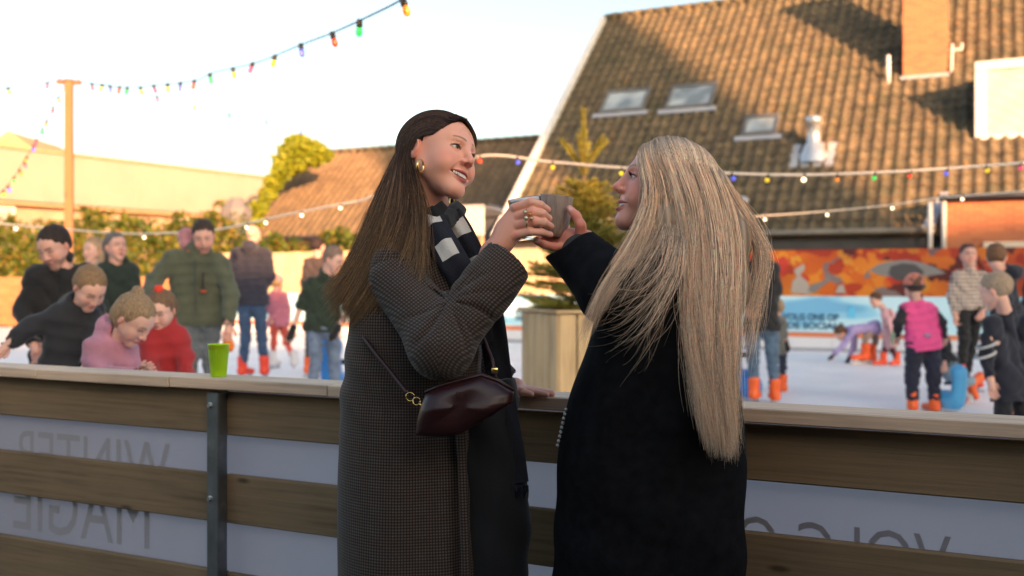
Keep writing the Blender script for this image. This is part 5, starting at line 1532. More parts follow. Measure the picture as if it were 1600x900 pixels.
def armstripes(root, j, hd_, axis, side, fwd):
    d = (j['hA'] - j['eA']).normalized(); base = j['eA'].lerp(j['hA'], .05)
    a = d.cross(Vector((0, 1, 0))).normalized(); b_ = d.cross(a)
    for k_ in range(2):
        c = j['sA'].lerp(j['eA'], .72 + .34 * k_); mb = MB(); rr = .060
        ring = [c + (a * math.cos(q) + b_ * math.sin(q)) * rr + UP * .012 * math.cos(q) for q in [2 * math.pi * i / 20 for i in range(21)]]
        mb.tube(ring, .0085, 6, caps=False); mb.build("sleeve_stripe", cloth((.6, .58, .56)), root, True)
person("blond boy in a navy jacket with two white sleeve stripes near the right edge", 6.4,
       dict(head=(1555, 455), neck=(1570, 487, .03), sA=(1547, 506, -.08), sB=(1612, 506, .1), eA=(1540, 552, -.08), hA=(1548, 594, -.08), eB=(1626, 552), hB=(1620, 598), pel=(1580, 600), hem=(1580, 625)),
       (-135, 18, 0), .225, .86, (.012, .014, .028), 0, pants=(.006, .006, .010), hair=('short', (.33, .24, .17)), group=BG, skin=PALE, extra=armstripes)
# ---- blue plastic skating aids
m_aid, t, b_n = nt("blue_plastic", (.03, .22, .62), .35)
m_aid2, t, b_n = nt("light_blue_plastic", (.10, .42, .74), .35)
def aid(px, D, label, mat, yaw=0, s=1.0, zt=.72):
    c = P(px, 500, D)
    g = G((-.24, -.36, 0), (.24, .36, .86), .012)
    g.ell((0, -.04, .16), (.15, .27, .16), k=0); g.cap((0, .16, .25), (0, .20, .52), .11, .10, k=.08); g.ell((0, .17, .60), (.11, .125, .11), k=.05)
    g.cap((-.18, .12, .44), (.18, .12, .44), .022, .022, k=.02)
    g.ell((0, -.02, .0), (.16, .24, .06), k=.02, sub=True); g.plane((0, 0, .012), (0, 0, -1))
    V, Q = g.mesh(); M = Matrix.Translation((c.x, c.y, .15)) @ Euler((0, 0, R(yaw))).to_matrix().to_4x4() @ Matrix.Scale(s, 4)
    e = empty("skating_aid", (c.x, c.y, .15), label, "skating aid", "blue plastic skating aids")
    link("shell", mesh_np("shell", xf(V, M), Q), e, mat)
    mb = MB(); mb.tube([M @ Vector((-.20, .12, .44)), M @ Vector((.20, .12, .44))], .028 * s, 10); mb.build("handle", cloth((.02, .03, .06)), e, True)
aid(12, 4.45, "blue skating aid at the left edge under the boy's hand", m_aid2, 30, .8)
aid(531, 9.6, "dark blue skating aid beside the boy in the green sweater", m_aid, 160, .95)
aid(1156, 9.9, "blue skating aid seen between the blonde hair and blue jeans", m_aid, 20, 1.0)
aid(1484, 9.0, "light blue skating aid beside the child in navy snow trousers", m_aid2, 200, .62)
# ================================================================ THE TWO WOMEN
def np3(v): return np.array(v, dtype=np.float64)
def hero_head(M, smile, neck_base, neck_r, gaze_world, skin, lip, blush, brow, iris, h=.0015):
    Mi = M.inverted(); nb = Mi @ Vector(neck_base)
    g = head_field(h, smile, neck=((0, -.022, -.055), tuple(nb), neck_r, neck_r * 1.12))
    V, Q = g.mesh(); V = relax(V, Q, 1, .4)
    C = head_color(V, smile, skin, lip, blush, brow, hires=True)
    out = [(xf(V, M), Q, C)]
    R3 = M.to_3x3().inverted()
    gz = (R3 @ Vector(gaze_world)).normalized()
    ey = [(xf(v, M), q, c) for v, q, c in eyes(gz, iris, 20)]
    teeth = []
    if smile > 0:
        w = .022 + .0085 * smile; N_ = 10; mb = MB()
        for i in range(N_):
            q = -.80 + 1.6 * (i + .5) / N_; a = w * q; hw = w * .8 / N_ * .97
            y_ = .0835 - .016 * q * q; z_ = -.0590 + .0062 * q * q
            ang = -math.atan2(2 * .016 * q, w)
            ax = Vector((math.cos(ang), math.sin(ang), 0)); ay = Vector((-ax.y, ax.x, 0))
            mb.bbox((a, y_, z_), ax * hw, ay * .003, UP * (.0050 if abs(q) < .35 else .0044), .0009)
        me = mb.mesh("teeth"); me.transform(M); teeth = me
    return out, ey, teeth
def finger(g, pts, rs, k=.004): g.chain([tuple(P(*p)) for p in pts], rs, k)
def mesh_hand(build, lo, hi, h=.0016):
    g = G(lo, hi, h); build(g); V, Q = g.mesh(); return relax(V, Q, 1, .4), Q
def hand_col(V, skin, tips, knuckles):
    C = np.tile(np.array(skin, dtype=np.float64), (len(V), 1)); red = np.array(skin) * np.array((1.04, .62, .58))
    for k_ in knuckles: w = .55 * gau(V, P(*k_), (.008, .010, .008))[:, None]; C = C * (1 - w) + red * w
    for tp in tips:
        c = P(*tp); w = np.clip(1.4 * gau(V, c, (.0048, .006, .0042)), 0, 1)[:, None]; C = C * (1 - w) + np.array((.78, .50, .47)) * w
    n_ = np.sin(V[:, 0] * 420 + V[:, 2] * 260) * np.sin(V[:, 2] * 510 - V[:, 0] * 130); C *= (1 + .015 * n_)[:, None]
    return C
def strands(guides, n, rng, seg=22, spread=.006, width=.00042, frizz=.003, inward=.03, tip=.15, weights=None, lenvar=.12, curl=.0, clump=40, headM=None):
    """guides: list of lists of (px,py,D) -> strand paths interpolated between neighbours; returns paths, param"""
    GP = []
    for gd in guides:
        w = np.array([tuple(P(*p)) for p in gd]); d = np.concatenate([[0], np.cumsum(np.linalg.norm(np.diff(w, axis=0), axis=1))]); d /= d[-1]
        tt = np.linspace(0, 1, 40); c = np.stack([np.interp(tt, d, w[:, k]) for k in range(3)], 1)
        cp = np.concatenate([np.repeat(c[:1], 4, 0), c, np.repeat(c[-1:], 4, 0)]); c2 = np.stack([np.convolve(cp[:, k], np.ones(9) / 9, mode='valid') for k in range(3)], 1)
        c2[0] = c[0]; c2[-1] = c[-1]; GP.append(c2)
    GP = np.array(GP); m = len(GP)
    if weights is None: u = rng.uniform(0, m - 1.0001, n)
    else:
        cw = np.concatenate([[0], np.cumsum(weights)]); cw /= cw[-1]; u = np.interp(rng.uniform(0, 1, n), cw, np.arange(m)); u = np.minimum(u, m - 1.0001)
    i = u.astype(int); f = (u - i)[:, None, None]
    base = GP[i] * (1 - f) + GP[i + 1] * f            # (n,40,3)
    L = 1 - lenvar * rng.uniform(0, 1, n) ** 1.4
    tt = np.linspace(0, 1, seg)
    paths = np.empty((n, seg, 3))
    pos = tt[None, :] * L[:, None] * 39; i0 = np.minimum(pos.astype(int), 38); fr = (pos - i0)[:, :, None]
    ar = np.arange(n)[:, None]
    paths = base[ar, i0] * (1 - fr) + base[ar, i0 + 1] * fr
    # lock offsets: groups share a lateral wave
    ncl = max(4, n // clump); cid = (u / m * ncl).astype(int) + 0; ph = rng.uniform(0, 6.28, ncl + 2); am = rng.uniform(.4, 1, ncl + 2)
    wv = np.sin(tt[None, :] * 7 + ph[cid][:, None]) * am[cid][:, None] * tt[None, :]
    off = rng.normal(size=(n, 1, 3)) * spread * (.35 + tt[None, :, None])
    off2 = rng.normal(size=(n, 1, 3)) * frizz * np.sin(tt[None, :, None] * rng.uniform(4, 10, (n, 1, 1)) + rng.uniform(0, 6, (n, 1, 1))) * tt[None, :, None]
    paths = paths + off + off2
    paths[:, :, 0] += wv * .007 + curl * np.sin(tt[None, :] * 9 + ph[cid][:, None]) * tt[None, :] ** 2
    # thickness of the mass: push some strands away from the camera
    dep = (rng.uniform(0, 1, n) ** 1.3 * inward)[:, None]
    paths[:, :, 1] += dep * (sm(tt, .22, .5) * (1 - .5 * sm(tt, .7, 1)))[None, :]
    if headM is not None:
        Mi = np.array(headM.inverted()); lp_ = paths @ Mi[:3, :3].T + Mi[:3, 3]
        c = np.array((0, -.020, .036)); rr = np.array((.0795, .0975, .0845)); q = (lp_ - c) / rr; qn = np.linalg.norm(q, axis=2)
        want = 1.0 + .075 * rng.uniform(0, 1, (n, 1)); m_ = (qn < want) & (tt[None, :] < .5) & (lp_[:, :, 2] > -.02)
        sc = np.where(m_, want / np.maximum(qn, .3), 1.0)[:, :, None]; lp_ = c + q * rr * sc
        H_ = np.array(headM); paths = lp_ @ H_[:3, :3].T + H_[:3, 3]
    rad = width * (1 - (1 - tip) * tt[None, :] ** 3) * rng.uniform(.7, 1.3, (n, 1))
    return paths, rad, u / (m - 1), L
def hair_from(paths, rad, colfn, name, root, mat, rng):
    V, Q, sid = tubes_np(paths, rad, 3)
    S = paths.shape[1]; t_ = np.tile(np.repeat(np.linspace(0, 1, S), 3), paths.shape[0])
    C = colfn(t_, sid, rng)
    return link(name, mesh_np(name, V, Q, color=C), root, mat)
def mat_hair_strand(name, rough=.45, spec=.25):
    m, t, b = nt(name, rough=rough); a = t.nodes.new("ShaderNodeVertexColor"); a.layer_name = "col"; t.links.new(a.outputs[0], b.inputs["Base Color"])
    b.inputs["Specular IOR Level"].default_value = spec; b.inputs["Sheen Weight"].default_value = .1
    tl = t.nodes.new("ShaderNodeBsdfTranslucent"); mx = t.nodes.new("ShaderNodeMixShader"); mx.inputs[0].default_value = .25
    t.links.new(a.outputs[0], tl.inputs[0]); t.links.new(b.outputs[0], mx.inputs[1]); t.links.new(tl.outputs[0], mx.inputs[2]); t.links.new(mx.outputs[0], t.nodes["Material Output"].inputs[0])
    return m
m_strand = mat_hair_strand("hair_strands")
m_gold, _, _ = nt("gold", (.85, .58, .22), .22, 1.0)
m_teeth, _, _ = nt("teeth", (.78, .72, .66), .25)
m_pearl, _, _ = nt("pearl", (.85, .80, .72), .15)

# check cloth
m, t, b = nt("check_wool", (.1, .08, .07), .93)
uv = t.nodes.new("ShaderNodeUVMap"); sp2 = t.nodes.new("ShaderNodeSeparateXYZ"); t.links.new(uv.outputs[0], sp2.inputs[0])
def wav(src, per, ph=0):
    m1 = node(t, "ShaderNodeMath", operation='MULTIPLY_ADD'); m1.inputs[1].default_value = 2 * math.pi / per; m1.inputs[2].default_value = ph; t.links.new(src, m1.inputs[0])
    s1 = node(t, "ShaderNodeMath", operation='SINE'); t.links.new(m1.outputs[0], s1.inputs[0])
    r1 = node(t, "ShaderNodeMapRange"); r1.inputs[1].default_value = -.35; r1.inputs[2].default_value = .35; t.links.new(s1.outputs[0], r1.inputs[0]); return r1.outputs[0]
def m2_(op, a_, b_):
    q = node(t, "ShaderNodeMath", operation=op)
    for i, x in enumerate((a_, b_)):
        if isinstance(x, (int, float)): q.inputs[i].default_value = x
        else: t.links.new(x, q.inputs[i])
    return q.outputs[0]
PER = .0066
au, av_ = wav(sp2.outputs[0], PER), wav(sp2.outputs[1], PER)
chk = m2_('MULTIPLY', m2_('ADD', au, av_), .5)
r = ramp(t, chk, [(0, (.013, .010, .009)), (.5, (.040, .029, .024)), (1, (.130, .096, .078))])
bu, bv = wav(sp2.outputs[0], PER * 8, 1), wav(sp2.outputs[1], PER * 8, .5)
big = m2_('MAXIMUM', bu, bv)
mxx = node(t, "ShaderNodeMix", data_type='RGBA', blend_type='MULTIPLY'); mxx.inputs[7].default_value = (.92, .80, .74, 1)
t.links.new(m2_('MULTIPLY', big, .7), mxx.inputs[0]); t.links.new(r.outputs[0], mxx.inputs[6])
nz = noise(t, coords(t, 'Position'), 260, 3); rz = ramp(t, nz.outputs[0], [(.3, (.8, .8, .8)), (.7, (1.2, 1.2, 1.2))])
mz = node(t, "ShaderNodeMix", data_type='RGBA', blend_type='MULTIPLY'); mz.inputs[0].default_value = 1
t.links.new(mxx.outputs[2], mz.inputs[6]); t.links.new(rz.outputs[0], mz.inputs[7]); t.links.new(mz.outputs[2], b.inputs["Base Color"])
bump(t, b, nz.outputs[0], .5, .0015); b.inputs["Sheen Weight"].default_value = .12
m_check = m
def sleeve_uv(V, pts, r0=.06):
    """uv laid flat along a poly-line arm, split at the bend"""
    pts = [np3(p) for p in pts]; d0 = pts[1] - pts[0]; d1 = pts[2] - pts[1]; d0[1] = 0; d1[1] = 0; d0 /= np.linalg.norm(d0); d1 /= np.linalg.norm(d1)
    bis = d0 + d1; side = (V - pts[1]) @ bis > 0; Y = V[:, 1] * .45
    def mp(d): e = np.array((-d[2], 0, d[0])); return np.stack([(V - pts[1]) @ e + Y, (V - pts[1]) @ d], 1)
    return np.where(side[:, None], mp(d1), mp(d0))
def ribbon(pts, wid, th, name, mat, root, wdir=None, vs=1.0, seg=60, wave=.004, taper=None):
    w = np.array([tuple(P(*p)) for p in pts]); d = np.concatenate([[0], np.cumsum(np.linalg.norm(np.diff(w, axis=0), axis=1))])
    tt = np.linspace(0, d[-1], seg); c = np.stack([np.interp(tt, d, w[:, k]) for k in range(3)], 1)
    cp = np.concatenate([np.repeat(c[:1], 3, 0), c, np.repeat(c[-1:], 3, 0)]); c = np.stack([np.convolve(cp[:, k], np.ones(7) / 7, mode='valid') for k in range(3)], 1)
    T = np.gradient(c, axis=0); T /= np.linalg.norm(T, axis=1, keepdims=True)
    nrm = np.array(wdir or (0, -1, 0.15)); nrm = nrm / np.linalg.norm(nrm); S = np.cross(T, nrm); S /= np.linalg.norm(S, axis=1, keepdims=True); Nn = np.cross(S, T)
    wd = np.interp(tt / d[-1], np.linspace(0, 1, len(wid)), wid); V = []; U = []
    K = 12
    for i in range(seg):
        for k in range(2 * K):
            a = -1 + 2 * k / (K - 1) if k < K else 1 - 2 * (k - K) / (K - 1)
            o = (th if k < K else -th) * (1 - .5 * abs(a) ** 4)
            fold = wave * math.sin(a * 5 + tt[i] * 18) + wave * .7 * math.sin(a * 2.2 - tt[i] * 31)
            V.append(c[i] + S[i] * a * wd[i] / 2 + Nn[i] * (o + fold - .3 * abs(a) ** 2 * wd[i] * .5)); U.append((a * wd[i] / 2, tt[i]))
    Q = []
    for i in range(seg - 1):
        for k in range(2 * K): k2 = (k + 1) % (2 * K); Q.append((i * 2 * K + k, (i + 1) * 2 * K + k, (i + 1) * 2 * K + k2, i * 2 * K + k2))
    for i in (0, seg - 1):
        for k in range(K - 1): Q.append((i * 2 * K + k, i * 2 * K + k + 1, i * 2 * K + 2 * K - 2 - k, i * 2 * K + 2 * K - 1 - k))
    return link(name, mesh_np(name, np.array(V), np.array(Q), uv=np.array(U)), root, mat), c

# ---------------------------------------------------------------- brown haired woman
WD_ = "smiling woman with long brown hair, check coat and gold hoop earrings raising a glass"
wb = empty("person", (P(650, 440, 2.38).x, 2.38, 0), WD_, "person")
BS = np.array((.80, .39, .285))
MB_ = hmat(P(685, 247, 2.33), 55, -4, -17, .94)
nbase = P(676, 362, 2.385)
hp_, ey_, th_ = hero_head(MB_, 1.0, nbase, .043, (1, -.42, -.05), BS, (.46, .085, .09), .5, (.13, .075, .05), (.10, .16, .17))
TIPS = [(853, 327.5, 2.193), (855.5, 341, 2.19), (858.5, 353, 2.188), (858, 366.5, 2.19)]
KN = [(806, 325, 2.19), (811, 338, 2.182), (811, 352, 2.18), (806, 367, 2.185)]
def h1(g):
    wr = P(771, 396, 2.215)
    for kx in KN: g.cap(wr, P(kx[0] - 2, kx[1] + 1, kx[2] + .012), .0215, .0125, k=.016)
    g.cap(P(758, 418, 2.22), wr, .026, .0235, k=.015)
    g.ell(P(792, 358, 2.212), (.022, .016, .026), rot=(0, R(35), 0), k=.02)
    finger(g, [KN[0], (829, 316, 2.176), (844, 320, 2.178), (856, 327.5, 2.196)], [.0112, .0098, .0088, .0074])
    finger(g, [(811, 338, 2.186), (832, 331, 2.170), (848, 334, 2.172), (858, 341, 2.192)], [.0112, .0100, .0090, .0076])
    finger(g, [(811, 352, 2.184), (834, 346, 2.168), (850, 348, 2.170), (861, 353.5, 2.190)], [.0112, .0098, .0088, .0075])
    finger(g, [(804, 368, 2.188), (828, 362, 2.172), (846, 363, 2.174), (860, 366.5, 2.192)], [.0105, .0090, .0080, .0068])
    finger(g, [(784, 374, 2.235), (800, 352, 2.275), (818, 338, 2.297), (834, 330, 2.295)], [.016, .0125, .011, .009], .01)
V, Q = mesh_hand(h1, P(742, 430, 2.14), P(872, 300, 2.33))
hcs = [(V, Q, hand_col(V, BS * 1.02, TIPS, [(806, 324, 2.18), (811, 337, 2.174), (811, 351, 2.172), (805, 366, 2.176), (831, 331, 2.16), (833, 346, 2.158)]))]
def h2_(g):     # hand lying on the rail
    g.cap(P(782, 596, 2.60), P(806, 605, 2.60), .021, .019, k=.015)
    for i, (ex, dd, r_) in enumerate(((853, -.034, .0082), (862, -.013, .0088), (860, .008, .0085), (850, .026, .0074))):
        a = P(806, 606, 2.60) + Vector((0, dd * .8, -.002)); e = P(ex, 613, 2.60); e.y += dd * 1.15; e.z = 1.0315 + .0075; m1 = a.lerp(e, .45); m1.z = 1.0315 + .016
        g.cap(P(806, 605, 2.60), a + Vector((.012, 0, 0)), .018, .013, k=.012); g.chain([tuple(a + Vector((.012, 0, 0))), tuple(m1), tuple(e)], [.0115, r_ * 1.1, r_], .004)
    g.chain([tuple(P(800, 608, 2.585)), tuple(P(816, 612, 2.548)), tuple(Vector((P(830, 613, 2.54).x, 2.54, 1.042)))], [.013, .010, .008], .008)
V, Q = mesh_hand(h2_, P(762, 640, 2.50) , P(880, 575, 2.70) + Vector((0, .02, .0)), .0022)
hcs.append((V, Q, np.tile(BS, (len(V), 1))))
# trunk and legs under the clothes
g = G((-.42, 2.10, .0), (.05, 2.75, 1.50), .014)
g.stack([(.90, P(655, 0, 2.38).x, 2.38, .12, .15), (1.10, P(655, 0, 2.38).x, 2.38, .10, .12), (1.33, P(655, 0, 2.38).x, 2.38, .10, .155), (1.44, P(668, 0, 2.38).x, 2.38, .06, .08)], k=.02)
for s_, e_, w_ in (((630, 432, 2.23), (692, 545, 2.115), (771, 396, 2.215)), ((660, 445, 2.52), (742, 560, 2.60), (784, 598, 2.60))): g.cap(P(*s_), P(*e_), .042, .034, k=.03); g.cap(P(*e_), P(*w_), .033, .024, k=.02)
for dd in (-.08, .09): g.cap((P(660, 0, 2.38).x, 2.38 + dd * .7, .92), (P(690, 0, 2.38).x, 2.38 + dd * .7, .10), .062, .040, k=.04)
V, Q = g.mesh(); hcs.append((V, Q, BS))
V, Q, C = join_vf(hp_ + hcs); link("body", mesh_np("body", V, Q, color=C), wb, m_skin)
for v, q, c in ey_: link("eye", mesh_np("eye", v, q, color=c), wb, m_eye)
link("teeth", th_, wb, m_teeth)
# lashes
m_lash, _, _ = nt("eyelash", (.01, .007, .006), .6)
for s in (1, -1):
    mb = MB()
    for k_ in range(17):
        e = -.95 + 1.9 * k_ / 16; x = (.0315 + .0138 * e) * s; yy = .0705 + .0145 * math.sqrt(max(0, 1 - e * e * .62)) + .0005; zz = .0035 + .0046 * math.sqrt(max(0, 1 - e * e))
        mb.tube([(x, yy, zz), (x + s * .0022 * (e + .3), yy + .0035, zz + .0008), (x + s * .004 * (e + .3), yy + .0058, zz + .0042)], [.00035, .00028, .0001], 4)
    me = mb.mesh("eyelashes"); me.transform(MB_); tag(link("eyelashes", me, wb, m_lash), kind='stuff')
# brow hairs
def brows(M, root, c, n=150):
    mb = MB()
    for s in (1, -1):
        for _ in range(n):
            u = rnd.random(); x = (.012 + .036 * u) * s; z = .0268 + .006 * math.sin(u * 2.4) - .004 * u + rnd.uniform(-.0026, .0026) * (1 - .5 * u)
            y_ = .0925 - .30 * abs(x) ** 1.35 * 1.9 + rnd.uniform(0, .0006)
            mb.tube([(x, y_ - .004, z), (x + .0045 * s, y_ - .0025 - .002 * u, z + .0022 - .0034 * u)], [.00035, .0001], 3, caps=False)
    me = mb.mesh("eyebrows"); me.transform(M); link("eyebrows", me, root, nt("brow_hair", c, .6)[0])
# coat
def yz(y, D=2.36): return CAMZ + (440 - y) / F * D
CD = 2.37
def sec(y, cx, rx, ry, D=CD): return (yz(y, D), P(cx, 0, D).x, D, rx, ry)
g = G((-.46, 2.14, .30), (.06, 2.62, 1.49), .0055)
g.stack([sec(372, 655, .055, .075), sec(392, 650, .080, .120), sec(420, 652, .098, .160), sec(480, 648, .142, .180), sec(560, 648, .160, .165), sec(640, 645, .174, .160), sec(740, 645, .180, .165), sec(900, 648, .184, .175), sec(1080, 650, .190, .185)], k=.02, pw=2.2)
g.cap(P(655, 380, 2.33), P(690, 372, 2.42), .045, .04, k=.04); g.cap(P(655, 378, 2.32), P(622, 415, 2.25), .05, .06, k=.05)
g.cap(P(664, 345, 2.37), P(672, 380, 2.37), .060, .064, k=.01, sub=True)
shB = [P(622, 440, 2.24), P(690, 541, 2.12), P(797, 402, 2.195)]
def coat_disp(x, y, z):
    f = .008 * (1 - np.abs(np.sin(x * 9 + .9 * np.sin(z * 3.4) + y * 3))) ** 2.5 * sm(-z, -1.15, -.8) + .0035 * np.sin(x * 22 + 1.2 * np.sin(z * 5)) * np.sin(z * 3.5 + x * 7) + .003 * np.sin(x * 40 - z * 6 + y * 12)
    f += .0035 * np.exp(-((z - 1.10) / .10) ** 2) * np.sin(z * 60 + x * 38) ; return f
g.disp(coat_disp)
V, Q = g.mesh(); cx0 = P(648, 0, CD).x
ang = np.arctan2(V[:, 0] - cx0, -(V[:, 1] - CD)); U = np.stack([ang * .172, V[:, 2]], 1)
coat = link("coat", mesh_np("coat", V, Q, uv=U), wb, m_check)
g = G((-.38, 1.98, 1.05), (.06, 2.34, 1.46), .0042)
g.cap(shB[0], shB[1], .066, .0625, k=.035); g.cap(shB[1], shB[2], .0635, .0605, k=.035)
cd = (shB[2] - shB[1]).normalized(); el = np3(shB[1])
g.plane(P(793.5, 404.5, 2.19), (cd + Vector((.08, 0, -.05))).normalized())
g.cap(shB[2] - cd * .02, shB[2] + cd * .1, .052, .056, k=.003, sub=True)
crook = np3(P(700, 470, 2.09))
def sl_disp(x, y, z):
    p = np.stack([x, y, z], 1); d1 = np.linalg.norm(p - el, axis=1); d2 = np.linalg.norm(p - crook, axis=1)
    al = (p - el) @ np3(cd); a2 = (p - el) @ np3((shB[0] - shB[1]).normalized())
    cz = lambda q, p=2.5: (1 - np.abs(np.sin(q))) ** p
    ph = np.arctan2(z - crook[2], x - crook[0]); win = np.exp(-((d2 - .055) / .055) ** 2)
    f = .010 * win * cz(ph * 3.1 + .35 + 5 * d2 + .5 * np.sin(y * 30), 4) + .006 * win * cz(ph * 5.3 + 1.1 + 9 * d2, 5)
    f += .005 * cz(a2 * 11 + x * 9 + .6 * np.sin(z * 14), 4) * np.exp(-(np.maximum(a2, 0) - .13) ** 2 / .006) + .0025 * np.sin(al * 17 + z * 12 + y * 14)
    return f
g.disp(sl_disp)
V, Q = g.mesh(); link("sleeve", mesh_np("sleeve", V, Q, uv=sleeve_uv(V, shB, .066)), coat, m_check)
g = G((-.28, 2.40, .98), (.02, 2.76, 1.42), .006)
shC = [P(664, 440, 2.52), P(738, 556, 2.605), P(783, 597, 2.60)]
g.cap(shC[0], shC[1], .072, .062, k=.03); g.cap(shC[1], shC[2], .058, .050, k=.03); c2 = (shC[2] - shC[1]).normalized(); g.plane(shC[2] + c2 * .012, c2); g.cap(shC[2] - c2 * .02, shC[2] + c2 * .1, .042, .044, k=.003, sub=True)
V, Q = g.mesh(); link("sleeve", mesh_np("sleeve", V, Q, uv=sleeve_uv(V, shC, .06)), coat, m_check)
# collar flap and front edge
o, _c = ribbon([(652, 352, 2.30), (668, 392, 2.235), (690, 440, 2.205), (706, 500, 2.215), (716, 600, 2.225), (722, 720, 2.215), (728, 900, 2.20), (730, 1060, 2.20)], [.05, .06, .055, .03, .02, .02, .02, .02], .004, "lapel", m_check, coat, wave=.001)
# black trousers and scarf ends
m_blackcloth = mat_cloth("black_trousers", (.010, .010, .012), .95, 120)
g = G((-.16, 2.20, .0), (.10, 2.66, 1.14), .008)
for dd, xx in ((-.07, 772), (.09, 760)): g.stack([(.10, P(xx - 10, 0, 2.40).x, 2.40 + dd, .055, .06), (.55, P(xx - 3, 0, 2.40).x, 2.40 + dd, .078, .085), (.85, P(xx, 0, 2.40).x, 2.40 + dd, .088, .09), (1.10, P(xx - 30, 0, 2.40).x, 2.40 + dd, .09, .08)], k=.03)
g.disp(lambda x, y, z: .005 * np.sin(x * 60 + z * 9 + 2 * np.sin(z * 12)) + .003 * np.sin(z * 45 + x * 50)); V, Q = g.mesh(); link("trousers", mesh_np("trousers", V, Q), wb, m_blackcloth)
m, t, b = nt("scarf_knit", (.02, .02, .03), .95)
uv = t.nodes.new("ShaderNodeUVMap"); sp3 = t.nodes.new("ShaderNodeSeparateXYZ"); t.links.new(uv.outputs[0], sp3.inputs[0])
def band(src, per, off, w):
    a1 = node(t, "ShaderNodeMath", operation='ADD'); a1.inputs[1].default_value = off; t.links.new(src, a1.inputs[0])
    a2 = node(t, "ShaderNodeMath", operation='FLOORED_MODULO'); a2.inputs[1].default_value = per; t.links.new(a1.outputs[0], a2.inputs[0])
    a3 = node(t, "ShaderNodeMath", operation='LESS_THAN'); a3.inputs[1].default_value = w; t.links.new(a2.outputs[0], a3.inputs[0]); return a3.outputs[0]
ab_ = node(t, "ShaderNodeMath", operation='ABSOLUTE'); t.links.new(sp3.outputs[0], ab_.inputs[0]); lt_ = node(t, "ShaderNodeMath", operation='LESS_THAN'); lt_.inputs[1].default_value = .021; t.links.new(ab_.outputs[0], lt_.inputs[0])
b0_ = band(sp3.outputs[1], .098, .066, .042); lim = node(t, "ShaderNodeMath", operation='LESS_THAN'); lim.inputs[1].default_value = .30; t.links.new(sp3.outputs[1], lim.inputs[0])
ml_ = node(t, "ShaderNodeMath", operation='MULTIPLY'); mq_ = node(t, "ShaderNodeMath", operation='MULTIPLY'); t.links.new(lt_.outputs[0], mq_.inputs[0]); t.links.new(b0_, mq_.inputs[1]); t.links.new(mq_.outputs[0], ml_.inputs[0]); t.links.new(lim.outputs[0], ml_.inputs[1])
mx_ = node(t, "ShaderNodeMix", data_type='RGBA'); mx_.inputs[6].default_value = (.012, .013, .022, 1); mx_.inputs[7].default_value = (.60, .57, .54, 1); t.links.new(ml_.outputs[0], mx_.inputs[0])
nk = noise(t, coords(t, 'Position'), 300, 2); t.links.new(mx_.outputs[2], b.inputs["Base Color"]); bump(t, b, nk.outputs[0], .8, .003); m_scarf = m
sc1, _ = ribbon([(664, 326, 2.30), (675, 345, 2.255), (690, 375, 2.215), (708, 408, 2.195), (728, 440, 2.20), (742, 480, 2.215), (752, 540, 2.235)], [.045, .060, .066, .068, .065, .06, .06], .008, "scarf", m_scarf, wb, wave=.003)
sc2, _ = ribbon([(700, 330, 2.33), (716, 350, 2.31), (733, 388, 2.30), (752, 430, 2.30), (768, 500, 2.31), (776, 560, 2.31), (786, 640, 2.29), (798, 720, 2.27), (803, 762, 2.265)], [.05, .055, .06, .062, .062, .06, .065, .07, .07], .007, "scarf", m_scarf, wb, wave=.004)
mb = MB()
for k_ in range(16):
    x = 782 + 42 * k_ / 15; a = P(x, 758, 2.262 + .008 * math.sin(k_ * 2)); mb.tube([a, a + Vector((.002 * math.sin(k_), -.004, -.012)), a + Vector((.004 * math.sin(k_ * 1.7), 0, -.030))], [.0026, .0022, .001], 5)
mb.build("fringe", m_scarf, sc2)
o_, _ = ribbon([(676, 322, 2.27), (690, 340, 2.27), (706, 334, 2.32), (716, 322, 2.38)], [.05, .055, .05, .045], .010, "scarf", m_blackcloth, wb, wave=.002)
# shoulder bag with strap
m_leather, t, b = nt("oxblood_leather", (.030, .007, .008), .38); nl = noise(t, coords(t, 'Position'), 180, 3); bump(t, b, nl.outputs[0], .15, .001)
bg_ = empty("handbag", P(730, 640, 2.10), "dark burgundy leather shoulder bag hanging at the brown haired woman's hip", "handbag")
poly = [(665, 615), (690, 604), (720, 596), (752, 588), (778, 597), (803, 612), (801, 628), (770, 648), (720, 678), (690, 682), (649, 680), (652, 655), (658, 632)]
NP = 8; dense = []
for i in range(len(poly)):
    a, b_, c, d = poly[i - 1], poly[i], poly[(i + 1) % len(poly)], poly[(i + 2) % len(poly)]
    for k_ in range(4):
        u = k_ / 4; dense.append(tuple(.5 * ((2 * b_[q]) + (c[q] - a[q]) * u * .8 + (2 * a[q] - 5 * b_[q] + 4 * c[q] - d[q]) * u * u * .35 + (0) * u ** 3) if u == 0 else b_[q] * (1 - u) + c[q] * u for q in (0, 1)))
cxp, cyp = sum(p[0] for p in dense) / len(dense), sum(p[1] for p in dense) / len(dense)
rings = [(-.040, .20), (-.042, .55), (-.036, .82), (-.022, .97), (0, 1.0), (.022, .97), (.036, .8), (.042, .2)]
V = []; Q = []; n_ = len(dense)
for (dy, s_) in rings:
    for (x, y) in dense: q = P(cxp + (x - cxp) * s_, cyp + (y - cyp) * s_, 2.10); V.append((q.x, q.y + dy * (1.0 if dy > 0 else (1.15 - .35 * abs(y - cyp - 8) / 50)), q.z))
for i in range(len(rings) - 1):
    for k_ in range(n_): Q.append((i * n_ + k_, i * n_ + (k_ + 1) % n_, (i + 1) * n_ + (k_ + 1) % n_, (i + 1) * n_ + k_))
me = mesh_np("bag_body", V, Q); bm = bmesh.new(); bm.from_mesh(me); bmesh.ops.holes_fill(bm, edges=bm.edges[:]); bmesh.ops.recalc_face_normals(bm, faces=bm.faces); bm.to_mesh(me); bm.free()
link("bag_body", me, bg_, m_leather)
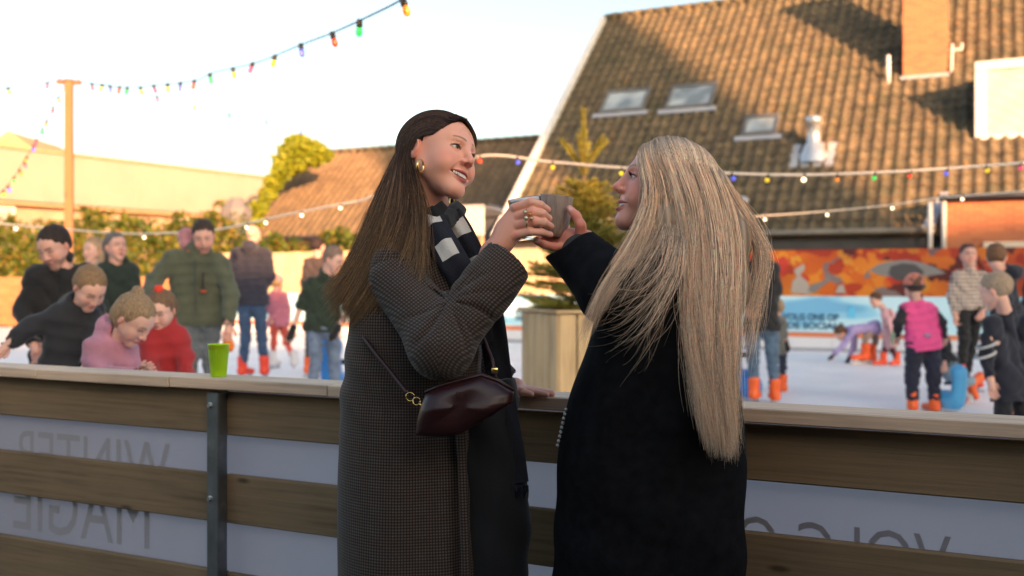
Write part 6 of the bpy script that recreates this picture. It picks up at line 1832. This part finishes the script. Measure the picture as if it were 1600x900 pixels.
mb = MB(); mb.tube([P(x, y, 2.099) for x, y in [(664, 613), (690, 602), (720, 594), (752, 586), (778, 595), (803, 610)]], [.003, .0045, .005, .005, .0045, .003], 8); mb.build("piping", m_leather, bg_, True)
sp_pts = [P(*p) for p in ((600, 420, 2.40), (556, 470, 2.45), (547, 488, 2.34), (562, 516, 2.255), (586, 551, 2.198), (612, 583, 2.165), (637, 614, 2.125))]
sp_pts = cr([v for v in sp_pts], 8); mb = MB()
for q in range(len(sp_pts) - 1): pass
mb.tube(sp_pts, .0048, 8); mb.build("strap", m_leather, bg_, True)
mb = MB(); mb.tube([P(*p) for p in ((775, 592, 2.10), (768, 560, 2.14), (752, 520, 2.17), (735, 480, 2.2))], .0045, 8); mb.build("strap", m_leather, bg_, True)
mb = MB()
def ringp(c, r, ax1, ax2, n=18): return [c + ax1 * math.cos(2 * math.pi * i / n) * r + ax2 * math.sin(2 * math.pi * i / n) * r for i in range(n + 1)]
XX = Vector((1, 0, 0))
mb.tube(ringp(P(641, 620, 2.12), .009, XX, UP), .0016, 6); mb.tube(ringp(P(651, 627, 2.11), .008, (XX + UP * .3).normalized(), (UP - XX * .3 + Vector((0, .3, 0))).normalized()), .0014, 6)
mb.tube([P(655, 630, 2.105), P(663, 636, 2.095)], .003, 6)
mb.bbox(P(773, 579, 2.095), XX * .007, Vector((0, .003, 0)), UP * .006, .001)
mb.build("buckle", m_gold, bg_, True)
mb = MB(); c = P(717, 617, 2.052)
for q in range(6): a = q * math.pi / 3; mb.bbox(c + XX * math.cos(a) * .006 + UP * math.sin(a) * .006, XX * .0018, Vector((0, .0012, 0)), UP * .0018, .0003)
mb.build("embossed_mark", m_leather, bg_)
# earrings and rings
er = Vector((.25, -.9, .0)).normalized(); e1 = Vector((.55, .83, .05)).normalized()
mb = MB()
for (c, r_) in ((P(657, 259, 2.243), .0150), (P(706, 318, 2.40), .0150)):
    mb = MB(); a1 = Vector((.42, .9, 0)).normalized()
    pts = [c + a1 * math.cos(w) * r_ * .9 + UP * math.sin(w) * r_ for w in [math.pi * .5 + 2 * math.pi * i / 24 for i in range(25)]]
    mb.tube(pts, [.0012 + .0022 * math.sin(math.pi * i / 24) for i in range(25)], 8); tag(mb.build("earring", m_gold, wb, True))
mb = MB()
for c, r_, in ((P(820.5, 331, 2.158), .0052), (P(822, 340.5, 2.153), .0056), (P(830.5, 341, 2.153), .0042), (P(828.5, 334.5, 2.156), .0030)):
    mb.lathe(c - Vector((0, -.002, 0)), [(0, -r_), (r_ * .6, -r_ * .8), (r_, -r_ * .1), (r_ * .8, r_ * .6), (0, r_ * .9)], 12, (0, -1, 0))
rg_ = mb.build("ring", m_gold, wb, True)
mb = MB()
for c, r_, in ((P(820.5, 331, 2.154), .0034), (P(822, 340.5, 2.149), .0038), (P(830.5, 341, 2.149), .0028)):
    mb.lathe(c, [(0, -r_), (r_ * .7, -r_ * .7), (r_, 0), (r_ * .7, r_ * .7), (0, r_)], 12, (0, -1, 0))
mb.build("stone", m_pearl, rg_, True)
for (px, py, d, r_) in ((822, 335, 2.172, .0114), (824, 349, 2.171, .0112)):
    c = P(px, py, d); a1 = Vector((.1, 0, 1)).normalized(); mb = MB(); mb.tube(ringp(c, r_, a1, Vector((0.1, 1, 0)).normalized()), .0013, 6); mb.build("ring", m_gold, wb, True)
# hair
hr = np.random.default_rng(3)
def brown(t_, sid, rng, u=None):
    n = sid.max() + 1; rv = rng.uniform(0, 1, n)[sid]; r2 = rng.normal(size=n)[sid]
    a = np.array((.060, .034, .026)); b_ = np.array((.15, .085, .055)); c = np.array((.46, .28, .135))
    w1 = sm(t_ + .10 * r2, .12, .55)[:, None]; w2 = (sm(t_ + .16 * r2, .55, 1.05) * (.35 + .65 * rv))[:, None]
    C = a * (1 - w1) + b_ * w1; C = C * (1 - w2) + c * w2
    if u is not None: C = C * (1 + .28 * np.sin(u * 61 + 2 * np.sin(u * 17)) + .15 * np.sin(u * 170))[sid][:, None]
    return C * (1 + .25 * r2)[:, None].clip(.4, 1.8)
def base_hair(M, chain, rs, k, name, root, mat, lo, hi, face_cut=True, h=.003):
    g = G(lo, hi, h); Mi = M.inverted()
    def lp(p): return M @ Vector(p)
    rot = M.to_3x3().normalized().to_euler(); s = M.to_scale()[0]
    g.ell(lp((0, -.020, .036)), (.0765 * s, .0915 * s, .0815 * s), rot=rot, k=0)
    g.chain([tuple(P(*p)) for p in chain], rs, k)
    return g, lp, rot, s
g, lp, rot, s_ = base_hair(MB_, [(662, 235, 2.33), (643, 282, 2.33), (612, 335, 2.32), (585, 395, 2.31), (560, 440, 2.31)], [.040, .032, .030, .024, .008], .03, "hair", wb, None, P(480, 540, 2.18) - Vector((0, 0, 0)), P(775, 160, 2.46))
# part of the face kept free
g.ell(lp((0, .098, -.034)), (.063 * s_, .064 * s_, .100 * s_), rot=rot, k=.006, sub=True)
g.ell(lp((.055, .050, -.030)), (.045 * s_, .052 * s_, .050 * s_), rot=rot, k=.006, sub=True)
g.ell(lp((.085, .018, -.030)), (.03 * s_, .034 * s_, .046 * s_), rot=rot, k=.006, sub=True)
g.ell(lp((.086, -.012, -.006)), (.022 * s_, .021 * s_, .033 * s_), rot=rot, k=.006, sub=True)
g.ell(lp((.03, .02, -.13)), (.055 * s_, .06 * s_, .07 * s_), rot=rot, k=.01, sub=True)

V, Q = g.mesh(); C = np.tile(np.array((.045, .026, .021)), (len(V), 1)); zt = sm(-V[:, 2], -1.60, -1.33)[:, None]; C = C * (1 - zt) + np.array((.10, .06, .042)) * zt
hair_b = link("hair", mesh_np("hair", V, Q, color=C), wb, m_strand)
def lw(*pts): return pts
HN = lambda p: tuple(p)
def Lp(M, p):       # head-local point -> (px,py,D)
    q = M @ Vector(p); return (800 + F * q.x / q.y, 440 - F * (q.z - CAMZ) / q.y, q.y)
mbp = lambda *p: Lp(MB_, p)
gu = [
 [mbp(-.035, .055, .095), mbp(-.03, 0, .122), mbp(-.02, -.06, .105), mbp(0, -.115, .05), (598, 285, 2.37), (575, 345, 2.37), (552, 405, 2.36), (528, 442, 2.34), (504, 456, 2.33)],
 [mbp(.0, .072, .090), mbp(.0, .01, .124), mbp(.01, -.055, .112), mbp(.02, -.108, .05), (604, 290, 2.31), (582, 350, 2.30), (556, 410, 2.29), (530, 452, 2.29), (506, 470, 2.29)],
 [mbp(.022, .070, .084), mbp(.032, .012, .114), mbp(.042, -.048, .095), mbp(.052, -.090, .03), (615, 300, 2.26), (596, 360, 2.25), (566, 420, 2.25), (538, 468, 2.26), (516, 492, 2.27)],
 [mbp(.042, .062, .068), mbp(.057, .015, .090), mbp(.066, -.038, .065), mbp(.066, -.07, 0), (628, 305, 2.245), (610, 370, 2.22), (582, 430, 2.22), (553, 478, 2.24), (532, 510, 2.26)],
 [mbp(.058, .048, .045), mbp(.073, .015, .058), mbp(.077, -.022, .040), mbp(.074, -.050, -.02), (640, 312, 2.245), (632, 372, 2.205), (604, 432, 2.195), (572, 480, 2.215), (548, 512, 2.25)],
 [mbp(.068, .030, .030), mbp(.079, .006, .038), mbp(.081, -.022, .022), mbp(.073, -.045, -.035), (652, 318, 2.25), (652, 370, 2.205), (640, 410, 2.185), (622, 448, 2.175), (600, 485, 2.175)],
]
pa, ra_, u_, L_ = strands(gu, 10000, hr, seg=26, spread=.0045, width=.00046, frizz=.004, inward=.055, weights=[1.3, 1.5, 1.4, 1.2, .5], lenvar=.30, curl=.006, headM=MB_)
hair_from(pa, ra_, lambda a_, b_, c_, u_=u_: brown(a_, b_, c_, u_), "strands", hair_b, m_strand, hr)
gu2 = [[mbp(.076, .0, .034), mbp(.080, -.030, .0), (648, 285, 2.27), (662, 322, 2.262), (668, 360, 2.225), (672, 400, 2.185), (676, 440, 2.17)],
       [mbp(.076, -.01, .030), mbp(.076, -.045, -.02), (650, 300, 2.27), (655, 345, 2.24), (650, 392, 2.19), (640, 440, 2.165), (628, 470, 2.155)]]
pa, ra_, u_, L_ = strands(gu2, 420, hr, seg=24, spread=.006, width=.0005, frizz=.005, inward=.02, lenvar=.45)
hair_from(pa, ra_, lambda a_, b_, c_, u_=u_: brown(a_, b_, c_, u_), "strands", hair_b, m_strand, hr)
gu4 = [[mbp(.004, .080, .082), mbp(-.022, .084, .066), mbp(-.046, .072, .045), mbp(-.066, .045, .02), mbp(-.078, .01, -.01)], [mbp(-.0, .070, .094), mbp(-.03, .072, .082), mbp(-.056, .055, .056), mbp(-.074, .022, .03), mbp(-.083, -.015, 0)],
       [mbp(-.0, .035, .114), mbp(-.035, .04, .10), mbp(-.062, .02, .07), mbp(-.082, -.01, .03), mbp(-.086, -.04, -.01)]]
pa, ra_, u_, L_ = strands(gu4, 1300, hr, seg=18, spread=.002, width=.0006, frizz=.002, inward=.0, lenvar=.1)
hair_from(pa, ra_, lambda a_, b_, c_, u_=u_: brown(a_, b_, c_, u_), "strands", hair_b, m_strand, hr)
gu3 = [[(700, 300, 2.42), (716, 322, 2.42), (727, 345, 2.42), (731, 372, 2.41), (727, 400, 2.40)], [(700, 305, 2.42), (706, 325, 2.43), (716, 352, 2.43), (720, 385, 2.42), (718, 420, 2.40)]]
pa, ra_, u_, L_ = strands(gu3, 500, hr, seg=16, spread=.004, width=.0006, frizz=.004, inward=.02)
hair_from(pa, ra_, lambda a_, b_, c_, u_=u_: brown(a_, b_, c_, u_), "strands", hair_b, m_strand, hr)

# ---------------------------------------------------------------- drinks
def tilt(deg): return Vector((math.sin(R(deg)), 0, math.cos(R(deg))))
m_gl, t, b = nt("drinking_glass", (1, 1, 1), .02); b.inputs["Transmission Weight"].default_value = 1; b.inputs["IOR"].default_value = 1.3
gc = P(828, 374, 2.245); gt = tilt(-8)
ge = empty("drinking_glass", gc, "clear glass of pale creamy drink held by the brown haired woman", "glass")
mb = MB(); mb.lathe(gc, [(0, 0), (.026, 0), (.031, .004), (.0355, .03), (.0375, .092), (.0368, .0935), (.0358, .092), (.0335, .03), (.029, .010), (0, .009)], 36, gt); mb.build("glass_body", m_gl, ge, True)
m_lq, _, _ = nt("creamy_drink", (.62, .50, .44), .35)
mb = MB(); mb.lathe(gc, [(0, .0105), (.0285, .011), (.0330, .031), (.0352, .080), (.0352, .082), (0, .083)], 32, gt); mb.build("drink", m_lq, ge, True)
m_fo, _, _ = nt("milk_foam", (.80, .74, .69), .7)
mb = MB(); mb.lathe(gc, [(0, .0835), (.0352, .0835), (.0354, .088), (.028, .091), (0, .0925)], 32, gt); mb.build("foam", m_fo, ge, True)
m_cup, t, b = nt("stoneware", (.30, .225, .19), .45); nn_ = noise(t, coords(t, 'Position', (60, 60, 8)), 3, 4); rr_ = ramp(t, nn_.outputs[0], [(.3, (.23, .17, .145)), (.7, (.36, .28, .24))]); t.links.new(rr_.outputs[0], b.inputs["Base Color"])
cc = P(863, 370, 2.30); ct = tilt(6)
mb = MB(); prof = [(0, 0), (.024, 0), (.0275, .003)]
V = []; n_ = 72; ce = empty("mug", cc, "taupe ribbed stoneware mug held by the blonde woman", "mug")
mb.lathe(cc, [(0, 0), (.024, 0), (.028, .004), (.0325, .018), (.0365, .05), (.0385, .092), (.038, .0945), (.0365, .093), (.034, .05), (.030, .02), (.022, .008), (0, .007)], 72, ct)
me = mb.mesh("mug_body", True)
for v in me.vertices:      # vertical ribs pressed into the outside
    q = v.co - cc; hgt = q.dot(ct); rad = q - ct * hgt
    if rad.length > .023 and hgt > .002:
        a = math.atan2(rad.x, -rad.y); v.co += rad.normalized() * (.0008 * math.sin(a * 18))
link("mug_body", me, ce, m_cup)
m_cho, _, _ = nt("cocoa", (.12, .06, .035), .3)
mb = MB(); mb.lathe(cc, [(0, .078), (.0355, .079), (0, .0795)], 32, ct); mb.build("drink", m_cho, ce)

# ---------------------------------------------------------------- blonde woman
wl = empty("person", (P(1020, 440, 2.2).x, 2.22, 0), "woman with very long blonde hair and black coat in profile holding a mug", "person")
LS = np.array((.78, .35, .26))
ML = hmat(P(1036, 298, 2.20), -87, -17, 2, .965)
hp_, ey_, th_ = hero_head(ML, .75, P(1040, 398, 2.24), .046, (-1, .05, -.02), LS, (.44, .10, .10), .5, (.25, .16, .10), (.10, .16, .20), .0017)
def h3(g):
    wr = P(914, 378, 2.275)
    g.cap(P(930, 392, 2.26), wr, .026, .0235, k=.01)
    g.ell(P(896, 374, 2.285), (.028, .020, .021), rot=(0, R(20), 0), k=.015)
    g.cap(wr, P(880, 383, 2.29), .022, .016, k=.015); g.cap(wr, P(886, 366, 2.30), .022, .015, k=.015)
    finger(g, [(908, 372, 2.262), (907, 352, 2.247), (900, 337, 2.248), (890, 326, 2.256)], [.0165, .0118, .0102, .0082], .006)
    finger(g, [(884, 356, 2.325), (868, 345, 2.352), (852, 345, 2.352), (842, 347, 2.34)], [.0105, .0095, .009, .0075])
    finger(g, [(882, 366, 2.315), (865, 360, 2.348), (850, 360, 2.348), (841, 361, 2.335)], [.0105, .0095, .009, .0075])
    finger(g, [(880, 376, 2.300), (862, 376, 2.310), (847, 372, 2.305), (838, 370, 2.30)], [.0115, .010, .009, .0078])
    finger(g, [(884, 386, 2.280), (866, 386, 2.270), (850, 382, 2.262), (838, 377, 2.262)], [.0115, .0098, .0088, .0074])
V, Q = mesh_hand(h3, P(822, 415, 2.21), P(950, 305, 2.40), .0018)
hcs = [(V, Q, hand_col(V, LS * np.array((1, .88, .88)), [(891, 326, 2.247), (839, 377, 2.253)], [(907, 352, 2.235), (866, 386, 2.26), (898, 336, 2.238)]))]
g = G((.12, 1.95, 0), (.55, 2.5, 1.48), .014)
cxx = P(1030, 0, 2.23).x
g.stack([(.90, cxx, 2.23, .13, .15), (1.10, cxx, 2.23, .105, .12), (1.30, cxx, 2.23, .10, .15), (1.40, cxx, 2.23, .06, .08)], k=.02)
g.cap(P(1010, 445, 2.10), P(958, 462, 2.10), .04, .034, k=.03); g.cap(P(958, 462, 2.10), P(920, 385, 2.265), .034, .024, k=.02)
for dd in (-.08, .09): g.cap((cxx, 2.23 + dd, .92), (cxx, 2.23 + dd, .1), .08, .045, k=.04)
V, Q = g.mesh(); hcs.append((V, Q, LS))
V, Q, C = join_vf(hp_ + hcs); link("body", mesh_np("body", V, Q, color=C), wl, m_skin)
for v, q, c in ey_: link("eye", mesh_np("eye", v, q, color=c), wl, m_eye)
link("teeth", th_, wl, m_teeth)
for s in (-1, 1):
    mb = MB()
    for k_ in range(17):
        e = -.95 + 1.9 * k_ / 16; x = (.0315 + .0138 * e) * s; yy = .0705 + .0145 * math.sqrt(max(0, 1 - e * e * .62)); zz = .0035 + .0048 * math.sqrt(max(0, 1 - e * e))
        mb.tube([(x, yy, zz), (x + s * .001, yy + .005, zz + .0008), (x + s * .002, yy + .0085, zz + .005)], [.0004, .0003, .0001], 4)
    me = mb.mesh("eyelashes"); me.transform(ML); tag(link("eyelashes", me, wl, m_lash), kind='stuff')
m_coatb = mat_noise("black_wool", [(.3, (.0045, .0045, .0055)), (.7, (.010, .010, .012))], 35, .98, bumpy=.5, bd=.003, kind='Position', Specular_IOR_Level=.12)
LD = 2.225
def secl(y, cx, rx, ry): return (yz(y, LD), P(cx, 0, LD).x, LD, rx, ry)
g = G((.02, 2.0, .30), (.60, 2.46, 1.46), .0060)
g.stack([secl(388, 1040, .06, .07), secl(408, 1036, .085, .11), secl(440, 1032, .125, .172), secl(500, 1032, .150, .185), (yz(560, LD), P(1028, 0, LD).x, LD, .168, .180), secl(600, 1024, .182, .178), secl(700, 1018, .203, .178), secl(745, 1014, .210, .180), secl(780, 1016, .206, .180), secl(900, 1014, .212, .19), secl(1080, 1014, .215, .20)], k=.02, pw=2.2)
g.chain([tuple(P(*p)) for p in ((1045, 438, 2.35), (1062, 560, 2.375), (1010, 640, 2.375))], [.062, .055, .05], .03)
g.disp(lambda x, y, z: .012 * (1 - np.abs(np.sin(x * 8.5 + .9 * np.sin(z * 3.1) + y * 3))) ** 2.2 * sm(-z, -1.2, -.9) + .006 * np.sin(x * 18 + 1.3 * np.sin(z * 6)) * np.sin(z * 4 + x * 6) + .004 * np.sin(x * 37 - z * 8) + .003 * np.sin(z * 26 + x * 20 + 2 * np.sin(z * 9)))
V, Q = g.mesh(); coatb = link("coat", mesh_np("coat", V, Q), wl, m_coatb)
g = G((.03, 1.96, 1.18), (.40, 2.36, 1.46), .0045)
sl = [P(1030, 436, 2.115), P(962, 456, 2.095), P(886, 378, 2.262)]
g.cap(sl[0], sl[1], .075, .073, k=.03); g.cap(sl[1], sl[2], .072, .0595, k=.03); c3 = (P(889, 380, 2.26) - sl[1]).normalized()
c3 = (c3 + Vector((.0, 0, .0))).normalized(); g.plane(P(889, 381, 2.258), (-.52, 0, .85)); g.cap(sl[2] - c3 * .045, sl[2] + c3 * .1, .053, .055, k=.003, sub=True)
e_ = np3(sl[1])
g.disp(lambda x, y, z: .0035 * np.sin(((x - e_[0]) * .7 - (z - e_[2]) * .6) * 80 + y * 30) * np.exp(-(((x - e_[0]) ** 2 + (z - e_[2]) ** 2) / .02)) + .002 * np.sin(x * 60 + z * 50))
V, Q = g.mesh(); link("sleeve", mesh_np("sleeve", V, Q), coatb, m_coatb)
m_knit = mat_cloth("grey_cuff", (.03, .032, .035), .9)
mb = MB(); cr_ = P(898, 386, 2.262); a1 = c3.cross(Vector((0, 1, 0))).normalized(); a2 = c3.cross(a1)
mb.tube([cr_ - c3 * .04 , cr_ - c3 * .004], [.040, .036], 20, caps=False); mb.build("inner_cuff", m_knit, coatb, True)
# hand bag chain hint: pale scarf edge on her front
mb = MB()
for k_ in range(9): a = P(884 - k_ * 1.6, 640 + k_ * 7, 2.20 + .004 * (k_ % 2)); mb.lathe(a, [(0, -.004), (.004, -.002), (.004, .002), (0, .004)], 8, (1, 0, 0))
mb.build("button_trim", m_sheet, coatb, True)
# hair
lr = np.random.default_rng(5)
def blonde(t_, sid, rng, u=None):
    n = sid.max() + 1; k_ = rng.integers(0, 6, n); rv = rng.normal(size=n)[sid]
    pal = np.array([(.56, .43, .32), (.68, .54, .41), (.44, .32, .23), (.78, .64, .50), (.27, .19, .14), (.66, .47, .32)]) * 1.75
    C = pal[k_][sid]; w = sm(-t_, -.22, 0)[:, None] * .45; C = C * (1 - w) + np.array((.20, .145, .115)) * w
    w2 = sm(t_, .6, 1.0)[:, None] * .25; C = C * (1 - w2) + np.array((.66, .49, .34)) * w2
    if u is not None: C = C * (1 + .26 * np.sin(u * 71 + 2 * np.sin(u * 23)) + .16 * np.sin(u * 190))[sid][:, None]
    return C * (1 + .12 * rv)[:, None].clip(.5, 1.5)
g = G(P(900, 740, 1.98), P(1235, 190, 2.45) + Vector((0, 0, 0)), .0042)
lpL = lambda p: ML @ Vector(p); rot = ML.to_3x3().normalized().to_euler(); s_ = ML.to_scale()[0]
g.ell(lpL((0, -.020, .036)), (.0785 * s_, .0955 * s_, .083 * s_), rot=rot, k=0)
g.chain([tuple(P(*p)) for p in ((1075, 290, 2.20), (1085, 350, 2.18), (1090, 430, 2.13), (1095, 520, 2.10), (1108, 620, 2.06))], [.065, .070, .068, .045, .008], .03)
g.chain([tuple(P(*p)) for p in ((1040, 300, 2.16), (1038, 350, 2.13), (1030, 395, 2.10))], [.050, .040, .012], .03)
g.chain([tuple(P(*p)) for p in ((1110, 300, 2.22), (1135, 370, 2.20), (1140, 450, 2.17), (1138, 560, 2.12))], [.05, .05, .04, .01], .03)
g.ell(lpL((0, .100, -.034)), (.085 * s_, .066 * s_, .096 * s_), rot=rot, k=.008, sub=True)
g.ell(lpL((0, .060, -.115)), (.10 * s_, .055 * s_, .06 * s_), rot=rot, k=.008, sub=True)

V, Q = g.mesh(); ph_ = np.sin(V[:, 0] * 400 + 5 * np.sin(V[:, 2] * 8)); C = np.array((.50, .37, .27)) * (1 + .35 * ph_)[:, None]
hair_l = link("hair", mesh_np("hair", V, Q, color=C), wl, m_strand)
mlp = lambda *p: Lp(ML, p)
part = [mlp(-.012, .072, .086), mlp(-.010, .052, .106), mlp(-.008, .02, .120), mlp(-.006, -.015, .126), mlp(-.004, -.05, .119), mlp(-.0, -.085, .098)]
gu = [
 [part[0], (993, 236, 2.15), (1001, 262, 2.115), (1014, 292, 2.10), (1006, 330, 2.09), (984, 376, 2.06), (955, 425, 2.02), (932, 470, 2.01), (916, 512, 2.01), (905, 550, 2.02)],
 [part[0], (1003, 236, 2.14), (1018, 268, 2.105), (1028, 305, 2.10), (1018, 350, 2.09), (992, 400, 2.05), (964, 436, 2.01), (944, 466, 2.00), (930, 492, 2.00)],
 [part[1], (1022, 238, 2.135), (1040, 275, 2.105), (1048, 325, 2.10), (1035, 375, 2.08), (1016, 415, 2.03), (1000, 445, 2.0), (985, 475, 1.995)],
]
pa, ra_, u_, L_ = strands(gu, 1500, lr, seg=30, spread=.0034, width=.00042, frizz=.004, inward=.02, weights=[1.8, .5], lenvar=.5, curl=.006, headM=ML)
hair_from(pa, ra_, lambda a_, b_, c_, u_=u_: blonde(a_, b_, c_, u_), "strands", hair_l, m_strand, lr)
gu = [
 [part[1], (1030, 240, 2.13), (1050, 285, 2.10), (1064, 340, 2.09), (1072, 410, 2.05), (1074, 480, 2.015), (1082, 560, 2.00), (1096, 640, 1.995), (1104, 690, 2.0)],
 [part[2], (1052, 240, 2.13), (1078, 290, 2.10), (1088, 350, 2.085), (1092, 420, 2.05), (1092, 500, 2.02), (1100, 590, 2.01), (1112, 660, 2.0), (1118, 712, 2.0)],
 [part[3], (1078, 238, 2.14), (1104, 290, 2.11), (1116, 350, 2.095), (1120, 430, 2.06), (1118, 520, 2.03), (1124, 600, 2.02), (1134, 670, 2.01), (1138, 718, 2.0)],
 [part[4], (1100, 240, 2.16), (1126, 290, 2.14), (1138, 345, 2.12), (1138, 420, 2.09), (1134, 500, 2.06), (1136, 590, 2.04), (1141, 660, 2.03), (1146, 716, 2.02)],
 [part[5], (1118, 255, 2.20), (1136, 300, 2.19), (1153, 345, 2.17), (1160, 400, 2.14), (1156, 470, 2.11), (1148, 550, 2.08), (1147, 630, 2.05), (1147, 700, 2.04)],
]
pa, ra_, u_, L_ = strands(gu, 11000, lr, seg=32, spread=.0052, width=.00044, frizz=.005, inward=.075, weights=[1.1, 1.3, 1.3, 1.1], lenvar=.45, curl=.008, headM=ML)
hair_from(pa, ra_, lambda a_, b_, c_, u_=u_: blonde(a_, b_, c_, u_), "strands", hair_l, m_strand, lr)
gu = [[part[5], (1120, 262, 2.22), (1148, 305, 2.22), (1178, 345, 2.21), (1197, 375, 2.2), (1192, 410, 2.18), (1184, 450, 2.16), (1176, 520, 2.13), (1168, 600, 2.1)],
      [part[4], (1110, 252, 2.18), (1140, 310, 2.17), (1165, 350, 2.16), (1188, 372, 2.15), (1206, 384, 2.14), (1200, 420, 2.13), (1182, 470, 2.12), (1172, 560, 2.1)]]
pa, ra_, u_, L_ = strands(gu, 420, lr, seg=30, spread=.008, width=.00040, frizz=.010, inward=.05, lenvar=.6)
hair_from(pa, ra_, lambda a_, b_, c_, u_=u_: blonde(a_, b_, c_, u_), "strands", hair_l, m_strand, lr)
gu = [[(1040, 350, 2.07), (1020, 420, 2.01), (985, 452, 1.985), (950, 462, 1.98), (925, 458, 1.99)], [(1060, 360, 2.06), (1050, 430, 1.99), (1020, 480, 1.975), (980, 515, 1.97), (930, 520, 1.985)],
      [(1070, 380, 2.05), (1060, 450, 1.99), (1040, 500, 1.98), (1010, 560, 1.99), (1000, 600, 2.0)]]
pa, ra_, u_, L_ = strands(gu, 150, lr, seg=26, spread=.012, width=.00036, frizz=.012, inward=.01, lenvar=.6)
hair_from(pa, ra_, lambda a_, b_, c_, u_=u_: blonde(a_, b_, c_, u_), "strands", hair_l, m_strand, lr)

# ---------------------------------------------------------------- unseen timber canopy, added to cut skylight on the barrier front
cn = empty("shade_canopy", (0, -3, 0), "unseen dark timber canopy behind and above the viewer, added to shade the foreground", "canopy")
m_can = mat_wood("canopy_wood", (.16, .11, .07), (.09, .06, .04), (1, 0, 0), .5, False)
for k_ in range(22):
    mb = MB(); mb.bbox((0, -1.3 - .25 * k_, 2.75 + .012 * k_), (7, 0, 0), (0, .118, 0), (0, 0, .012), .002); mb.build("roof_board", m_can, cn)
for x in (-6.8, -2.3, 2.3, 6.8):
    for y_ in (-1.3, -6.5):
        mb = MB(); mb.bbox((x, y_, 1.36), (.05, 0, 0), (0, .05, 0), (0, 0, 1.36), .004); mb.build("post", m_can, cn)
for k_ in range(14):
    mb = MB(); mb.bbox((0, -6.6, .12 + .2 * k_), (7, 0, 0), (0, .012, 0), (0, 0, .096), .002); mb.build("wall_board", m_can, cn)
